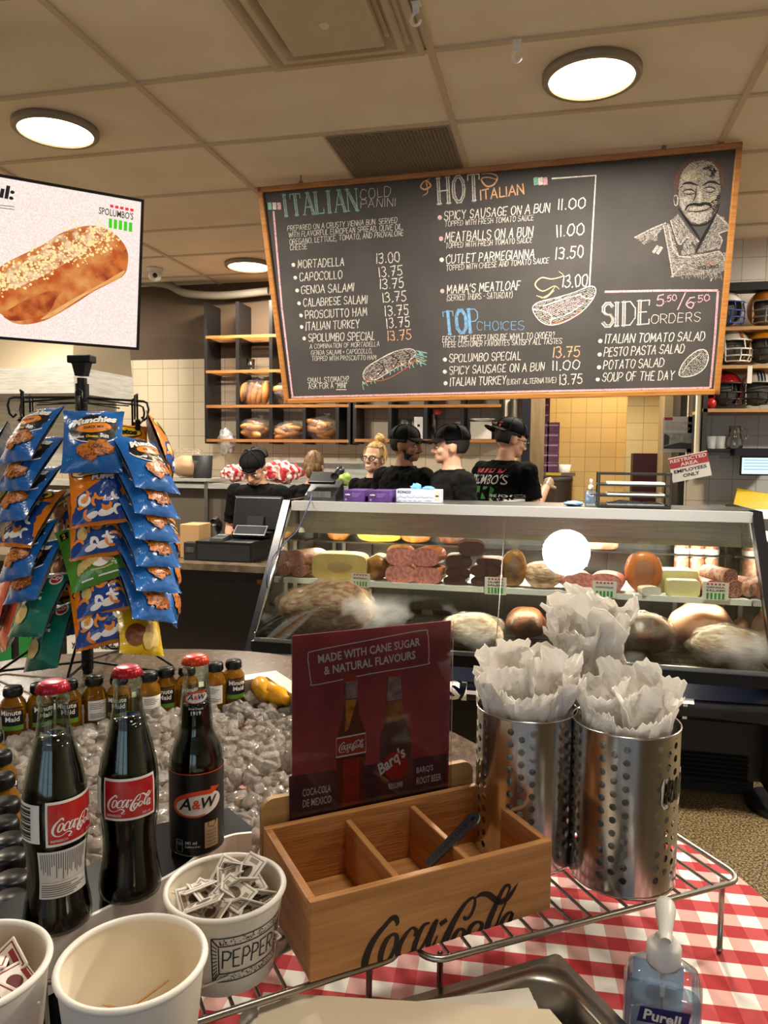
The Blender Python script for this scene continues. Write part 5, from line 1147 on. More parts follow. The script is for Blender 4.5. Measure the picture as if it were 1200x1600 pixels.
# left column
L0_ = [('PREPARED ON A CRUSTY VIENNA BUN. SERVED', (449, 361), (620, 348)), ('WITH FLAVORFUL EUROPEAN SPREAD, OLIVE OIL,', (451, 371), (629, 358)), ('OREGANO, LETTUCE, TOMATO, AND PROVALONE', (452, 382), (630, 368)), ('CHEESE', (453, 391), (479, 389))]
for t_, a, b in L0_: line(t_, a, b, 8, W_, .0036, .15)
it = [('MORTADELLA', 465, 419, 537, 415, 588, 412, '13.00'), ('CAPOCOLLO', 468, 439, 534, 435, 592, 433, '13.75'), ('GENOA SALAMI', 471, 459, 552, 455, 594, 452, '13.75'), ('CALABRESE SALAMI', 474, 479, 573, 474, 598, 473, '13.75'), ('PROSCIUTTO HAM', 477, 498, 573, 493, 602, 494, '13.75'), ('ITALIAN TURKEY', 478, 516, 561, 512, 604, 513, '13.75'), ('SPOLUMBO SPECIAL', 482, 534, 585, 531, 606, 533, '13.75')]
for i, (t_, x0, y0, x1, y1, px_, py_, pr_) in enumerate(it):
    line(t_, (x0, y0), (x1, y1), 12, W_, .0052); dot(x0-7, y0-5, .011); line(pr_, (px_, py_), (px_+36, py_-3), 15, W_ if i < 6 else PE, .0062, .05)
for t_, a, b in (('A COMBINATION OF MORTADELLA', (484, 545), (592, 541)), ('GENOA SALAMI + CAPOCOLLO,', (486, 555), (581, 552)), ('TOPPED WITH PROSCIUTTO HAM', (487, 564), (587, 562))): line(t_, a, b, 7, W_, .0033, .15)
line('SMALL STOMACH?', (481, 599), (545, 596), 8, W_, .0045, .05); line('ASK FOR A "MINI"', (482, 608), (542, 606), 8, W_, .0045, .05); path([(525, 609), (541, 609)], .004)
# middle column
for t_, a, b, h, pen in (('SPICY SAUSAGE ON A BUN', (694, 344), (858, 331), 13, .0055), ('TOPPED WITH FRESH TOMATO SAUCE', (695, 354), (833, 344), 8, .0036), ('MEATBALLS ON A BUN', (695, 378), (831, 369), 14, .0055), ('TOPPED WITH FRESH TOMATO SAUCE', (696, 388), (831, 379), 8, .0036), ('CUTLET PARMEGIANNA', (697, 412), (834, 403), 13, .0055), ('TOPPED WITH CHEESE AND TOMATO SAUCE', (697, 423), (857, 411), 8, .0036),
                         ("MAMA'S MEATLOAF", (698, 459), (812, 452), 13, .0058), ('(SERVED THURS - SATURDAY)', (698, 470), (800, 465), 9, .0036), ('FIRST TIME HERE? UNSURE WHAT TO ORDER?', (691, 535), (866, 528), 9, .0042), ('THESE CUSTOMER FAVORITES SATISFY ALL TASTES', (691, 543), (877, 537), 8, .0040),
                         ('SPOLUMBO SPECIAL', (702, 566), (813, 562), 12, .0052), ('SPICY SAUSAGE ON A BUN', (702, 585), (850, 579), 12, .0052), ('ITALIAN TURKEY', (703, 603), (790, 600), 12, .0058), ('(LIGHT ALTERNATIVE)', (792, 601), (868, 598), 8, .0045)): line(t_, a, b, h, W_, pen)
for x, y, c in ((687, 340, PI_), (689, 373, PI_), (690, 406, W_), (691, 455, PI_), (695, 562, W_), (695, 581, W_), (696, 599, W_)): dot(x, y, .012, c)
for t_, a, b, h, c in (('11.00', (871, 328), (914, 325), 16, W_), ('11.00', (869, 370), (912, 366), 17, W_), ('13.50', (868, 405), (911, 401), 17, W_), ('13.00', (879, 449), (917, 447), 18, W_), ('13.75', (864, 559), (905, 557), 16, PE), ('11.00', (863, 579), (905, 577), 14, W_), ('13.75', (874, 601), (909, 599), 15, W_)): line(t_, a, b, h, c, .0068, .05)
# right column
for t_, a, b in (('ITALIAN TOMATO SALAD', (945, 536), (1100, 532)), ('PESTO PASTA SALAD', (944, 557), (1068, 551)), ('POTATO SALAD', (943, 577), (1036, 573)), ('SOUP OF THE DAY', (941, 596), (1052, 593))): line(t_, a, b, 13, W_, .0055); dot(a[0]-7, a[1]-3, .011)
line('5', (1026, 478), (1036, 477), 16, PI_, .0075, .05); line('.50', (1039, 472), (1057, 469), 9, PI_, .005, .05); line('/', (1060, 482), (1068, 480), 20, PI_, .007, .3); line('6', (1072, 482), (1084, 481), 18, PI_, .0075, .05); line('.50', (1086, 473), (1108, 470), 10, PI_, .006, .05)
# sandwich, bun and half-moon drawings: outlined shapes filled with hatching
def inside(p, poly):
    r = False; n_ = len(poly)
    for i in range(n_):
        (x1, y1), (x2, y2) = poly[i], poly[(i+1) % n_]
        if (y1 > p[1]) != (y2 > p[1]) and p[0] < (x2-x1)*(p[1]-y1)/(y2-y1)+x1: r = not r
    return r
def hatch(poly, ang, gap, w, mi, m, k=1, dens=.85, seed=1, blen=10):
    rr = random.Random(seed); cx = sum(p[0] for p in poly)/len(poly); cy = sum(p[1] for p in poly)/len(poly); R = max(hypot(p[0]-cx, p[1]-cy) for p in poly); c_, s_ = cos(ang), sin(ang); t = -R
    while t < R:
        u = -R; run = None
        while u <= R+1:
            p = (cx+u*c_-t*s_, cy+u*s_+t*c_); ok = u < R and inside(p, poly)
            if ok and run is None and rr.random() < dens: run = p; L_ = 0
            elif run is not None:
                L_ += 1
                if not ok or L_ > blen*rr.uniform(.6, 1.4): path([run, (p[0]+rr.uniform(-.6, .6), p[1]+rr.uniform(-.6, .6))], w*rr.uniform(.4, .85), mi, k+rr.random()*.6, m); run = None
            u += 1
        t += gap
def shape(pts, mi, m, k=0, sm=3):
    P = [(p.x, p.y) for p in smooth_path(pts, sm, True)]; q = [BM(k)(*bp(*p)) for p in P]; m.add(q, [tuple(t) for t in tessellate_polygon([q])], mi); return P
def outline(P, w, mi, m, k=2): path(list(P)+[P[0]], w, mi, k, m)
b1 = shape([(567, 588), (572, 575), (590, 563), (615, 550), (640, 545), (650, 552), (640, 563), (615, 577), (590, 592), (575, 596)], 10, dc)
hatch(b1, -.5, 2.1, .0035, W_, dc, 1, .6, 3); hatch(b1, -.2, 3.2, .004, BR_, dc, 1.2, .6, 4); outline(b1, .004, W_, dc)
for pts in ([(592, 566), (600, 575), (590, 588)], [(612, 556), (622, 563), (614, 577)], [(632, 549), (641, 556), (636, 566)]): path(pts, .006, BK, 2.5, dc, 3)
for i in range(24):
    t = i/23; x = 566+t*92; y = 599-t*36-6*sin(t*3); path([(x, y), (x+2+3*sin(i*2.1), y+7+3*cos(i*1.7))], .005, MI, 2, dc); path([(x, y-3), (x+4, y+2)], .005, RU if i % 3 else W_, 2.2, dc)
for i in range(10): t = i/9; path([(650+5*sin(i), 548+t*16), (663+4*cos(i*2), 552+t*18)], .005, MI, 2, dc)
path([(568, 594), (600, 594), (632, 577), (652, 560)], .006, RU, 2.4, dc, 4)
CHKP = [mat('chalk_portrait_white', '#a8a098', .95, col2='#55504c', vs=150, lo=.45, hi=.75)]+CHK[1:5]+[mat('chalk_portrait_cream', '#a89c80', .95, col2='#5a544c', vs=150, lo=.45, hi=.75)]+CHK[6:]; CHK2 = CHK+[mat('chalk_dust', '#4b4643', .95, col2='#35302f', vs=120)]; dc.build('sandwich_drawing', CHK2, mb_); dc = MB()
b2 = shape([(832, 482), (842, 472), (870, 465), (900, 456), (921, 447), (931, 452), (926, 468), (908, 488), (880, 504), (858, 508), (842, 500)], 10, dc)
hatch(b2, -.35, 2.4, .0036, W_, dc, 1, .55, 7); hatch([(846, 482), (880, 470), (915, 462), (905, 478), (870, 492), (850, 494)], .5, 2.6, .0036, PI_, dc, 1.5, .6, 8); outline(b2, .005, W_, dc)
for pts in ([(834, 484), (850, 486), (862, 494), (860, 506)], [(905, 459), (915, 466), (928, 466)], [(848, 478), (880, 468), (905, 460)], [(858, 500), (885, 492), (912, 474)]): path(pts, .0055, W_, 2.5, dc, 4)
path([(862, 506), (885, 501), (908, 486)], .009, RU, 1.8, dc, 4)
dc.build('bun_drawing', CHK2, mb_); dc = MB()
b3 = shape([(1061, 586), (1066, 570), (1078, 556), (1092, 547), (1103, 548), (1107, 560), (1101, 575), (1088, 585), (1072, 589)], 10, dc)
hatch(b3, -.9, 2.3, .0036, W_, dc, 1, .55, 9, 4); hatch(b3, .6, 2.6, .004, GY, dc, 1.3, .7, 10, 4); outline(b3, .0045, W_, dc); path([(1066, 583), (1078, 566), (1095, 552)], .004, W_, 2, dc, 3)
ck.build('chalk_lettering', CHK, mb_); dc.build('turnover_drawing', CHK2, mb_)
# portrait of a smiling man in collar and apron
def Q(x, y): return (960+x/5.4545, 230+y/5.4545)
def PS_(pts): return [Q(*p) for p in pts]
hd = shape(PS_([(505, 330), (520, 240), (570, 150), (650, 100), (740, 85), (840, 95), (905, 140), (938, 210), (935, 300), (915, 380), (895, 480), (860, 570), (800, 640), (720, 665), (650, 655), (590, 590), (550, 530), (515, 490)]), 10, pt, 0)
hair = PS_([(505, 400), (505, 290), (530, 210), (580, 140), (660, 95), (760, 85), (850, 98), (915, 150), (938, 220), (930, 330), (905, 300), (890, 190), (830, 120), (740, 105), (650, 125), (580, 190), (548, 280), (540, 370), (525, 410)])
hatch(hair, 1.2, 1.2, .005, BR_, pt, 1, .95, 21); 
face = PS_([(548, 300), (580, 200), (650, 130), (740, 110), (830, 125), (885, 190), (895, 300), (905, 370), (880, 480), (850, 560), (790, 630), (720, 655), (655, 640), (600, 580), (555, 500), (545, 400)])
hatch(face, .1, 1.15, .0042, GY, pt, .8, .9, 22); hatch(face, -.9, 2.2, .0038, W_, pt, 1, .45, 23, 7); hatch(face, .5, 3.4, .0038, CR, pt, 1.3, .4, 24, 6)
for reg, sd in (([(570, 250), (640, 200), (700, 190), (700, 280), (600, 290)], 1), ([(560, 430), (620, 420), (640, 470), (590, 540), (560, 500)], 2), ([(800, 430), (870, 420), (860, 500), (820, 510)], 3), ([(620, 560), (700, 545), (790, 555), (770, 630), (700, 650), (640, 620)], 4), ([(712, 340), (740, 330), (748, 460), (725, 475), (700, 460)], 5)): hatch(PS_(reg), -.6, .9, .0045, CR if sd % 2 else W_, pt, 2, .85, 30+sd, 5)
for reg in ([(740, 180), (830, 150), (870, 200), (850, 260), (800, 250), (820, 210)], [(755, 480), (860, 440), (880, 400), (895, 340), (900, 420), (870, 520), (830, 590), (800, 610), (840, 540), (820, 500)]): hatch(PS_(reg), .4, 1.3, .005, BK, pt, 2.2, .6, 41, 6)
for pts, w in (([(558, 350), (600, 310), (650, 305), (710, 325)], .011), ([(752, 330), (800, 298), (860, 300), (900, 325)], .011), ([(580, 380), (615, 362), (660, 362), (690, 385)], .006), ([(760, 355), (800, 340), (840, 342), (865, 362)], .006), ([(590, 395), (640, 402), (690, 392)], .005), ([(770, 378), (820, 385), (860, 370)], .005),
               ([(605, 540), (625, 500), (680, 485), (730, 492), (780, 480), (825, 500), (815, 520)], .014), ([(620, 545), (700, 550), (780, 535), (812, 512)], .006), ([(690, 480), (720, 488), (760, 468)], .008), ([(700, 340), (690, 420), (668, 470)], .006), ([(590, 595), (650, 655), (720, 668), (800, 645), (865, 570), (900, 480)], .008), ([(545, 520), (600, 600), (700, 740), (735, 800)], .012), ([(868, 570), (800, 690), (740, 800), (690, 905)], .014)): path(PS_(pts), w, BK, 3, pt, 4, True)
for pts, w in (([(720, 350), (728, 420), (722, 470)], .012), ([(640, 528), (700, 520), (770, 515)], .012), ([(600, 385), (650, 378), (680, 385)], .006), ([(780, 358), (830, 352)], .006), ([(505, 430), (520, 410), (540, 430), (535, 490), (515, 490), (505, 440)], .006), ([(560, 330), (620, 318)], .004)): path(PS_(pts), w, W_, 3.4, pt, 4, True)
for reg, a_, sd in (([(478, 620), (540, 565), (620, 680), (720, 800), (690, 830), (620, 770), (570, 830), (550, 820)], .9, 51), ([(870, 570), (930, 600), (985, 690), (900, 740), (920, 790), (880, 870), (700, 905), (760, 800)], -.8, 52), ([(420, 670), (470, 650), (550, 930), (880, 890), (960, 900), (970, 1020), (900, 1080), (600, 1090), (490, 1110)], .15, 53), ([(170, 770), (330, 690), (440, 650), (420, 680), (330, 790), (250, 830)], -.4, 54), ([(330, 700), (370, 700), (365, 790), (335, 800)], 1.2, 55), ([(560, 920), (600, 800), (640, 780), (680, 850), (690, 905)], 1.0, 56)):
    hatch(PS_(reg), a_, 1.8, .004, W_, pt, 1, .5, sd, 9); hatch(PS_(reg), a_+.7, 2.4, .0042, GY, pt, .7, .7, sd+20, 8)
for pts, w in (([(478, 620), (550, 830), (600, 775), (640, 775)], .005), ([(420, 665), (470, 930), (500, 1110)], .006), ([(455, 650), (550, 930), (900, 885)], .006), ([(870, 570), (985, 690), (890, 735), (920, 790), (890, 870)], .006), ([(170, 770), (330, 690), (440, 645)], .006), ([(330, 900), (375, 840)], .016), ([(365, 910), (405, 850)], .016), ([(480, 1110), (560, 1030), (600, 1000)], .006), ([(905, 890), (960, 1000)], .005), ([(820, 1145), (832, 1115)], .006)): path(PS_(pts), w, W_, 2.5, pt, 3)
line('SPOLUMBO', Q(708, 1042), Q(880, 1032), 5, BK, .004, .1, 3, pt); path([Q(770, 1000), Q(855, 982)], .006, RU, 3, pt)
for i in range(40): a = PS_([(560+i*9+rr.uniform(-8, 8), 1080+rr.uniform(-25, 30)), (565+i*9, 1110+rr.uniform(-20, 20))]); path(a, .004, GY, 1, pt)
pt.build('chalk_portrait', CHKP+CHK2[-1:], mb_)
# hanging hardware
for x in (xl+.25, xr-.35):
    f = MB(); f.tube([(x, .012, yt-.01), (x, .02, yt+.045)], .004); f.ball((x, .012, yt+.004), .012, 0, 12, 8); f.build('eye_bolt', STEELD, mb_)
# ------------------------------------------------------------------ refrigerated deli case
XL, XR = -1.42, .926
dcs = thing('deli_case', 'long slanted glass deli case with black ends and steel top rail', 'display case', (-.25, 3.8, 0))
NAVY = mat('case_navy', '#0b1020', .25, spec=.5); CBLK = mat('case_black', '#0c0c0d', .3)
def cb(f, x0, x1, y0, y1, z0, z1, mi=0): return f.box(((x0+x1)/2, (y0+y1)/2, (z0+z1)/2), (x1-x0, y1-y0, z1-z0), mi)
cb(MB(), XL, XR, 3.44, 4.33, .1, .56).build('base_body', CBLK, dcs, w=True)
cb(MB(), XL+.02, XR-.02, 3.52, 4.3, 0, .1).build('kick_plate', BLACKM, dcs, w=True)
f = MB(); pr = [(3.44, .56), (3.30, .56), (3.30, .49)]+[(3.30-.022*sin(rad(k*15)), .445+.045*cos(rad(k*15))) for k in range(13)]+[(3.36, .385), (3.44, .385)]
f.add([V((XL, y, z)) for y, z in pr]+[V((XR+.02, y, z)) for y, z in pr], [(i, (i+1) % len(pr), len(pr)+(i+1) % len(pr), len(pr)+i) for i in range(len(pr))]+[tuple(range(len(pr)))[::-1], tuple(range(len(pr), 2*len(pr)))], 0, True)
f.build('bumper', NAVY, dcs, w=True)
for tx, x0, x1, z0, z1 in (('SH', 697, 752, .405, .492), ('T', 1058, 1086, .405, .492)):
    f = MB(); a = at(x0, 1080, Y=3.275).x; b = at(x1, 1080, Y=3.275).x; vf = fit2(T2(tx, 1, .035), a, z0, b-a, z1-z0)
    f.map2(vf, lambda x, y: V((x, 3.298-sqrt(max(.0235**2*(1-((y-.445)/.048)**2), 0))-.0008, y)), 0)
    f.build('band_lettering', INKW, dcs, w=True)
f = MB()
for i in range(7): z = .075+i*.02; f.hull([V((.05, 3.438, z)), V((.86, 3.438, z)), V((.86, 3.43, z+.004)), V((.05, 3.43, z+.004))], [V((.05, 3.438, z+.004)), V((.86, 3.438, z+.004)), V((.86, 3.425, z+.012)), V((.05, 3.425, z+.012))])
f.build('vent_slats', mat('vent_blue_black', '#1b222b', .3, .4), dcs, w=True)
f = MB(); cb(f, XL+.02, XR, 3.28, 3.335, .56, .612); f.build('sill', CBLK, dcs, w=True)
f = MB(); cb(f, XL+.03, XR-.01, 3.292, 3.312, .612, .626); f.build('glass_channel', STEEL, dcs, w=True)
G0, G1 = (3.302, .626), (3.815, 1.222)
f = MB(); cb(f, XL+.04, XR-.01, 3.787, 3.83, 1.208, 1.258); f.build('top_rail', mat('rail_white_steel', '#d9d5cb', .3, .6), dcs, w=True)
f = MB(); cb(f, XL+.01, XR, 3.83, 4.36, 1.232, 1.25); f.build('top_deck', STEEL, dcs, w=True)
for nm, xa, xb in (('left', XL-.012, XL+.028), ('right', XR-.012, XR+.034)):
    f = MB(); q = [(3.26, .54), (3.80, 1.262), (3.86, 1.262), (3.335, .56)]; f.hull([V((xa, y, z)) for y, z in q], [V((xb, y, z)) for y, z in q])
    q = [(3.80, 1.225), (3.80, 1.262), (4.36, 1.262), (4.36, 1.225)]; f.hull([V((xa, y, z)) for y, z in q], [V((xb, y, z)) for y, z in q]); cb(f, xa, xb, 4.30, 4.36, .1, 1.23); cb(f, xa, xb, 3.335, 4.30, .1, .6)
    f.build('end_frame', mat('frame_black_steel', '#17171a', .25, .5), dcs, w=True)
f = MB(); cb(f, XL+.028, XL+.036, 3.30, 3.80, .6, .65); 
a_, b_ = V((XL+.031, 3.305, .63)), V((XL+.031, 3.80, 1.22)); f.tube([a_, b_], .007, 0, 8); f.build('glass_edge_trim', CHROME, dcs, w=True)
f = MB(); cb(f, XL+.03, XR-.02, 3.95, 3.965, 1.098, 1.232); f.build('light_hood', STEELP, dcs, w=True)
f = MB(); f.hull([V((XL+.03, 3.93, 1.074)), V((XR-.02, 3.93, 1.074)), V((XR-.02, 4.05, 1.088)), V((XL+.03, 4.05, 1.088))], [V((XL+.03, 3.945, 1.1)), V((XR-.02, 3.945, 1.1)), V((XR-.02, 4.05, 1.11)), V((XL+.03, 4.05, 1.11))]); f.build('hood_lip', mat('hood_lip_steel', '#cfc9b8', .3, .7), dcs, w=True)
f = MB(); f.tube([(XL+.08, 4.0, 1.098), (XR-.08, 4.0, 1.098)], .010, 0, 10); f.build('light_tube', mat('tube_light', '#fff3d6', .5, emit=6), dcs, w=True)
f = MB(); f.tube([(XL+.08, 3.86, .826), (XR-.08, 3.86, .826)], .009, 0, 10); f.build('light_tube', mat('tube_light_low', '#ffe9b8', .5, emit=3.5), dcs, w=True)
area('case_light_top', (-.25, 3.985, 1.07), (rad(14), 0, 0), 2.1, .04, 30, (1, .93, .78)); area('case_light_low', (-.25, 3.80, .812), (0, 0, 0), 2.1, .04, 17, (1, .88, .62))
SHW = mat('case_shelf_white', '#e6e8e2', .35)
f = MB(); cb(f, XL+.03, XR-.02, 3.70, 4.14, .838, .850); cb(f, XL+.03, XR-.02, 3.695, 3.705, .828, .856); f.build('shelf', SHW, dcs, w=True)
f = MB(); cb(f, XL+.03, XR-.02, 4.12, 4.29, 1.0, 1.008); f.build('rear_shelf', CBLK, dcs, w=True)
f = MB(); cb(f, XL+.03, XR-.02, 4.285, 4.30, .6, 1.23); f.build('back_panel', mat('case_back', '#0f0d0b', .3), dcs, w=True)
f = MB(); cb(f, XL+.03, XR-.02, 3.335, 4.29, .56, .572); f.build('lower_deck', mat('deck_black', '#1b1918', .3, .3), dcs, w=True)
f = MB()
for i in range(70): x = XL+.05+i*.0325; f.box((x, 3.75, .578), (.003, .8, .003))
for i in range(9): f.box(((XL+XR)/2, 3.38+i*.09, .576), (XR-XL-.08, .003, .003))
f.build('wire_floor', BLACK, dcs, w=True)
for x in (-1.28, -1.22, -1.06, -.28, .31, .66, .72, .83):
    f = MB(); f.box((x, 4.27, .92), (.022, .02, .6)); f.build('slotted_upright', STEELD if x not in (-1.06, -.28, .31) else CBLK, dcs, w=True)
# glass panes with mist on the cold lower half
def mist_glass():
    m = film('case_glass', '#f4f7f4', .1, .02); nt = m.node_tree; N = nt.nodes.new; L = nt.links.new; out = nt.nodes['Material Output']; src = out.inputs[0].links[0].from_socket
    tc = N('ShaderNodeTexCoord'); sp = N('ShaderNodeSeparateXYZ'); L(tc.outputs['Object'], sp.inputs[0])
    nz = N('ShaderNodeTexNoise'); nz.inputs['Scale'].default_value = 3.2; nz.inputs['Detail'].default_value = 3; L(tc.outputs['Object'], nz.inputs[0])
    up = N('ShaderNodeMapRange'); up.inputs[1].default_value = .60; up.inputs[2].default_value = .74; L(sp.outputs[2], up.inputs[0])
    dn = N('ShaderNodeMapRange'); dn.inputs[1].default_value = .84; dn.inputs[2].default_value = .78; L(sp.outputs[2], dn.inputs[0])
    nr = N('ShaderNodeMapRange'); nr.inputs[1].default_value = .52; nr.inputs[2].default_value = .74; nr.inputs[4].default_value = .6; L(nz.outputs[0], nr.inputs[0])
    m1 = N('ShaderNodeMath'); m1.operation = 'MULTIPLY'; L(up.outputs[0], m1.inputs[0]); L(dn.outputs[0], m1.inputs[1]); m2 = N('ShaderNodeMath'); m2.operation = 'MULTIPLY'; L(m1.outputs[0], m2.inputs[0]); L(nr.outputs[0], m2.inputs[1])
    tl = N('ShaderNodeBsdfTranslucent'); tl.inputs[0].default_value = (.75, .74, .7, 1); df = N('ShaderNodeBsdfDiffuse'); df.inputs[0].default_value = (.7, .7, .68, 1); mm = N('ShaderNodeMixShader'); L(tl.outputs[0], mm.inputs[1]); L(df.outputs[0], mm.inputs[2])
    mx = N('ShaderNodeMixShader'); L(m2.outputs[0], mx.inputs[0]); L(src, mx.inputs[1]); L(mm.outputs[0], mx.inputs[2]); L(mx.outputs[0], out.inputs[0]); return m
MG = mist_glass(); xs = at(785, 850, Y=3.6).x
nG = V((0, -(G1[1]-G0[1]), G1[0]-G0[0])).normalized()
for xa, xb in ((XL+.03, xs-.002), (xs+.002, XR-.012)):
    f = MB(); q = [V((xa, *G0)), V((xb, *G0)), V((xb, *G1)), V((xa, *G1))]; f.hull([p-nG*.003 for p in q], [p+nG*.003 for p in q]); f.build('front_glass', MG, dcs, w=True)
f = MB(); f.tube([V((xs, *G0))+nG*.003, V((xs, *G1))+nG*.003], .0028, 0, 6); f.build('glass_joint', STEELD, dcs, w=True)
f = MB(); x = XL+.012; f.hull([V((x, 3.34, .61)), V((x, 3.84, 1.225)), V((x, 4.29, 1.225)), V((x, 4.29, .61))], [V((x+.004, 3.34, .61)), V((x+.004, 3.84, 1.225)), V((x+.004, 4.29, 1.225)), V((x+.004, 4.29, .61))]); f.build('side_glass', film('side_glass', '#f2f5f2', .1, .02), dcs, w=True)
f = MB(); x = XR-.016; f.hull([V((x, 3.34, .61)), V((x, 3.84, 1.225)), V((x, 4.29, 1.225)), V((x, 4.29, .61))], [V((x+.004, 3.34, .61)), V((x+.004, 3.84, 1.225)), V((x+.004, 4.29, 1.225)), V((x+.004, 4.29, .61))]); f.build('side_glass', film('side_glass', '#f2f5f2', .1, .02), dcs, w=True)
# ---- food
def sup(n_, e):
    out = []
    for k in range(n_):
        a = 2*pi*k/n_; c_, s_ = cos(a), sin(a); out.append((math.copysign(abs(c_)**e, c_), math.copysign(abs(s_)**e, s_)))
    return out
PINK = mat('ham_face', '#e0988e', .4, col2='#c06a63', vs=60, lo=.4, hi=.6); SKIN = mat('ham_skin', '#b2632f', .3, col2='#8c4720', vs=18, bump=.2, bs=40); SALF = mat('salami_face', '#8a4038', .45, col2='#c79a88', vs=150, vd=3, lo=.45, hi=.62); SALS = mat('salami_skin', '#c29a80', .45, col2='#8a4636', vs=45, bump=.3, bs=90)
PAST = mat('pastrami', '#3b2016', .4, col2='#6b3a22', vs=30, bump=.4, bs=60); PASTF = mat('pastrami_face', '#4a2a24', .4, col2='#2f1817', vs=40); CHEE = mat('cheese', '#d8bf7a', .4, col2='#c9ac62', vs=12); PROV = mat('provolone', '#d5cd9a', .4, col2='#cbc088', vs=8); ROAST = mat('roast_crust', '#a5712f', .35, col2='#6b3f18', vs=22, vd=4, bump=.5, bs=45); HAMO = mat('smoked_ham', '#c07038', .3, col2='#a9562a', vs=6, bump=.1, bs=30); MARB = mat('marbled_ham', '#b06a45', .3, col2='#ecd2b4', vs=26, vd=7, stretch=(1, 1, 2.4), bump=.7, bs=60); PALE = mat('marbled_pale', '#b98a6c', .3, col2='#f0e2cf', vs=24, vd=7, stretch=(1, 1, 4), bump=.7, bs=60); DARKR = mat('dark_roast', '#6a3a1c', .5, col2='#22100a', vs=20, vd=4, bump=.4, bs=40); DKCAP = mat('red_paste', '#a8321c', .4)
FILM = film('clear_wrap', '#fbf8f2', .06, .14, .35, fog=.05, bump=.35, bs=45)
def logm(f, L_, rx, rz, e=.8, n_=28, dome=.25, mi=0, mf=1, M=None, nz=0, seed=0, front=True):
    """rounded bar along y with a flat cut face at -y"""
    s_ = sup(n_, e); rings = [(0, 1.0)]+[(L_*k/5, 1) for k in range(1, 5)]+[(L_*(.8+.2*sin(rad(k*22.5))), cos(rad(k*22.5))*.999+.001) for k in range(1, 5)]
    if not front: rings = [(L_*.2*(1-sin(rad(90-k*22.5))), max(cos(rad(90-k*22.5)), .001)) for k in range(0, 4)]+rings[1:]
    vs = []
    for y, q in rings:
        for c_, z in s_: k_ = 1+nz*mnoise.noise(V((c_*1.5+seed, y*14, z*1.5))); vs.append((c_*rx*q*k_, y-L_/2, z*rz*q*k_+rz))
    fs = [(j*n_+i, j*n_+(i+1) % n_, (j+1)*n_+(i+1) % n_, (j+1)*n_+i) for j in range(len(rings)-1) for i in range(n_)]; f.add(vs, fs, mi, True, M)
    if front: f.add([(c_*rx*1.0, -L_/2-.0005, z*rz+rz) for c_, z in s_], [tuple(range(n_))], mf, False, M)
FG = 'cold cuts and cheeses on the white shelf of the deli case'
def food(name, lab, cat, px_, w, h, L_, ms, z=.852, Y=3.80, yaw=0, e=.8, nz=.04, front=True, wrap=False, seed=1, tilt=0, grp=FG, flat=None):
    X = at(px_, 900, Y=Y).x; D = (V((X, Y, z))-V((0, 0, H))).dot(_fw); k = D/FPX; rx, rz = w*k/2, h*k/2
    if not wrap and len(ms) > 0:
        f = MB(); logm(f, L_, rx, rz, e, 28, .25, 0, 1, Matrix.Rotation(tilt, 4, 'Y') if tilt else None, nz, seed, front); o = f.build(name, ms, o=(X, Y, z), rz=yaw); return tag(o, lab, cat, grp)
    t = thing(name, lab, cat, (X, Y, z), yaw, grp); f = MB(); logm(f, L_, rx, rz, e, 28, .25, 0, 1, None, nz, seed, front); f.build('body', ms, t)
    f = MB(); f.ball((0, 0, rz*1.02), (rx*1.05, L_*.56, rz*1.06), 0, 28, 18, None, .06, 3, seed)
    if wrap == 'knot': f.lathe([(.012, rz*2.0), (.008, rz*2.12), (.035, rz*2.45), (.03, rz*2.5)], 14, 0, None, True, False)
    f.build('clear_wrap', FILM, t); return t
H2 = [SKIN, PINK]; S2 = [SALS, SALF]; P2 = [PAST, PASTF]
food('salami', 'thick salami roll lying on two others at the left end of the case shelf', 'salami', 484, 48, 25, .20, S2, .905, 3.86, -.55, .95, grp=None)
food('salami', 'left cut salami end under the top roll at the left of the shelf', 'salami', 452, 26, 22, .16, S2, .852, 3.82, -.2, 1, seed=2)
food('salami', 'right cut salami end under the top roll beside the bagged cheese', 'salami', 478, 28, 22, .16, S2, .852, 3.82, -.2, 1, seed=3)
food('bagged_cheese', 'pale yellow cheese loaf in a clear bag near the left of the shelf', 'cheese', 534, 84, 40, .17, [CHEE, CHEE], .852, 3.80, .1, .45, .02, True, True, 4)
food('roast_loaf', 'golden crusted roast between the cheese bag and the hams', 'roast meat', 592, 36, 38, .16, [ROAST, ROAST], .852, 3.84, 0, .9, .08, False)
for k, (x, z, lab) in enumerate(((627, .852, 'lower left pink cut ham of the four stacked hams'), (673, .852, 'lower right pink cut ham of the four stacked hams'), (626, .942, 'upper left pink cut ham of the four stacked hams'), (671, .944, 'upper right pink cut ham of the four stacked hams'))):
    food('cut_ham', lab, 'ham', x, 45, 27 if k < 2 else 28, .17, H2, z, 3.80, (.12, -.1, .2, -.15)[k], .72, .02, True, False, k)
for k, (x, z, w, h, lab) in enumerate(((715, .852, 34, 13, 'lowest dark pastrami piece of the left stack beside the hams'), (718, .893, 38, 14, 'second dark pastrami piece of the left stack'), (717, .94, 40, 20, 'top dark pastrami piece of the left stack'), (762, .852, 44, 15, 'lowest dark pastrami piece of the right stack'), (760, .90, 46, 18, 'middle dark pastrami piece of the right stack'), (736, 1.005, 40, 22, 'pastrami piece crowning both dark stacks'), (768, .957, 40, 12, 'red edged pastrami piece on top of the right stack'))):
    food('pastrami', lab, 'pastrami', x, w, h, .15, [PAST if k != 6 else DKCAP, PASTF], z, 3.81, .1*(k % 3-1), .7, .06, True, False, k, grp='dark pastrami pieces stacked in the case')
food('bagged_roast', 'upright speckled roast tied in a clear bag right of the pastrami', 'roast meat', 803, 38, 56, .12, [ROAST, ROAST], .852, 3.80, 0, .9, .08, False, 'knot', 3)
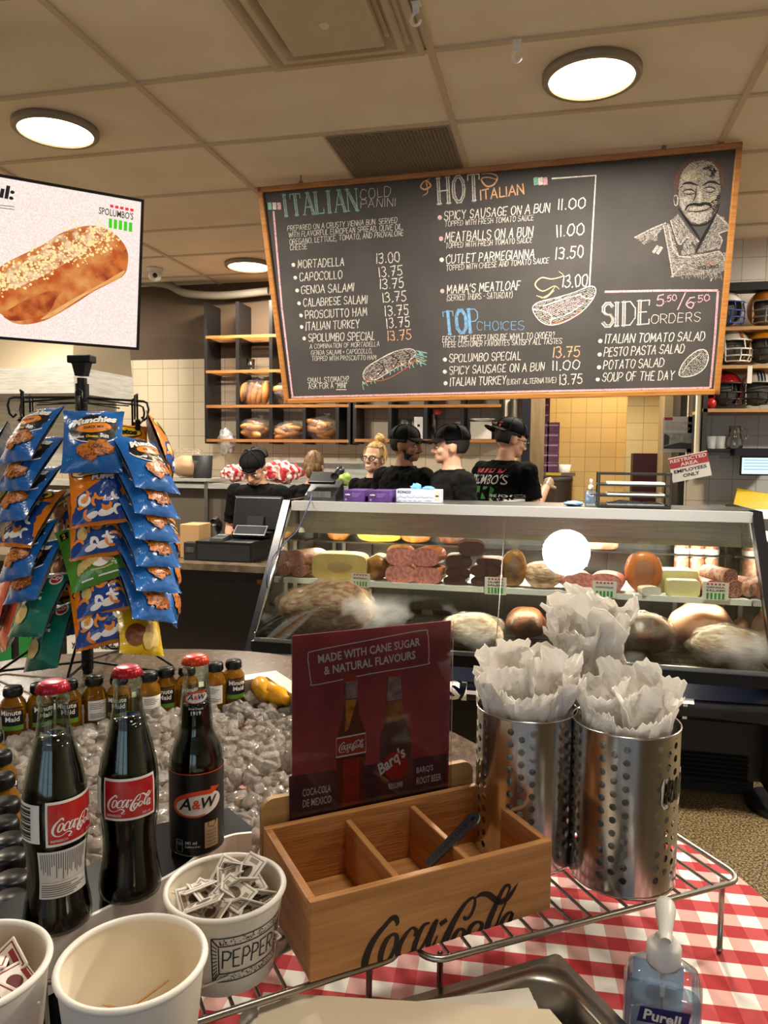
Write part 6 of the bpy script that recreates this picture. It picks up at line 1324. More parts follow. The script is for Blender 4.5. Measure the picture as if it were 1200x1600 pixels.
food('bagged_roast', 'low speckled roast in a clear bag left of the pink hams', 'roast meat', 848, 56, 40, .16, [MARB, MARB], .852, 3.80, .1, .9, .08, False, True, 5)
food('cut_ham', 'pink half ham left of the third price card', 'ham', 900, 50, 30, .16, [mat('ham_pale', '#cf8f83', .4, col2='#bd766c', vs=12), PINK], .852, 3.79, .2, .85, .04, True, False, 6)
food('cut_ham', 'pink half ham behind the third price card', 'ham', 949, 52, 30, .16, [mat('ham_red', '#b4564a', .4, col2='#c9786a', vs=12), PINK], .852, 3.79, -.2, .85, .04, True, False, 7)
food('bagged_ham', 'tall smoked ham upright in a knotted clear bag', 'ham', 1005, 54, 62, .13, [HAMO, HAMO], .852, 3.83, 0, .95, .05, False, 'knot', 8)
food('cheese_block', 'large pale cheese block right of the bagged ham, behind', 'cheese', 1052, 62, 34, .14, [PROV, PROV], .852, 3.90, .15, .25, .01, True, False, 1)
food('cheese_block', 'smaller pale cheese block in front of the larger one', 'cheese', 1066, 48, 25, .08, [PROV, PROV], .852, 3.77, .05, .25, .01, True, False, 2)
food('sandwich_wedge', 'small white wrapped wedge standing before the bagged ham', 'wrapped food', 1014, 30, 14, .07, [mat('wrapped_white', '#e5dcc8', .5, col2='#cfc09c', vs=20), PAPER], .852, 3.735, .3, .5, .08)
for k, (x, w, h, z, yw, lab) in enumerate(((1098, 26, 26, .852, .3, 'leftmost salami of the four at the right end of the shelf'), (1118, 28, 27, .905, .55, 'salami lying on top of the right end group'), (1128, 30, 27, .852, .5, 'salami under the top one, behind the fourth price card'), (1158, 32, 30, .852, .6, 'rightmost salami with speckled cut face at the shelf end'))): food('salami', lab, 'salami', x, w, h, .19, S2, z, 3.84, yw, .95, .05, True, False, k+9, grp='salamis at the right end of the shelf')
# rear row
BG = 'wrapped meats on the rear shelf of the deli case'
food('wrapped_meat', 'brown wrapped sausage hanging over the rear shelf at left', 'meat', 530, 40, 34, .1, [ROAST, ROAST], 1.008, 4.2, 0, .9, .1, False, True, 21, grp=BG)
food('wrapped_meat', 'yellow bagged pasta-like block on the rear shelf at left', 'meat', 592, 74, 36, .1, [mat('yellow_block', '#cda63f', .4, col2='#a9842a', vs=30), CHEE], 1.008, 4.2, 0, .6, .1, False, True, 22, grp=BG)
food('wrapped_meat', 'gold crusted wrapped roast on the rear shelf, centre left', 'meat', 650, 50, 34, .1, [ROAST, ROAST], 1.008, 4.2, 0, .8, .1, False, True, 23, grp=BG)
food('wrapped_meat', 'dark wrapped roast on the rear shelf above the pastrami', 'meat', 706, 44, 30, .1, [DARKR, DARKR], 1.008, 4.2, 0, .8, .1, False, False, 24, grp=BG)
food('wrapped_meat', 'flat pale pack on the rear shelf at centre right', 'meat', 938, 50, 24, .1, [mat('pale_pack', '#c8b99a', .5, col2='#8b5a45', vs=15), PAPER], 1.008, 4.2, 0, .5, .06, False, False, 25, grp=BG)
for k, x in enumerate((1066, 1090, 1113)):
    X = at(x, 870, Y=4.15).x; f = MB(); f.lathe([(.0, 0), (.02, .01), (.036, .04), (.037, .17), (.03, .20), (.012, .215), (.02, .235)], 20, 0, None, True, True); f.lathe([(.0375, .12), (.0378, .165)], 20, 1, None, True, False)
    tag(f.build('hanging_salami', [SALS, PAPER], o=(X, 4.17, .87)), '%s of three upright labelled salamis at the rear right' % ('left', 'middle', 'right')[k], 'salami', 'upright salamis at the rear right')
# lower deck
LG = 'large roasts on the dark lower deck'
def lump(name, lab, px_, py_, Y, w, h, dy, m, seed, nz=.12, wrap=False, z=.581, yaw=0):
    X = at(px_, py_, Y=Y).x; D = (V((X, Y, z))-V((0, 0, H))).dot(_fw); k = D/FPX; rx, rz = w*k/2, h*k/2; t = thing(name, lab, 'roast meat', (X, Y, z), yaw, LG); f = MB(); f.ball((0, 0, rz*.93), (rx, dy, rz), 0, 30, 20, None, nz, 1.6, seed); f.build('body', m, t)
    if wrap: f = MB(); f.ball((0, 0, rz*.95), (rx*1.06, dy*1.06, rz*1.06), 0, 36, 24, None, nz*1.3, 2.2, seed); f.build('clear_wrap', FILM, t)
    return t
lump('whole_roast', 'big marbled pink roast at the left of the lower deck', 512, 960, 3.62, 150, 86, .16, MARB, 2, .16, True, .581, .5)
lump('whole_roast', 'flat pale roast in a loose clear bag right of the dark red sign', 736, 990, 3.6, 96, 50, .14, PALE, 5, .2, True)
lump('whole_roast', 'left dark glazed roast behind the misted glass', 822, 970, 3.85, 62, 48, .12, DARKR, 7); lump('whole_roast', 'right dark glazed roast behind the misted glass', 888, 970, 3.85, 58, 46, .12, DARKR, 9)
lump('whole_roast', 'bagged dark roast with white label on the lower deck', 1005, 985, 3.7, 92, 62, .14, DARKR, 11, .15, True)
f = MB(); X = at(1000, 980, Y=3.6).x; f.box((0, 0, 0), (.12, .002, .04)); o = f.build('meat_label', PAPER, o=(X, 3.60, .70), rot=(rad(-35), 0, .1)); tag(o, 'white label on the bagged dark roast of the lower deck', 'label')
lump('whole_roast', 'round pale roast at the back of the lower deck, right', 1095, 980, 3.85, 96, 74, .15, mat('rosy_roast', '#a9836b', .4, col2='#8d6a5c', vs=5), 13)
lump('whole_roast', 'striped white wrapped roast at the right front of the lower deck', 1136, 1010, 3.55, 108, 62, .12, PALE, 15, .14, True)
lump('whole_roast', 'brown roast in the far right corner of the lower deck', 1172, 980, 3.9, 60, 54, .1, DARKR, 17)
# price cards on the shelf edge
GRNI = mat('logo_green', '#2f9a48', .5); REDI = mat('logo_red', '#c0303a', .5); INKB = mat('ink_black', '#16181c', .5)
def slogo(f, F, w, red, grn, ink, text="SPOLUMBO'S", k=1.):
    """red squares, name, green bars; x centred, y up, total width w"""
    for i in range(5):
        x = -w*.33+i*w*.165; f.map2(rect2(x-w*.05, w*.30*k, x+w*.05, w*.38*k), F(1), red); f.map2(rect2(x-w*.052, -w*.20*k, x+w*.052, w*.04*k), F(1), grn)
    if text: v = T2(text, 1, .005); f.map2(fit2(v, -w*.5, w*.08*k, w, w*.19*k), F(1), ink)
for i, (x0, x1, y0, y1, tx) in enumerate(((548, 578, 896, 917, ('MORTADELLA',)), (757, 791, 902, 929, ('CALABRESE', 'SALAMI')), (925, 963, 908, 934, ('CAPOCOLLO',)), (1097, 1138, 910, 938, ('GENOA', 'SALAMI')))):
    a, b, c_, d_ = at(x0, y0, Y=3.688), at(x1, y0, Y=3.688), at(x0, y1, Y=3.688), at(x1, y1, Y=3.688); w, h = (b-a).length, (a-c_).length; o = (c_+d_)/2; f = MB(); f.box((0, .001, h/2), (w, .0016, h)); F = lambda k: (lambda x, y: V((x, -.0004-.0004*k, y)))
    for j in range(5): x = (j-2)*w*.15; f.map2(rect2(x-w*.045, h*.84, x+w*.045, h*.94), F(0), 1); f.map2(rect2(x-w*.045, h*.06, x+w*.045, h*.40), F(0), 2)
    for j, t_ in enumerate(tx): f.map2(fit2(T2(t_, 1, .02), -w*.36, h*(.66-.17*j-(.0 if len(tx) > 1 else .08)), w*.72, h*.11), F(0), 3)
    f.box((0, .012, .001), (w*.8, .02, .002)); tag(f.build('price_card', [PAPER, REDI, GRNI, INKB], o=(o.x, o.y, o.z)), '%s price card reading %s on the case shelf edge' % (('first', 'second', 'third', 'fourth')[i], ' '.join(tx)), 'price card', 'price cards along the shelf edge')
# ------------------------------------------------------------------ television
tvx = V((.73, .683, 0)); tn = V((cos(rad(13))*.683, -cos(rad(13))*.73, -sin(rad(13)))); tup = tn.cross(tvx).normalized()
if tup.z < 0: tup = -tup
TR_ = V((-1.646, 2.787, 2.527)); TW, TH_ = 1.07, .60
tv = thing('television', 'wall-size television hung from the ceiling showing a crusty loaf', 'television', TR_-tvx*TW-tup*TH_); tv.rotation_euler = Matrix((tvx, -tn, tup)).transposed().to_euler()
MB().bbox((TW/2, .022, TH_/2), (TW, .04, TH_), .004).build('housing', BLACK, tv)
f = MB(); b_ = .011; 
for x, w in ((b_/2, b_), (TW-b_/2, b_)): f.box((x, -.001, TH_/2), (w, .006, TH_))
for z in (b_/2, TH_-b_/2): f.box((TW/2, -.001, z), (TW-2*b_, .006, b_))
f.build('bezel', BLACK, tv)
def scr(name, col, col2=None, e=1.0, **k):
    m = mat(name, col, .35, emit=e*.86, col2=col2, **k); b = m.node_tree.nodes['Principled BSDF']
    for l in list(b.inputs['Base Color'].links): m.node_tree.links.remove(l)
    b.inputs['Base Color'].default_value = (.01, .01, .01, 1); return m
f = MB(); f.map2(rect2(b_, b_, TW-b_, TH_-b_), lambda x, y: V((x, .0012, y)), 0)
tO = V(tv.location)
def tq(x, y): d = at_plane(x/4.326, 270+y/4.326, TR_, tn)-tO; return (d.dot(tvx), d.dot(tup))
def tpoly(pts, mi, k, sm=0):
    P = [tq(*p) for p in pts]
    if sm: P = [(p.x, p.y) for p in smooth_path(P, sm, True)]
    P3 = [V((min(max(x, b_), TW-b_), .0008-.0003*k, y)) for x, y in P]; f.add(P3, [tuple(t) for t in tessellate_polygon([P3])], mi); return P
tpoly([(-120, 850), (-60, 700), (40, 610), (200, 530), (300, 480), (400, 415), (520, 370), (640, 358), (740, 390), (815, 450), (862, 530), (865, 620), (840, 690), (770, 735), (640, 800), (500, 890), (400, 950), (300, 1000), (180, 1025), (80, 1010), (0, 950), (-80, 930)], 1, 1, 4)
tpoly([(20, 960), (80, 1000), (200, 990), (330, 940), (380, 850), (420, 800), (330, 800), (200, 850), (100, 900)], 2, 2, 4); tpoly([(640, 690), (760, 610), (850, 520), (862, 610), (820, 690), (720, 740)], 2, 2, 4); tpoly([(280, 985), (500, 850), (700, 740), (840, 660), (800, 715), (640, 790), (470, 895), (360, 965)], 3, 3, 4); tpoly([(380, 430), (600, 370), (720, 400), (640, 480), (430, 620), (200, 740), (60, 780), (40, 660), (250, 540)], 5, 2, 4)
rr = random.Random(12)
for i in range(700):
    t = rr.random(); x = -60+t*830+rr.uniform(-60, 60); y = 760-t*370+rr.gauss(0, 62)+(20 if t < .3 else 0)
    if y > 850-t*300: continue
    p = tq(x, y)
    if p[0] < b_+.01: continue
    s_ = rr.uniform(.0015, .0065); n_ = 7; f.map2(([(p[0]+cos(k*2*pi/n_)*s_*rr.uniform(.7, 1.2), p[1]+sin(k*2*pi/n_)*s_*rr.uniform(.7, 1.1)) for k in range(n_)], [tuple(range(n_))]), lambda x_, y_: V((x_, -.0004, y_)), 4)
def tline(txt, a, b, h, mi, bold=.02, shear=0):
    p, q = tq(*a), tq(*b); w = hypot(q[0]-p[0], q[1]-p[1]); an = math.atan2(q[1]-p[1], q[0]-p[0]); vf = fit2(T2(txt, 1, bold, shear), 0, 0, w, h)
    f.map2(vf, lambda x, y: V((p[0]+x*cos(an)-y*sin(an), -.0006, p[1]+x*sin(an)+y*cos(an))), mi)
tline('ul:', (-45, 160), (98, 188), .048, 6, .04, .12)
for y in (222, 240): f.map2(segs([tq(-200, y-25), tq(96, y+8)], .0022), lambda x, y_: V((x, -.0005, y_)), 6)
tline('T', (-35, 425), (18, 415), .055, 9, .03); tline("SPOLUMBO'S", (668, 278), (900, 320), .027, 6, .01)
for i in range(5):
    a, b = tq(745+i*34, 214+i*6.6), tq(767+i*34, 237+i*6.6); f.map2(rect2(a[0], b[1], b[0], a[1]), lambda x, y: V((x, -.0006, y)), 7)
    a, b = tq(736+i*34, 308+i*6.6), tq(757+i*34, 374+i*6.6); f.map2(rect2(a[0], b[1], b[0], a[1]), lambda x, y: V((x, -.0006, y)), 8)
f.build('screen', [scr('tv_paper', '#f3e4dc', '#dcc8c0', 1.05, vs=160, vd=5, lo=.3, hi=.62), scr('tv_crust', '#b9501f', '#e09a52', .9, vs=14, vd=10, lo=.38, hi=.66), scr('tv_crust_dark', '#8f3216', '#cf7030', .9, vs=16, vd=10, lo=.4, hi=.6), scr('tv_crust_pale', '#e8b87a', '#dd9a50', .9, vs=14), scr('tv_crumb', '#f4dc9a', None, .95), scr('tv_crust_mid', '#b9622f', '#f0c9a0', .9, vs=26, vd=10, lo=.4, hi=.62), scr('tv_ink', '#141418', None, .9), scr('tv_red', '#dd2a3c', None, .95), scr('tv_green', '#3fc41e', None, .95), scr('tv_gold', '#e0c21a', None, .95)], tv)
f = MB(); f.box((TW*.5, .06, TH_*.5), (.3, .05, .3)); f.tube([(TW*.5, .09, TH_*.6), (TW*.5, .12, TH_+.48)], .02); f.build('ceiling_mount', BLACK, tv)

# ------------------------------------------------------------------ kitchen hood at far left
YH = 4.9; a, b, c_, d_ = at(113, 545, Y=YH), at(116, 614, Y=YH), at(113, 572, Y=YH), at(88, 690, Y=YH)
hd_ = thing('range_hood', 'stainless kitchen range hood at left, behind the snack rack', 'range hood', (b.x-.9, YH, b.z))
f = MB(); f.box((b.x-.9, YH+.4, (b.z+c_.z)/2), (1.8, .8, c_.z-b.z)); f.build('canopy', STEELP, hd_, w=True)
f = MB(); f.hull([V((b.x-1.8, YH, c_.z)), V((b.x-.01, YH, c_.z)), V((b.x-.01, YH+.8, c_.z)), V((b.x-1.8, YH+.8, c_.z))], [V((b.x-1.8, YH+.1, 2.62)), V((b.x-.05, YH+.1, 2.62)), V((b.x-.05, YH+.8, 2.62)), V((b.x-1.8, YH+.8, 2.62))]); f.build('upper_cover', mat('hood_warm_reflection_steel', '#9a8c74', .4, .7), hd_, w=True)  # tan base colour paints the warm reflection on the brushed steel
f = MB(); f.box((d_.x-.9, YH+.78, (b.z+1.35)/2), (1.8, .03, b.z-1.35)); f.build('backsplash', STEELP, hd_, w=True)

# ------------------------------------------------------------------ pay counter left of the case
zc = at(330, 880, Y=3.62).z
pcn = thing('pay_counter', 'dark pay counter with stone top left of the deli case', 'counter', (-2.4, 3.9, 0))
f = MB(); f.box((-2.95, 3.96, zc-.02), (3.0, .72, .035)); f.build('worktop', mat('pay_top', '#4a3f33', .3, col2='#6b5c49', vs=22, vd=4), pcn, w=True)
f = MB(); f.box((-2.95, 4.0, (zc-.04)/2), (2.95, .6, zc-.04)); f.build('front_panel', DARKW, pcn, w=True)
f = MB(); f.ball((at(405, 909, Y=3.66).x, 3.68, at(405, 909, Y=3.66).z), .022, 0, 14, 10); f.build('knob', mat('knob_brass', '#7a4f2a', .4, .3), pcn, w=True)
def poster(nm, lab, x0, y0, x1, y1, Y, m, txt=None, cat='poster', extra=None):
    a, b = at(x0, y0, Y=Y), at(x1, y1, Y=Y); w, h = b.x-a.x, a.z-b.z; f = MB(); f.box((0, .0015, -h/2), (w, .003, h)); o = [PAPER, INKB, m]
    f.m = [2]*len(f.m)
    if txt: f.map2(fit2(T2(txt, 1, .02), -w*.44, -h*.62, w*.88), lambda x, y: V((x, -.001, y)), 1)
    if extra: extra(f, w, h)
    return tag(f.build(nm, o, o=((a.x+b.x)/2, Y, a.z)), lab, cat)
GP = mat('poster_green', '#1f7a34', .5)
poster('menu_poster', 'white poster reading Big Breakfast Burger on the dark counter front', 104, 985, 237, 1040, 3.69, PAPER, "y's Big Breakfast Burger")
for k, (x0, x1) in enumerate(((-30, 18), (29, 90))): poster('green_panel', ('green panel on the counter front at the left frame edge', 'green panel on the counter front left of the white poster')[k], x0, 992, x1, 1045, 3.69, GP, cat='panel')
def onc(px_, py_, Y): p = at(px_, py_, Y=Y); return V((p.x, Y, zc-.0025))
# register
p = onc(368, 878, 3.86); t = thing('cash_drawer', 'black cash drawer box under the register screen', 'cash drawer', p); MB().bbox((0, 0, .055), (.33, .32, .11), .004).build('box', BLACK, t); MB().box((0, -.161, .05), (.31, .003, .085)).build('drawer_front', BLACKM, t)
zt = zc-.0025+.11; p = V((at(395, 845, Y=3.9).x, 3.92, zt)); t = thing('register_screen', 'black touch register seen from behind in front of the cashier', 'cash register', p)
k_ = at(395, 845, Y=3.9).z-zt
f = MB(); M_ = Matrix.Translation((0, .05, .115)) @ Matrix.Rotation(rad(-14), 4, 'X'); f.bbox((0, 0, .02), (.285, .03, .19), .006, 0, M_); f.build('monitor', BLACK, t); f = MB(); f.box((0, .0, .117), (.287, .034, .003), 0, M_); f.build('edge_trim', STEEL, t)
f = MB(); f.bbox((0, .03, .02), (.24, .16, .04), .01); f.hull([V((-.05, -.01, .03)), V((.05, -.01, .03)), V((.05, .06, .03)), V((-.05, .06, .03))], [V((-.05, .02, .12)), V((.05, .02, .12)), V((.05, .05, .12)), V((-.05, .05, .12))]); f.build('stand', BLACK, t)
f = MB(); M2 = Matrix.Translation((.01, -.075, .05)) @ Matrix.Rotation(rad(-50), 4, 'X'); f.bbox((0, 0, 0), (.19, .008, .075), .003, 0, M2); f.box((0, -.0045, 0), (.178, .001, .062), 1, M2); f.build('customer_display', [STEEL, mat('lcd_dark', '#2a2c30', .2)], t)
f = MB(); f.box((.005, .028, .15), (.06, .01, .022), 0, Matrix.Rotation(rad(-14), 4, 'X')); f.build('badge', STEEL, t)
p = V((at(345, 848, Y=3.76).x, 3.76, zt)); f = MB(); f.hull([V((-.04, -.06, 0)), V((.04, -.06, 0)), V((.04, .06, 0)), V((-.04, .06, 0))], [V((-.036, -.055, .015)), V((.036, -.055, .015)), V((.036, .055, .03)), V((-.036, .055, .03))]); f.box((0, .02, .026), (.05, .04, .004), 1); tag(f.build('card_terminal', [BLACKM, mat('lcd_grey', '#6f7470', .3)], o=p), 'small card terminal on the cash drawer, left of the register', 'card terminal')
p = onc(342, 830, 4.05); f = MB(); f.lathe([(.04, 0), (.035, .02), (.015, .03), (.014, .12)], 16); f.tube([(0, 0, .12), (0, -.01, .17), (0, -.04, .19), (0, -.07, .185)], [.018, .026, .028, .022], 0, 10); tag(f.build('barcode_scanner', BLACK, o=p), 'black barcode scanner standing behind the cash drawer', 'barcode scanner')
p = onc(306, 878, 3.85); f = MB(); f.bbox((0, 0, .095), (.115, .15, .19), .004); tag(f.build('cardboard_box', mat('cardboard', '#a07c52', .7), o=p), 'tall brown cardboard box on the pay counter left of the drawer', 'box')
p = onc(300, 880, 3.72); f = MB(); f.bbox((0, 0, .05), (.075, .05, .10), .004); f.box((0, -.0258, .06), (.05, .001, .03), 1); tag(f.build('label_printer', [BLACKM, STEELD], o=p), 'small black device in front of the cardboard box on the pay counter', 'device')
p = onc(270, 872, 3.85); t = thing('pastry_container', 'clear container of small golden pastries on the pay counter', 'food container', p); f = MB(); rr = random.Random(4)
for k in range(26): f.ball((rr.uniform(-.08, .08), rr.uniform(-.05, .05), .02+.025*(k % 3)), (.02, .02, .014), 0, 10, 6)
f.build('pastries', mat('pastry', '#d2a155', .5, col2='#b9823a', vs=30), t); f = MB(); f.bbox((0, 0, .055), (.20, .14, .105), .01); f.build('lid', film('clear_wrap2', '#f7f4ec', .3, .08), t)

# ------------------------------------------------------------------ back wall shelving
SHB = mat('shelf_black', '#131010', .4)
def unit(lab, xs_px, y0, y1, shelves_px, Yf=5.93):
    xw = [at(x, 640, Y=Yf).x for x in xs_px]; z1, z0 = at(xs_px[0], y0, Y=Yf).z, at(xs_px[0], y1, Y=Yf).z
    t = thing('wall_shelf_unit', lab, 'shelf unit', ((xw[0]+xw[-1])/2, Yf, z0), 0, 'black wall shelf units'); zs = []
    for x in xw: f = MB(); f.box((x, (Yf+YB)/2, (z0+z1)/2), (.028, YB-Yf-.002, z1-z0)); f.build('upright', SHB, t, w=True)
    for y in shelves_px:
        z = at(xs_px[0], y, Y=Yf).z; zs.append(z); f = MB(); f.box(((xw[0]+xw[-1])/2, Yf+.006, z), (xw[-1]-xw[0], .012, .024))
        for k in range(6): f.box(((xw[0]+xw[-1])/2, Yf+.04+k*.04, z), (xw[-1]-xw[0], .022, .014))
        f.build('slatted_shelf', WOODP, t, w=True)
    return xw, zs
xw1, zs1 = unit('left black wall shelf unit with oak slat shelves, holding the bagged breads', (322, 371, 423, 475, 527, 545), 473, 693, (527, 581, 635, 688))
xw2, zs2 = unit('right black wall shelf unit half hidden by the menu board', (554, 609, 665, 722, 783), 473, 693, (527, 581, 635, 688))
BRD = mat('bread_crust', '#c98f4e', .5, col2='#a9692d', vs=12, vd=3, bump=.15, bs=30); BRD2 = mat('bread_crust_dark', '#a9672e', .5, col2='#c08a4c', vs=12, vd=3, bump=.15, bs=30)
def breadbag(px0, px1, y0, y1, z, lab, ml, n_, upright, seed):
    a, b = at(px0, y1, Y=6.0), at(px1, y0, Y=6.0); w = b.x-a.x; h = b.z-a.z; t = thing('bread_bag', lab, 'bag of bread', ((a.x+b.x)/2, 6.03, z+.014), 0, 'clear bags of bread rolls on the wall shelves'); rr = random.Random(seed)
    for k in range(n_):
        if upright: e = Matrix.Translation((-w/2+w*(k+.6)/(n_+.2), rr.uniform(-.05, .03), h*.48)) @ Matrix.Rotation(rr.uniform(-.2, .2)+.25, 4, 'Y'); s_ = (w*.13, w*.13, h*.47)
        else: e = Matrix.Translation((rr.uniform(-w*.3, w*.3), rr.uniform(-.06, .04), h*(.18+.62*(k/n_)))) @ Matrix.Rotation(rr.uniform(-.6, .6), 4, 'Z') @ Matrix.Rotation(rr.uniform(-.35, .35), 4, 'Y'); s_ = (w*.26, w*.12, h*.17)
        f = MB(); f.ball((0, 0, 0), s_, 0, 16, 12, e, .05, 2, k+seed); f.build('roll', ml, t)
    f = MB(); f.ball((0, 0, h*.48), (w*.53, .10, h*.53), 0, 26, 18, None, .12, 3, seed); f.lathe([(.01, h*.98), (.012, h*1.05), (.035, h*1.14)], 12, 0, Matrix.Translation((w*.2, 0, 0)), True, False); f.build('plastic_bag', FILM, t)
breadbag(374, 421, 594, 634, zs1[2], 'bag of upright pale baguettes on the third shelf', BRD, 5, True, 1); breadbag(425, 470, 596, 634, zs1[2], 'bag of rolls on the third shelf beside the menu board edge', BRD2, 7, False, 2)
breadbag(372, 422, 654, 687, zs1[3], 'bag of rolls at the left of the lowest bread shelf', BRD2, 9, False, 3); breadbag(424, 473, 660, 687, zs1[3], 'bag of rolls in the middle of the lowest bread shelf', BRD2, 8, False, 4); breadbag(475, 525, 651, 687, zs1[3], 'bag of baguettes at the right of the lowest bread shelf', BRD, 8, False, 5)
def sitshelf(f, nm, m, px_, lab, cat, z=None, Y=6.02, grp=None): o = at(px_, 690, Y=Y); return tag(f.build(nm, m, o=(o.x, Y, (zs2[3] if z is None else z)+.0135)), lab, cat, grp)
f = MB(); f.lathe([(.06, 0), (.06, .16), (.055, .16)], 24); sitshelf(f, 'steel_canister', STEELD, 632, 'dull steel canister on the right wall shelf', 'canister')
f = MB(); f.bbox((0, 0, .09), (.075, .08, .18), .004); f.box((0, -.041, .11), (.02, .002, .02), 1); sitshelf(f, 'dispenser_box', [WHITE, BLACKM], 655, 'white box with a dark square hole on the right wall shelf', 'box')
f = MB(); f.lathe([(.028, 0), (.034, .2), (.036, .2)], 20); sitshelf(f, 'tumbler_stack', film('tumbler_clear', '#dfe3e3', .3, .1), 677, 'stack of clear tumblers with red lid on the right wall shelf', 'tumblers'); 
f = MB(); f.lathe([(.036, 0), (.036, .03), (.0, .03)], 20); o = sitshelf(f, 'red_cup', mat('lid_red', '#9c2a28', .5), 683, 'red cup on top of the stack of clear tumblers', 'cup', zs2[3]+.2, 6.02)
f = MB(); f.lathe([(.03, 0), (.04, .075), (.038, .075), (.0, .01)], 20); sitshelf(f, 'white_cup', WHITE, 695, 'small white cup on the right wall shelf', 'cup')
f = MB(); f.bbox((0, 0, .07), (.17, .12, .14), .004); sitshelf(f, 'paper_box', mat('pale_box', '#cfc9bd', .6), 752, 'pale paper box behind the cap of the man with printed shirt', 'box')
f = MB(); f.lathe([(.05, 0), (.11, .018), (.115, .022), (.0, .012)], 28); sitshelf(f, 'plate', WHITE, 755, 'white plate lying on the pale paper box', 'plate', zs2[3]+.1405)
f = MB(); f.lathe([(.03, 0), (.036, .1), (.034, .1), (.0, .006)], 18); p = at(392, 578, Y=6.05); tag(f.build('clear_cup', film('tumbler_clear', '#dfe3e3', .3, .1), o=(p.x, 6.05, zs1[1]+.0135)), 'clear cup standing on the second bread shelf', 'cup')
# back prep counter and what stands on it
bc = thing('prep_counter', 'steel prep counter along the back wall behind the staff', 'counter', (-2.3, 5.9, 0)); zb = at(400, 757, Y=5.6).z
f = MB(); f.box((-2.7, 5.89, zb-.02), (4.6, .6, .04)); f.build('worktop', STEELP, bc, w=True); f = MB(); f.box((-2.7, 5.95, (zb-.04)/2), (4.5, .46, zb-.04)); f.build('cabinet_front', mat('cabinet_grey', '#6b6256', .5, .4), bc, w=True)
f = MB(); p = at(520, 722, Y=6.1); f.box((p.x-.1, 6.12, p.z), (.9, .12, .02)); f.box((p.x-.1, 6.165, p.z-.1), (.9, .02, .2)); f.build('back_rail', STEELP, bc, w=True)
def cloth_bundle(px0, px1, y0, y1, lab, seed):
    a, b = at(px0, y1, Y=5.75), at(px1, y0, Y=5.75); c = (a+b)/2; f = MB(); f.ball((0, 0, (b.z-zb)/2), ((b.x-a.x)/2, .12, (b.z-zb)/2), 0, 40, 26, None, .32, 3.2, seed)
    tag(f.build('cloth_bundle', gingham('gingham_small', '#b5202a', '#efe6dc', .028, .4), o=(c.x, 5.75, zb+.012)), lab, 'cloth', 'crumpled gingham cloths on the back counter')
cloth_bundle(349, 385, 729, 757, 'crumpled gingham cloth left of the cashier, on the back counter', 3); cloth_bundle(410, 470, 724, 757, 'crumpled gingham cloth right of the cashier, on the back counter', 8)
p = at(538, 752, Y=5.7); f = MB(); f.ball((0, 0, .05), (.06, .05, .05), 0, 24, 16, None, .35, 4, 2); tag(f.build('lettuce', mat('lettuce', '#6f8f2e', .5, col2='#a9bd62', vs=25), o=(p.x, 5.7, zb)), 'head of green lettuce on the back counter', 'lettuce')
ls = thing('side_shelf', 'steel shelf on legs against the tiles at left', 'shelf', (at(290, 748, Y=5.7).x-.15, 5.7, 0)); zl = at(300, 748, Y=5.55).z; xl_ = at(322, 748, Y=5.55).x
f = MB(); f.box((xl_-.35, 5.77, zl-.01), (.7, .44, .02)); f.build('top', STEELP, ls, w=True)
for dx in (-.02, -.68): f = MB(); f.box((xl_+dx, 5.60, (zl-.02)/2), (.03, .03, zl-.02)); f.build('leg', STEELD, ls, w=True)
p = at(320, 748, Y=5.68); f = MB(); f.lathe([(.075, 0), (.085, .19), (.08, .19), (.07, .01), (0, .01)], 24); tag(f.build('black_bin', BLACKM, o=(p.x-.04, 5.72, zl)), 'black round bin on the side shelf', 'bin')
p = at(290, 748, Y=5.68); t = thing('bun_bag', 'clear bag of pale buns on the side shelf at left', 'bag of buns', (p.x, 5.74, zl)); f = MB(); f.ball((0, 0, .1), (.15, .12, .09), 0, 24, 16, None, .15, 2, 3); f.build('buns', mat('bun_pale', '#c9a57c', .6), t); f = MB(); f.ball((0, 0, .125), (.17, .14, .125), 0, 34, 24, None, .22, 3.5, 5); f.build('plastic_bag', FILM, t)
p = at(357, 690, Y=6.05); f = MB(); f.ball((0, 0, 0), (.075, .05, .11), 0, 26, 20, None, .35, 3, 6); tag(f.build('plastic_bag', film('bag_film', '#f3efe6', .8, .15, fog=.22, bump=1, bs=25), o=(p.x, 6.0, p.z)), 'crumpled clear plastic bag hanging left of the bread shelves', 'plastic bag')
f = MB(); f.tube([at(800, 620, Y=6.17), at(800, 770, Y=6.17)], .014); tag(f.build('conduit', mat('pipe_paint', '#b9b2a2', .4, .3)), 'grey vertical conduit on the white tiles left of the doorway', 'pipe')
p = at(809, 690, Y=6.15); f = MB(); f.tube([(0, 0, 0), (0, 0, -.05)], .004); f.hull([V((-.035, -.012, -.17)), V((.035, -.012, -.17)), V((.035, .012, -.17)), V((-.035, .012, -.17))], [V((-.03, -.012, -.04)), V((.03, -.012, -.04)), V((.03, .012, -.04)), V((-.03, .012, -.04))]); tag(f.build('hanging_brush', mat('straw', '#c9a96a', .7), o=p), 'straw coloured brush hanging left of the doorway', 'brush')

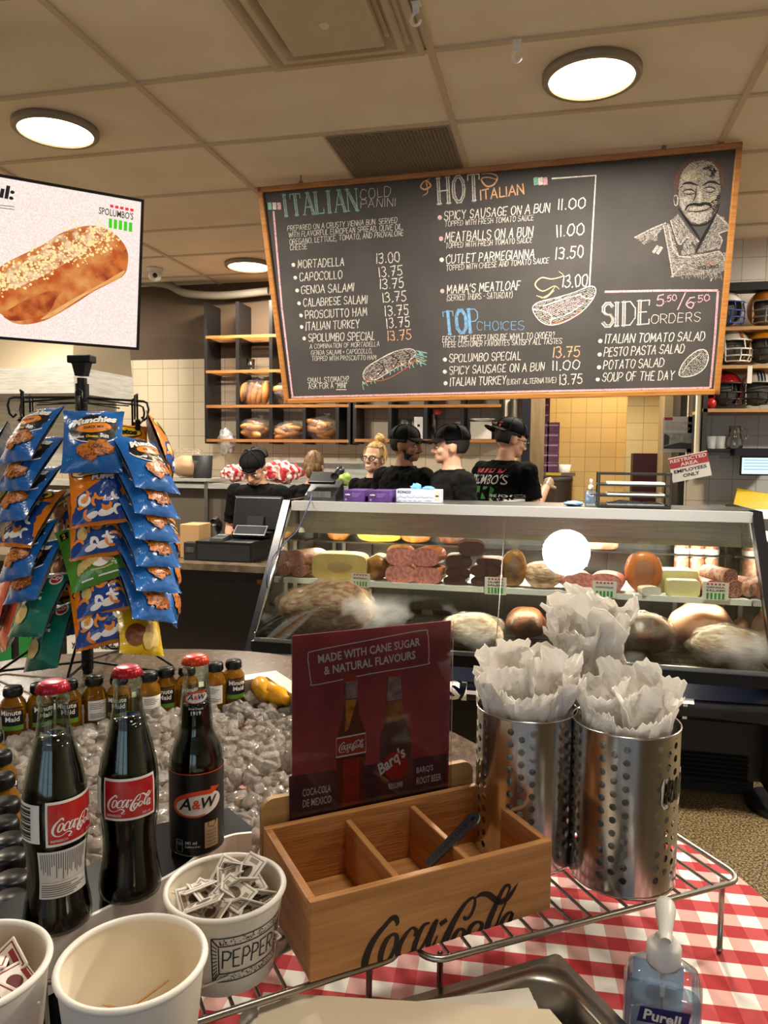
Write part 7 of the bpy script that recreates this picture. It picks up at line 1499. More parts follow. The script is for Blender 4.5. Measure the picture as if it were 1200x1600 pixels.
# ------------------------------------------------------------------ things on the case
zk = 1.2505
def ontop(px_, Y=4.08): return V((at(px_, 772, Y=Y).x, Y, zk))
p = ontop(508); t = thing('desk_phone', 'black desk phone on the left end of the deli case', 'telephone', p); f = MB(); f.hull([V((-.1, -.09, 0)), V((.09, -.09, 0)), V((.09, .09, 0)), V((-.1, .09, 0))], [V((-.095, -.08, .03)), V((.085, -.08, .03)), V((.085, .08, .11)), V((-.095, .08, .11))]); f.build('body', BLACK, t)
f = MB(); M_ = Matrix.Translation((-.02, .03, .125)) @ Matrix.Rotation(rad(35), 4, 'X'); f.bbox((0, 0, 0), (.16, .10, .02), .005, 0, M_); f.build('display', BLACK, t); f = MB(); f.tube([(.065, -.03, .135), (.065, .04, .165), (.068, .08, .17)], [.024, .018, .026], 0, 12); f.build('handset', BLACK, t); f = MB(); f.box((-.01, -.084, .035), (.14, .004, .035)); f.build('key_panel', STEELD, t)
f = MB(); pts = smooth_path([at(488, 772, Y=3.97), at(484, 785, Y=3.76), at(466, 826, Y=3.68), at(448, 845, Y=3.60), at(425, 873, Y=3.53), at(417, 905, Y=3.46), at(420, 935, Y=3.52)], 6)
tag(f.tube(pts, .0035, 0, 6).build('blue_cable', mat('cable_blue', '#1f2a52', .4)), 'thin dark blue cable running down the left end of the deli case', 'cable')
PUR = mat('box_purple', '#3c2158', .5, col2='#53357a', vs=9); 
for k, x in enumerate((561, 599)):
    f = MB(); f.bbox((0, 0, .032), (.120, .22, .064), .002); F = lambda x_, y_: V((x_, -.1108, y_)); f.map2(fit2(T2('stellar', 1, .02), -.05, .036, .03), F, 1)
    for j in range(4): f.map2(rect2(-.012, .046-.006*j, .04-.006*j, .048-.006*j), F, 2)
    f.map2(ell(-.046, .012, .006, .006, 12), F, 2); tag(f.build('glove_box', [PUR, INKW, mat('box_print_lilac', '#8d79b5', .5)], o=ontop(x)), ('left purple glove box beside the phone on the case', 'right purple glove box on the case top')[k], 'glove box', 'purple glove boxes on the deli case')
p = ontop(656); t = thing('glove_box', 'white and blue glove box with a blue glove sticking out, on the case', 'glove box', p); f = MB(); f.bbox((0, 0, .036), (.245, .12, .072), .002); F = lambda x_, y_: V((x_, -.0608, y_)); f.map2(fit2(T2('RONCO', 1, .04), -.114, .05, .075), F, 1); f.map2(rect2(.095, .018, .118, .066), F, 3); f.map2(rect2(.098, .034, .115, .042), F, 2)
f.map2(ribbon([(-.115+i*.008, .028+(.012 if i % 5 == 2 else 0)) for i in range(26)], .002), F, 4); f.map2(fit2(T2('RONCO', 1, .03), .045, .008, .03), F, 1)
for i in range(5): f.map2(rect2(-.11+i*.028, .008, -.092+i*.028, .011), F, 4)
f.build('carton', [mat('glove_carton', '#c3cbdc', .5), mat('carton_ink', '#4b5a78', .5), GRNI, mat('carton_tan', '#cfc6ad', .5), mat('carton_blue', '#6d86b5', .5)], t)
f = MB(); f.ball((-.02, 0, .08), (.03, .03, .024), 0, 18, 12, None, .4, 4, 3); f.ball((.05, 0, .076), (.035, .03, .014), 0, 18, 12, None, .4, 4, 5); f.build('glove', mat('glove_blue', '#5d9bd0', .5), t)
sanitiser(ontop(923), .88, .1, 'small pump bottle of blue hand sanitizer on top of the deli case')
p = ontop(897); f = MB(); f.ball((0, 0, .012), (.05, .05, .014), 0, 20, 10, None, .35, 4, 1); tag(f.build('blue_cloth', mat('cloth_blue', '#7fa6cf', .8), o=p), 'folded light blue cloth left of the sanitizer on the case', 'cloth')
p = ontop(988); tw_ = at(1043, 770, Y=4.08).x-at(934, 770, Y=4.08).x; t = thing('paper_tray', 'black three-tier letter tray on the right of the deli case', 'letter tray', p)
for x in (-tw_/2, tw_/2):
    for y in (-.1, .1): f = MB(); f.box((x, y, .092), (.009, .009, .184)); f.build('frame_post', BLACKM, t)
for j in range(4): z = (.01, .062, .118, .175)[j]; f = MB(); f.box((0, -.1, z), (tw_, .008, .010)); f.box((0, .1, z), (tw_, .008, .010)); f.box((-tw_/2, 0, z), (.008, .2, .010)); f.box((tw_/2, 0, z), (.008, .2, .010)); (f.box((0, 0, z), (tw_, .2, .003)) if j < 3 else 0); f.build('tier', BLACKM, t)
for j, (z, lab, c) in enumerate(((.0125, 'sheets of mesh patterned paper in the bottom tier of the letter tray', mat('paper_mesh', '#a9adb0', .6, col2='#8d9194', vs=90)), (.0645, 'thin pile of paper in the middle tier of the letter tray', PAPER), (.1205, 'paper pile in the top tier of the letter tray', PAPER))): f = MB(); f.box((.01, 0, .006), (tw_*.8, .17, .011)); f.hull([V((-.1, -.08, .0115)), V((.05, -.08, .0115)), V((.05, .05, .0115)), V((-.1, .05, .0115))], [V((-.07, -.07, .03)), V((.02, -.085, .024)), V((.06, .05, .012)), V((-.1, .05, .012))]) if j == 0 else 0; tag(f.build('paper_stack', c, o=p+V((0, 0, z))), lab, 'papers')

# ------------------------------------------------------------------ through the doorway
zs_ = at(865, 738, Y=7.3).z; xa_ = at(846, 700, Y=7.3).x
f = MB(); f.box((xa_+.12, 7.61, zs_-.015), (.40, .78, .03)); f.box((xa_+.12, 7.22, zs_-.015), (.14, .003, .024), 1); tag(f.build('corridor_shelf', [mat('shelf_grey', '#6a6257', .5), mat('tag_yellow', '#c9b42a', .5)]), 'small shelf with a yellow tag in the corridor', 'shelf')
MAU = mat('box_mauve', '#6a4163', .55, col2='#52304e', vs=5)
hb = .095
for col, (x, n_) in enumerate(((848, 8), (864, 5))):
    X = at(x, 700, Y=7.3).x
    for j in range(n_): f = MB(); f.bbox((0, 0, hb/2), (.115, .24, hb-.003), .002); f.box((0, -.1205, hb*.7), (.09, .001, .015), 1); tag(f.build('glove_carton', [MAU, mat('box_mauve_light', '#9c7f97', .5)], o=(X, 7.38, zs_+j*hb)), '%s mauve carton from the bottom of the %s corridor stack' % (('first', 'second', 'third', 'fourth', 'fifth', 'sixth', 'seventh', 'eighth')[j], ('left', 'right')[col]), 'carton', 'mauve cartons stacked in the corridor')
p = at(882, 737, Y=7.3); f = MB(); f.lathe([(.05, 0), (.06, .075), (.056, .075), (.048, .004), (0, .004)], 20); tag(f.build('white_tub', WHITE, o=(p.x, 7.33, zs_)), 'white tub on the corridor shelf right of the mauve cartons', 'tub')
p = at(868, 760, Y=7.0); f = MB(); zt_ = at(868, 745, Y=7.0).z; f.lathe([(.15, 0), (.15, zt_-.04), (.155, zt_-.035)], 32, 0); f.lathe([(.155, zt_-.035), (.15, zt_-.005), (.12, zt_), (.1, zt_-.02), (0, zt_-.03)], 32, 1, None, True, False); tag(f.build('waste_bin', [mat('bin_grey', '#7a7168', .4, .5), BLACKM], o=(p.x, 7.0, 0)), 'tall grey bin with black top in the corridor', 'bin')
a, b = at(990, 708, Y=6.75), at(1037, 772, Y=6.75); f = MB(); f.bbox((0, 0, a.z/2), (b.x-a.x, .2, a.z), .004); tag(f.build('dark_red_cabinet', mat('maroon_box', '#351010', .5), o=((a.x+b.x)/2, 6.87, 0)), 'dark red cabinet at the right of the corridor', 'cabinet')
# notices by the doorway
def ex1(f, w, h):
    f.map2(rect2(-w*.45, -h*.10, -w*.2, -h*.02), lambda x, y: V((x, -.0012, y)), 3); rr = random.Random(2)
    for j in range(6): f.map2(rect2(-w*.43, -h*(.17+j*.04), w*rr.uniform(.1, .42), -h*(.155+j*.04)), lambda x, y: V((x, -.0012, y)), 4)
    f.map2(rect2(-w*.45, -h*.90, w*.45, -h*.46), lambda x, y: V((x, -.0012, y)), 4); f.map2(([(-w*.45, -h*.9), (w*.45, -h*.9), (w*.45, -h*.75), (.05*w, -h*.72), (-w*.45, -h*.84)], [(0, 1, 2, 3, 4)]), lambda x, y: V((x, -.0018, y)), 5); f.map2(([(-w*.45, -h*.82), (-w*.28, -h*.76), (-w*.28, -h*.55), (-w*.45, -h*.47)], [(0, 1, 2, 3)]), lambda x, y: V((x, -.0018, y)), 5)
def poster2(nm, lab, x0, y0, x1, y1, Y, ms, extra, cat): a, b = at(x0, y0, Y=Y), at(x1, y1, Y=Y); w, h = b.x-a.x, a.z-b.z; f = MB(); f.box((0, .0015, -h/2), (w, .003, h)); extra(f, w, h); return tag(f.build(nm, ms, o=((a.x+b.x)/2, Y, a.z)), lab, cat)
poster2('notice', 'white printed notice with a grey street photo beside the doorway', 1036, 651, 1084, 707, 5.6, [PAPER, INKB, PAPER, mat('notice_red', '#b03040', .5), mat('notice_grey', '#9c9a96', .6, col2='#c4c1bb', vs=30), mat('notice_dark', '#4c4a48', .6)], ex1, 'notice')
def ex2(f, w, h):
    f.map2(rect2(-w*.5, -h*.45, w*.5, -h*.04), lambda x, y: V((x, -.0012, y)), 1)
    for t_, z, ww, mi in (('RESTRICTED', -.22, .94, 2), ('AREA', -.41, .46, 2), ('EMPLOYEES', -.66, .84, 3), ('ONLY', -.87, .42, 3)): f.map2(fit2(T2(t_, 1, .02), -w*ww/2, h*z, w*ww, h*.14), lambda x, y: V((x, -.002, y)), mi)
o = poster2('restricted_sign', 'tilted red and white restricted area sign hanging at the doorway', 1043, 717, 1103, 757, 5.17, [PAPER, mat('sign_red', '#a83a3c', .5), mat('sign_pale', '#e9d6d0', .5), INKB], ex2, 'sign'); o.rotation_euler = (0, rad(-13), 0); o.location.z += .03
p = at(1093, 715, Y=5.6); f = MB(); f.box((0, 0, -.05), (.14, .003, .09)); tag(f.build('small_note', PAPER, o=(p.x+.06, 5.6, p.z+.02)), 'small white note on the grey tiles right of the restricted sign', 'note')

# ------------------------------------------------------------------ helmet shelves at right
YS = 5.22; xs0 = at(1100, 600, Y=YS).x
hs = thing('helmet_shelf', 'pale wooden shelves of football helmets at the right edge', 'shelf unit', (xs0+.6, YS, 1.8)); zH = []
for y in (513, 573, 641): z = at(1150, y, Y=YS).z; zH.append(z); f = MB(); f.box((xs0+.75, YS+.19, z), (1.5, .38, .022)); f.build('shelf_board', mat('pale_oak', '#b98f5e', .5, col2='#a67d4e', vs=8, stretch=(1, 12, 12)), hs, w=True)
f = MB(); f.box((at(1104, 600, Y=YS).x, YS+.19, (at(1100, 745, Y=YS).z+2.75)/2), (.028, .38, 2.75-at(1100, 745, Y=YS).z)); f.build('side_post', mat('post_dark', '#2b2a2a', .5), hs, w=True)
f = MB(); f.box((at(1095, 600, Y=YS).x, YS+.05, (at(1100, 745, Y=YS).z+2.75)/2), (.026, .06, 2.75-at(1100, 745, Y=YS).z)); f.build('white_strip', CREAM, hs, w=True)
f = MB(); z = 2.62; f.box((xs0+.75, YS+.1, z), (1.5, .12, .05)); f.build('top_rail', BLACKM, hs, w=True)
def helmet(px_, zb_, shell, mask, lab, stripe=None, rz=0, bars=0):
    X = at(px_, 600, Y=YS+.14).x; t = thing('football_helmet', lab, 'football helmet', (X, YS+.15, zb_+.0115), rz, 'football helmets on the wall shelves'); f = MB(); n_, m_ = 32, 22; vs = []; fs = []
    for i in range(m_+1):
        th = pi*.80*i/m_
        for k in range(n_): a = 2*pi*k/n_; d = V((sin(th)*cos(a), sin(th)*sin(a), cos(th))); vs.append(V((d.x*.108, d.y*.128+.0, .135+d.z*(.118 if d.z > 0 else .125))))
    for i in range(m_):
        for k in range(n_):
            q = (i*n_+k, (i+1)*n_+k, (i+1)*n_+(k+1) % n_, i*n_+(k+1) % n_); c = sum((vs[j] for j in q), V())/4
            if c.y < -.035 and c.z < .165 and abs(c.x) < .085: continue
            if c.y < 0 and c.z < .06 and abs(c.x) < .08: continue
            f.f.append(list(q)); f.m.append(0); f.s.append(True)
    f.v = vs; o = f.build('shell', shell, t); md = o.modifiers.new('shell_thickness', 'SOLIDIFY'); md.thickness = .008; md.offset = -1
    f = MB(); f.ball((0, .02, .12), (.088, .09, .095), 0, 20, 14); f.build('padding', mat('helmet_padding', '#5b5a58', .7, col2='#3a3937', vs=20), t)
    if stripe:
        f = MB()
        for s_, w, mi in ((-.018, .008, 0), (0, .012, 0), (.018, .008, 0)) if bars else ((0, .02, 0),):
            f.map2(rect2(s_-w/2, -70, s_+w/2, 120, 1, 20), lambda x, y: V((x, -sin(rad(-y))*-.131 if False else -.131*sin(rad(70-(y+70)*.9)), .135+.1215*cos(rad(70-(y+70)*.9)))), mi)
        f.build('stripe', stripe, t)
    f = MB()
    def arc(z, r0, y0, wd, n2=12): return [(wd*sin(rad(-80+160*i/n2)), y0-r0*cos(rad(-80+160*i/n2)), z) for i in range(n2+1)]
    f.tube(arc(.165, .055, -.085, .088), .0045, 0, 8); f.tube(arc(.105, .075, -.082, .092), .005, 0, 8); f.tube(arc(.062, .085, -.075, .092), .005, 0, 8); f.tube(arc(.028, .078, -.065, .080), .005, 0, 8)
    for x in (-.03, .03): f.tube([(x, -.156, .106), (x, -.158, .06), (x*.9, -.14, .028)], .0045, 0, 8)
    if bars == 0: f.tube([(0, -.14, .165), (0, -.157, .105)], .0045, 0, 8)
    for s_ in (-1, 1): f.tube([(s_*.09, -.07, .165), (s_*.095, -.09, .105), (s_*.09, -.085, .03)], .0045, 0, 8)
    f.build('face_mask', mask, t); return t
HW = mat('helmet_white', '#d9d2c2', .25, coat=.5); HO = mat('helmet_orange', '#b5691c', .25, coat=.5); HY = mat('helmet_gold', '#d98f1c', .25, coat=.5); HR = mat('helmet_red', '#94141c', .25, coat=.5)
mb1, mb2, mb3, mb4 = mat('mask_blue', '#27458a', .4), mat('mask_grey', '#8f8c86', .4), mat('mask_white', '#ddd6c8', .4), mat('mask_black', '#141416', .4)
helmet(1127, zH[0], HW, mb1, 'white helmet with blue face mask on the top helmet shelf', None, .25); helmet(1190, zH[0], HO, mb2, 'dull orange helmet with grey mask on the top helmet shelf')
helmet(1139, zH[1], HW, mb3, 'white helmet with white cage mask on the middle helmet shelf', HO, .4); helmet(1192, zH[1], HY, mb4, 'golden helmet with black mask on the middle helmet shelf', None, -.2)
helmet(1133, zH[2], HR, mb4, 'red helmet with black mask on the lower helmet shelf', None, .1); helmet(1184, zH[2], HW, mb4, 'white helmet with navy stripes on the lower helmet shelf', mat('stripe_navy', '#1c2650', .4), 0, 1)
p = at(1172, 573, Y=YS-.004); f = MB(); f.box((0, 0, -.05), (.028, .002, .11)); tag(f.build('white_tag', PAPER, o=(p.x, YS-.004, p.z)), 'white paper tag hanging from the middle helmet shelf', 'tag')
p = at(1113, 634, Y=YS+.02); f = MB(); f.ball((0, 0, .035), .035, 0, 16, 12); tag(f.build('red_ball', mat('ball_red', '#b01818', .25, coat=.4), o=(p.x-.01, YS-.0+.02, zH[2]+.011)), 'small shiny red ball in front of the red helmet', 'ball')
zg = at(1140, 748, Y=5.4).z; zg = at(1140, 701, Y=5.4).z; f = MB(); f.box((at(1095, 700, Y=5.4).x+.6, 5.5, zg-.012), (1.2, .22, .022)); tag(f.build('glass_shelf', BLACKM), 'thin black shelf of glasses below the helmet shelves', 'shelf')
for k, x in enumerate((1110, 1124)): f = MB(); f.lathe([(.03, 0), (.036, .085), (.033, .085), (0, .006)], 20); p = at(x, 700, Y=5.45); tag(f.build('white_tumbler', mat('frosted_white', '#c9c8c4', .4), o=(p.x, 5.45, zg-.001)), ('left', 'right')[k]+' frosted white tumbler on the thin black shelf', 'tumbler', 'frosted tumblers on the thin black shelf')
p = at(1147, 700, Y=5.45); t = thing('glass_jug', 'clear glass jug with handle on the thin black shelf', 'jug', (p.x, 5.45, zg-.001)); f = MB(); f.lathe([(.0, .003), (.05, 0), (.055, .03), (.04, .1), (.036, .15), (.042, .155)], 24, caps=False); f.build('body', film('jug_glass', '#e3e6e4', .5, .04), t); f = MB(); f.tube([(.038, 0, .14), (.075, 0, .13), (.08, 0, .08), (.048, 0, .05)], .006); f.build('handle', film('jug_glass', '#e3e6e4', .5, .04), t)
p = at(1183, 728, Y=5.3); t = thing('order_screen', 'small lit order screen on a bracket at the right edge', 'monitor', (p.x+.03, 5.3, p.z)); MB().bbox((0, .02, 0), (.26, .03, .125), .004).build('housing', BLACK, t); f = MB(); f.map2(rect2(-.122, -.053, .122, .053), lambda x, y: V((x, .003, y)), 0); [f.map2(rect2(-.11, .035-.02*j, .06-.02*(j % 2), .04-.02*j), lambda x, y: V((x, .0025, y)), 1) for j in range(4)]; f.build('screen', [scr('screen_blue_white', '#cfe6f2', None, 1.1), scr('screen_line', '#7fb0cf', None, .9)], t); f = MB(); f.box((.0, .06, .09), (.34, .14, .05)); f.box((0, .2, .09), (.05, .2, .04)); f.build('bracket', BLACK, t)
p = at(1150, 765, Y=4.75); zr = zk
sc_ = thing('side_counter', 'dark counter behind the right end of the deli case', 'counter', (1.5, 5.1, 0)); f = MB(); f.box((1.75, 5.1, 1.0), (1.35, .7, .04)); f.build('worktop', BLACKM, sc_, w=True); f = MB(); f.box((1.75, 5.14, .49), (1.3, .6, .98)); f.build('cabinet', CBLK, sc_, w=True)
a, b, c_, d_ = at(1152, 764, Y=5.35), at(1230, 778, Y=5.3), at(1240, 815, Y=5.2), at(1146, 790, Y=5.25); f = MB(); f.hull([a, b, c_, d_], [p_+V((0, .012, .006)) for p_ in (a, b, c_, d_)]); tag(f.build('yellow_board', mat('yellow_plastic', '#c7a516', .45), o=d_, w=True), 'yellow cutting board leaning behind the right end of the case', 'cutting board')
p = at(1198, 830, Y=4.9); f = MB(); f.bbox((0, 0, .09), (.16, .18, .18), .006); f.box((-.02, -.091, .1), (.07, .002, .07), 1); tag(f.build('receipt_printer', [WHITE, STEELD], o=(p.x, 4.9, 1.02)), 'white receipt printer at the right edge behind the case', 'printer')
f = MB(); f.cyl((0, 0, .01), .17, .02, 0, 32); f.cyl((0, 0, .4), .025, .8, 0, 12); p = at(1222, 1262, Z=0); tag(f.build('pedestal_stand', BLACK, o=(p.x+.02, p.y, 0)), 'black round pedestal foot on the floor at the right edge', 'stand')
# ------------------------------------------------------------------ the staff
from mathutils.bvhtree import BVHTree
TEE = mat('tee_black', '#070707', .9, col2='#0b0b0b', vs=9, spec=.15); TRS = mat('trousers_dark', '#17181c', .8); CAPM = mat('cap_black', '#08080a', .75, spec=.2)
EYEW = mat('eye_white', '#d8d2cb', .3); EYED = mat('eye_dark', '#20140e', .2); LIPM = mat('lip', '#a45a50', .5); TEETH = mat('teeth', '#e4ddd2', .35)
def solid(f, pts, radii, n=14, mi=0):
    """tapered limb with round ends"""
    f.tube(pts, radii, mi, n); f.ball(pts[0], radii[0]*.995, mi, n, 8); f.ball(pts[-1], radii[-1]*.995, mi, n, 8)
    for p, r in list(zip(pts, radii))[1:-1]: f.ball(p, r*.99, mi, n, 8)
def hand(f, wrist, d, palm, curl=.5, side=1):
    """palm, four fingers and a thumb from the side of the palm; d points along the hand, palm is its facing"""
    d = V(d).normalized(); palm = V(palm); palm = (palm-palm.dot(d)*d).normalized(); s = d.cross(palm)*side; w = V(wrist)
    c = w+d*.045; solid(f, [w, w+d*.03, w+d*.075], [.024, .029, .031], 12)
    for x, L in ((-.026, .058), (-.009, .073), (.009, .078), (.026, .070)):
        p = w+d*.082+s*x; a = curl; q = p+(d*cos(a)+palm*sin(a))*L*.42; a2 = curl*2.0; r = q+(d*cos(a2)+palm*sin(a2))*L*.34; a3 = curl*2.8; e = r+(d*cos(a3)+palm*sin(a3))*L*.28
        solid(f, [p-d*.012, q, r, e], [.0105, .0098, .0090, .0080], 8)
    p = w+d*.03+s*.026; q = p+(s*.75+d*.6+palm*.2).normalized()*.036; r = q+(d*.9+palm*.5+s*.1).normalized()*.030; solid(f, [p, q, r], [.0135, .0115, .0095], 8)
def remesh(f, vox=.0062, it=5):
    me = bpy.data.meshes.new('tmp'); me.from_pydata([tuple(v) for v in f.v], [], f.f); ob = bpy.data.objects.new('tmp', me); C.objects.link(ob)
    m1 = ob.modifiers.new('r', 'REMESH'); m1.mode = 'VOXEL'; m1.voxel_size = vox; m2 = ob.modifiers.new('s', 'SMOOTH'); m2.factor = .5; m2.iterations = it
    dg = bpy.context.evaluated_depsgraph_get(); dg.update(); ev = ob.evaluated_get(dg); out = bpy.data.meshes.new_from_object(ev, depsgraph=dg)
    bpy.data.objects.remove(ob); bpy.data.meshes.remove(me); return out
def segd(p, a, b):
    ab = b-a; t = max(0, min(1, (p-a).dot(ab)/ab.dot(ab))); return (p-a-ab*t).length, t
def person(lab, X, Y, top, face, skin, hyaw=0, hpitch=0, lean=(0, 0), armL=None, armR=None, hair=None, cap=None, beard=None, smile=False, glasses=False, gloves=False, female=False, collar=None, prn=None, turn=0, handsdown=True):
    s = top/1.745; t = 1.0; name = 'person'
    lx, ly = lean; P = V((0, 0, .95)); CH = V((lx*.6, ly*.6, 1.27)); NB = V((lx, ly, 1.445)); NT = V((lx*1.05, ly*1.05-.012, 1.52)); sw = .165 if female else .188
    tz = Matrix.Rotation(turn, 3, 'Z'); sh = {1: NB+tz @ V((sw, .0, -.045)), -1: NB+tz @ V((-sw, .0, -.045))}
    arms = {1: armL or (sh[1]+V((.055, .03, -.28)), sh[1]+V((.04, -.10, -.50))), -1: armR or (sh[-1]+V((-.055, .03, -.28)), sh[-1]+V((-.04, -.10, -.50)))}
    f = MB(); k = .9 if female else 1.0
    # torso as a loft of ellipses
    rings = []
    for z_, rx, ry, c in ((.86, .15, .105, P), (.95, .165, .115, P), (1.05, .155*k, .105*k, P.lerp(CH, .3)), (1.15, .155*k, .105*k, P.lerp(CH, .62)), (1.27, .178*k, .118*k, CH), (1.36, .185*k, .115*k, CH.lerp(NB, .5)), (1.42, .150*k, .095, CH.lerp(NB, .86)), (1.455, .085, .072, NB), (1.50, .058, .060, NB.lerp(NT, .6)), (1.55, .052, .056, NT)):
        n_ = 22; a_ = turn*min(1, max(0, (z_-.95)/.4)); rings.append([V((c.x, c.y, z_))+Matrix.Rotation(a_, 3, 'Z') @ V((rx*cos(2*pi*i/n_), ry*sin(2*pi*i/n_), 0)) for i in range(n_)])
    f.add([p for r in rings for p in r], [(j*22+i, j*22+(i+1) % 22, (j+1)*22+(i+1) % 22, (j+1)*22+i) for j in range(len(rings)-1) for i in range(22)]+[tuple(range(22))[::-1], tuple(range((len(rings)-1)*22, len(rings)*22))])
    bones = [('torso', P, CH), ('torso', CH, NB), ('neck', NB+V((0, 0, .035)), NT)]
    for q in (1, -1):
        hip = V((q*.088, 0, .90)); kn = V((q*.098, -.015, .49)); an = V((q*.10, .02, .085)); toe = V((q*.11, -.13, .028))
        solid(f, [hip, hip.lerp(kn, .5), kn, kn.lerp(an, .35), an], [.092, .078, .058, .058, .038], 16); solid(f, [an+V((0, .025, -.045)), V((q*.105, -.05, .038)), toe], [.038, .036, .026], 12)
        bones += [('leg', hip, kn), ('leg', kn, an), ('foot', an, toe)]
        e, w = V(arms[q][0]), V(arms[q][1]); S_ = sh[q]; solid(f, [CH.lerp(NB, .75)+tz @ V((q*.09, 0, 0)), S_, S_.lerp(e, .5), e, e.lerp(w, .35), w], [.062, .062*k, .052*k, .041*k, .040*k, .027*k], 14)
        d = (w-e).normalized(); hand(f, w, d, V((-q*.6, -.3, -.6)) if abs(d.z) < .8 else V((-q, 0, 0)), .35 if not gloves else .55, q)
        bones += [('uarm', S_, e), ('farm', e, w), ('hand', w, w+d*.15)]
    # head
    Mh = Matrix.Translation(NT+V((0, 0, -.015))) @ Matrix.Rotation(hyaw, 4, 'Z') @ Matrix.Rotation(hpitch, 4, 'X') @ Matrix.Scale(1.07, 4)
    h = MB(); hk = .95 if female else 1
    h.ball((0, .010, .135), (.075*hk, .096, .100), 0, 24, 18); h.ball((0, -.025, .075), (.058*hk, .066, .070), 0, 20, 14); h.ball((0, -.070, .030), (.026, .022, .020), 0, 14, 10); h.ball((0, -.055, .045), (.045*hk, .04, .032), 0, 16, 12)
    for q in (1, -1): h.ball((q*.036, -.058, .085), (.026, .026, .024), 0, 14, 10); h.ball((q*.077*hk, .010, .100), (.010, .020, .031), 0, 12, 10); solid(h, [V((q*.01, -.085, .127)), V((q*.045, -.074, .128))], [.011, .010], 10)
    solid(h, [V((0, -.086, .118)), V((0, -.104, .094)), V((0, -.110, .082))], [.0085, .0105, .0125], 10); [h.ball((q*.011, -.099, .079), .009, 0, 10, 8) for q in (1, -1)]
    solid(h, [V((-.022, -.083, .053)), V((0, -.090, .052)), V((.022, -.083, .053))], [.007, .0095, .007], 8)
    solid(h, [V((0, .01, -.02)), V((0, -.005, .06))], [.05, .052], 16)
    f.add([Mh @ v for v in h.v], h.f); bones.append(('head', Mh @ V((0, 0, .05)), Mh @ V((0, 0, .2))))
    me = remesh(f); co = [v.co.copy() for v in me.vertices]; no = [v.normal.copy() for v in me.vertices]; fs = [tuple(p.vertices) for p in me.polygons]; bpy.data.meshes.remove(me)
    lab_v = []
    for p in co:
        b = min(((segd(p, a, c), nm) for nm, a, c in bones), key=lambda q: q[0][0]/({'torso': 1.6, 'leg': 1.2}.get(q[1], 1))); lab_v.append((b[1], b[0][1]))
    body = MB(); SK = mat('skin_'+skin.lstrip('#'), skin, .5, sub=.08); sc_ = s
    body.add([p*sc_ for p in co], fs, 0, True)
    # eyes, brows, mouth laid into the same mesh
    fe = MB()
    for q in (1, -1):
        fe.ball((q*.031, -.0815, .108), (.0135, .009, .0075), 1, 12, 8); fe.ball((q*.031, -.0885, .1075), (.0055, .003, .0055), 2, 10, 6)
        fe.tube([(q*.014, -.094, .1265), (q*.030, -.092, .131), (q*.048, -.080, .126)], [.003, .0042, .0025], 3, 6)
    if smile: fe.ball((0, -.090, .051), (.021, .007, .0075), 5, 14, 8); fe.tube([(-.026, -.082, .057), (-.012, -.0935, .0445), (.012, -.0935, .0445), (.026, -.082, .057)], .0036, 4, 6)
    else: fe.tube([(-.022, -.0875, .0515), (0, -.0965, .050), (.022, -.0875, .0515)], [.0025, .0042, .0025], 4, 6)
    body.v += [(Mh @ v)*sc_ for v in fe.v]; o_ = len(co); body.f += [[i+o_ for i in q] for q in fe.f]; body.m += fe.m; body.s += fe.s
    HA = mat('hair_'+(hair or '#20150f').lstrip('#'), hair or '#20150f', .55, col2='#0c0806' if not female else '#8a6a3a', vs=60, stretch=(1, 1, .15), bump=.3, bs=150)
    rz = rad(face)+pi/2
    pr = body.build(name, [SK, EYEW, EYED, HA, LIPM, TEETH], o=(X, Y, 0), rz=rz); tag(pr, lab, 'person')
    def part(nm, keep, off, m, wob=.003):
        idx = {}; vs = []; ff = []
        for q in fs:
            if all(keep(i) for i in q):
                for i in q:
                    if i not in idx: idx[i] = len(vs); p = co[i]; vs.append((p+no[i]*(off+wob*mnoise.noise(p*13)+wob*1.2*mnoise.noise(p*31)))*sc_)
                ff.append([idx[i] for i in q])
        mb = MB(); mb.add(vs, ff, 0, True); o = mb.build(nm, m, pr); md = o.modifiers.new('cloth', 'SOLIDIFY'); md.thickness = .004; md.offset = -1; return o
    shp = lambda i: (lab_v[i][0] == 'torso' and co[i].z > .88 and co[i].z < 1.475) or (lab_v[i][0] == 'uarm' and lab_v[i][1] < .80)
    st = part('t_shirt', shp, .013, TEE, .006)
    part('trousers', lambda i: lab_v[i][0] == 'leg' or (lab_v[i][0] == 'torso' and co[i].z < .93), .010, TRS)
    part('shoes', lambda i: lab_v[i][0] == 'foot' or (lab_v[i][0] == 'leg' and co[i].z < .10), .012, BLACKM, .0)
    if gloves: part('gloves', lambda i: lab_v[i][0] == 'hand', .002, film('glove_clear', '#f0ead8', .3, .2, fog=.25, fogcol='#e6d8b8'), .001)
    def hp(mb, nm, m): return MB().add([(Mh @ v)*sc_ for v in mb.v], mb.f, 0, True).build(nm, m, pr)
    if beard:
        Mi = Mh.inverted()
        def kb(i):
            if lab_v[i][0] not in ('head', 'neck'): return False
            q = Mi @ co[i]
            return (-.012 < q.z < .060 and q.y < -.012 and not (abs(q.x) < .021 and .045 < q.z < .060 and q.y < -.07)) or (.058 < q.z < .072 and abs(q.x) < .030 and q.y < -.075) or (.055 < q.z < .085 and -.03 < q.y < -.002 and abs(q.x) > .05)
        part('beard', kb, .0035, HA, .001)
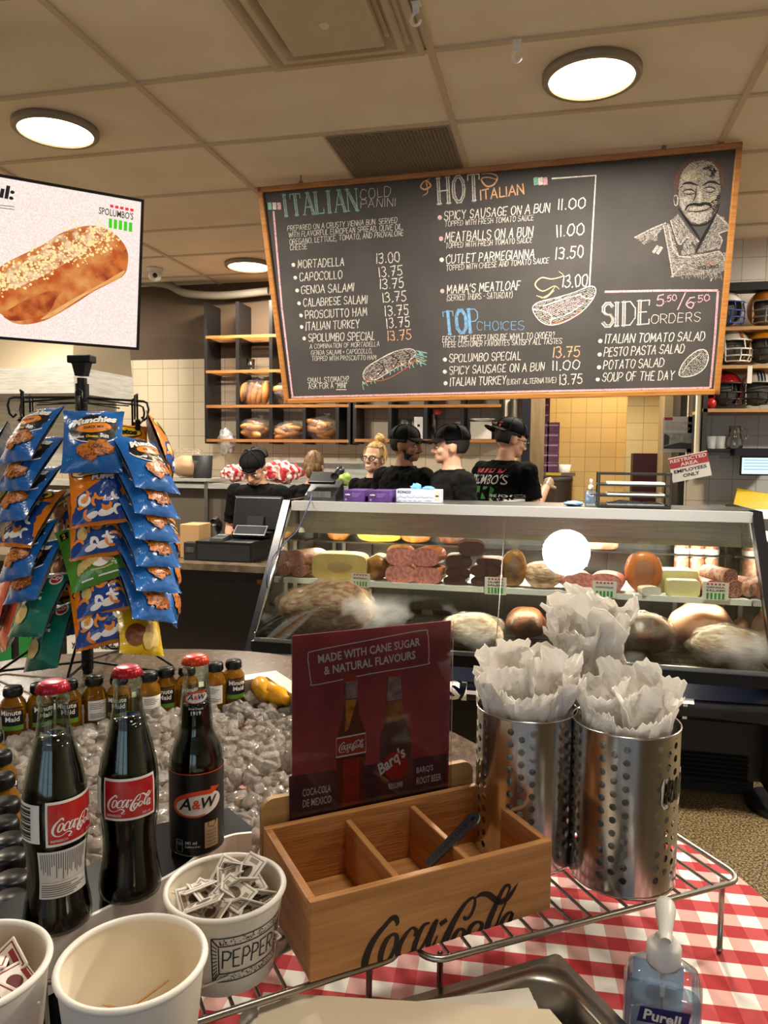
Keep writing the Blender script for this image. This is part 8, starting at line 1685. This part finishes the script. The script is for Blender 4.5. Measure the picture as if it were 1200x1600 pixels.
    if hair != 'none':
        mb = MB(); mb.ball((0, .016, .142), (.081*hk, .100, .104), 0, 26, 20, None, .03, 5, 2); q_ = []
        keep_ = []
        for q in mb.f:
            c = sum((mb.v[i] for i in q), V())/len(q); front = c.y < -.035; ok = (c.z > .185 if front else (c.z > (.075 if female or cap is None else .07) if c.y > .03 else c.z > .12))
            if ok: keep_.append(q)
        mb.f = keep_; mb.m = [0]*len(keep_); mb.s = [True]*len(keep_)
        o = hp(mb, 'hair', HA); md = o.modifiers.new('thick', 'SOLIDIFY'); md.thickness = .008
        if female == 'bun': mb = MB(); mb.ball((.005, .055, .262), (.042, .042, .034), 0, 20, 14, None, .25, 5, 3); mb.tube([(.03, .06, .285), (-.01, .05, .297), (-.04, .06, .27)], .012, 0, 8); [mb.tube([(q*.07, -.02, .2), (q*.086, -.01, .15), (q*.085, .0, .10)], [.008, .012, .008], 0, 8) for q in (1, -1)]; hp(mb, 'hair_bun', HA)
        if female == 'tied': mb = MB(); mb.ball((0, .06, .10), (.07, .055, .075), 0, 20, 14, None, .08, 4, 3); mb.ball((0, .10, .05), (.03, .03, .05), 0, 14, 10); hp(mb, 'hair_tied', HA)
    if glasses:
        mb = MB()
        for q in (1, -1): mb.tube([(q*.034+.024*cos(a), -.101+.004*abs(cos(a)), .106+.018*sin(a)) for a in [i*2*pi/18 for i in range(18)]], .0028, 0, 6, True); mb.tube([(q*.058, -.095, .11), (q*.079, -.04, .112), (q*.082, .01, .11)], .0025, 0, 6)
        mb.tube([(-.01, -.101, .11), (.01, -.101, .11)], .0028, 0, 6); hp(mb, 'glasses', BLACK)
    if cap:
        sg_ = -1 if cap != 'back' else 1; mb = MB(); n_ = 30; vs = []; rows = 11
        for i in range(rows+1):
            th = pi/2*i/rows
            for k_ in range(n_): a = 2*pi*k_/n_; vs.append(V((.0855*sin(th)*cos(a), .012+.1055*sin(th)*sin(a)*(1 if sin(a)*sg_ < 0 else .985), .147+.098*cos(th)**.72)))
        ff = []
        for i in range(rows):
            for k_ in range(n_):
                q = (i*n_+k_, (i+1)*n_+k_, (i+1)*n_+(k_+1) % n_, i*n_+(k_+1) % n_); c = sum((vs[j] for j in q), V())/4
                if cap == 'back' and c.y < -.07 and c.z < .165+.0 and abs(c.x) < .042: continue
                ff.append(q)
        mb.add(vs, ff, 0, True); mb.ball((0, .012, .246), (.008, .008, .005), 0, 10, 6)
        if cap == 'back': mb.tube([(-.05, -.078, .151), (0, -.093, .148), (.05, -.078, .151)], .007, 0, 6)
        bv_ = []
        for j in range(6):
            for i in range(13):
                a = rad(-62+124*i/12); r = 1+j*.145; x = .084*sin(a)*(1+.02*j); y = .012+sg_*(.105*cos(a)*1.0+.078*j/5*cos(a*.9)); z = .149-.006*j/5-abs(x)**2*2.2*(.35+.65*j/5)+(.012 if j == 0 else .004); bv_.append(V((x, y, z)))
        mb.add(bv_, [(j*13+i, j*13+i+1, (j+1)*13+i+1, (j+1)*13+i) for j in range(5) for i in range(12)], 0, True)
        for k_ in range(6):
            a = pi/2+k_*pi/3; mb.tube([(.0862*sin(t)*cos(a), .012+.1062*sin(t)*sin(a), .1475+.098*max(cos(t), 0)**.72) for t in [pi/2*i/10 for i in range(11)]], .0012, 0, 5)
        o = hp(mb, 'cap', CAPM); md = o.modifiers.new('thick', 'SOLIDIFY'); md.thickness = .004
        if cap == 'logo' or cap == 'back':
            mb = MB(); e = V((.05, .09, .185)) if cap == 'back' else V((.0, -.095, .19))
            if cap == 'back': mb.ball((-.035, .113, .165), (.012, .004, .012), 0, 8, 6); mb.tube([(-.05, .108, .187), (-.02, .116, .187)], .003, 0, 6); hp(mb, 'cap_emblem', mat('emblem_red', '#b02030', .6))
    if prn:
        bt = BVHTree.FromPolygons([v.co.copy() for v in st.data.vertices], [tuple(p.vertices) for p in st.data.polygons]); mb = MB(); px0, pz0, w_, dirx = prn
        dr = Matrix.Rotation(dirx, 3, 'Z') @ V((0, -1, 0)); ex = Matrix.Rotation(dirx, 3, 'Z') @ V((-1, 0, 0))
        def F(k_):
            def g(x, y):
                o = V((lx*.8*sc_, ly*.8*sc_, 0))+ex*(px0+x)-dr*.6+V((0, 0, pz0+y)); hit = bt.ray_cast(o, dr)
                return (hit[0] if hit[0] else o+dr*.5)-dr*(.0028+.0004*k_)
            return g
        slogo(mb, F, w_, 0, 1, 2, "SPOLUMBO'S", 1.15)
        for j, tx in enumerate(('FINE FOODS', '& DELI')): mb.map2(fit2(T2(tx, 1, .01), w_*.30, w_*(.02-.09*j)-.06, w_*.34, w_*.06), F(1), 2)
        mb.build('back_print', [mat('tee_red', '#b8323a', .7), mat('tee_green', '#3d8a3f', .7), mat('tee_white', '#d8d4cd', .7)], st)
    return pr
def hx(px_, Y): return at(px_, 700, Y=Y).x
def tz(px_, py_, Y): return at(px_, py_, Y=Y).z
LA = lambda dx, dy, dz: V((dx, dy, dz))
# cashier looking down at the register
person('person in black t-shirt and backwards black cap looking down at the register', hx(396, 4.62), 4.80, tz(398, 700, 4.62), -92, '#b98b6f', .05, rad(38), (0, -.10), hair='#1a120d', cap='back', armL=(V((.27, -.03, 1.12)), V((.15, -.30, 1.08))), armR=(V((-.27, -.03, 1.12)), V((-.15, -.30, 1.08))))
person('person with brown hair seen from behind, low behind the desk phone', hx(487, 5.25), 5.25, tz(487, 707, 5.25), 88, '#b98b6f', 0, rad(12), (0, -.03), hair='#4a2c18', female='tied')
person('smiling person with blonde bun and black glasses between the staff', hx(594, 5.3), 5.30, tz(590, 693, 5.3), -100, '#d3a78c', -.15, rad(-4), (-.02, -.05), hair='#c9a463', female='bun', smile=True, glasses=True)
person('bearded person in black cap and t-shirt turned right, back to the counter', hx(628, 4.95), 4.95, tz(627, 668, 4.95), 62, '#a5765a', rad(-72), rad(4), (0, -.02), hair='#15100d', cap='fwd', beard=True)
person('young person in black cap and t-shirt looking left, nearest the glove box', hx(708, 4.6), 4.60, tz(712, 668, 4.6), -150, '#c3957a', rad(-22), rad(2), (0, 0), hair='#1b1310', cap='fwd')
person('person in printed black t-shirt, cap turned backwards, working at right with gloves', hx(762, 5.0), 5.0, tz(757, 656, 5.0), 55, '#c3957a', rad(-25), rad(16), (-.06, -.10), hair='#1f1612', cap='back', glasses=True, gloves=True, prn=(.015, 1.30, .30, rad(-30)), armR=(V((-.30, -.13, 1.18)), V((-.23, -.34, 1.30))), armL=(V((.20, -.20, 1.15)), V((.02, -.42, 1.28))))
p = at(799, 735, Y=4.95); f = MB(); f.ball((0, 0, 0), .028, 0, 16, 12); tag(f.build('tomato', mat('tomato_red', '#a3201a', .25), o=p), 'small red tomato held in the gloved hands of the working person', 'tomato')
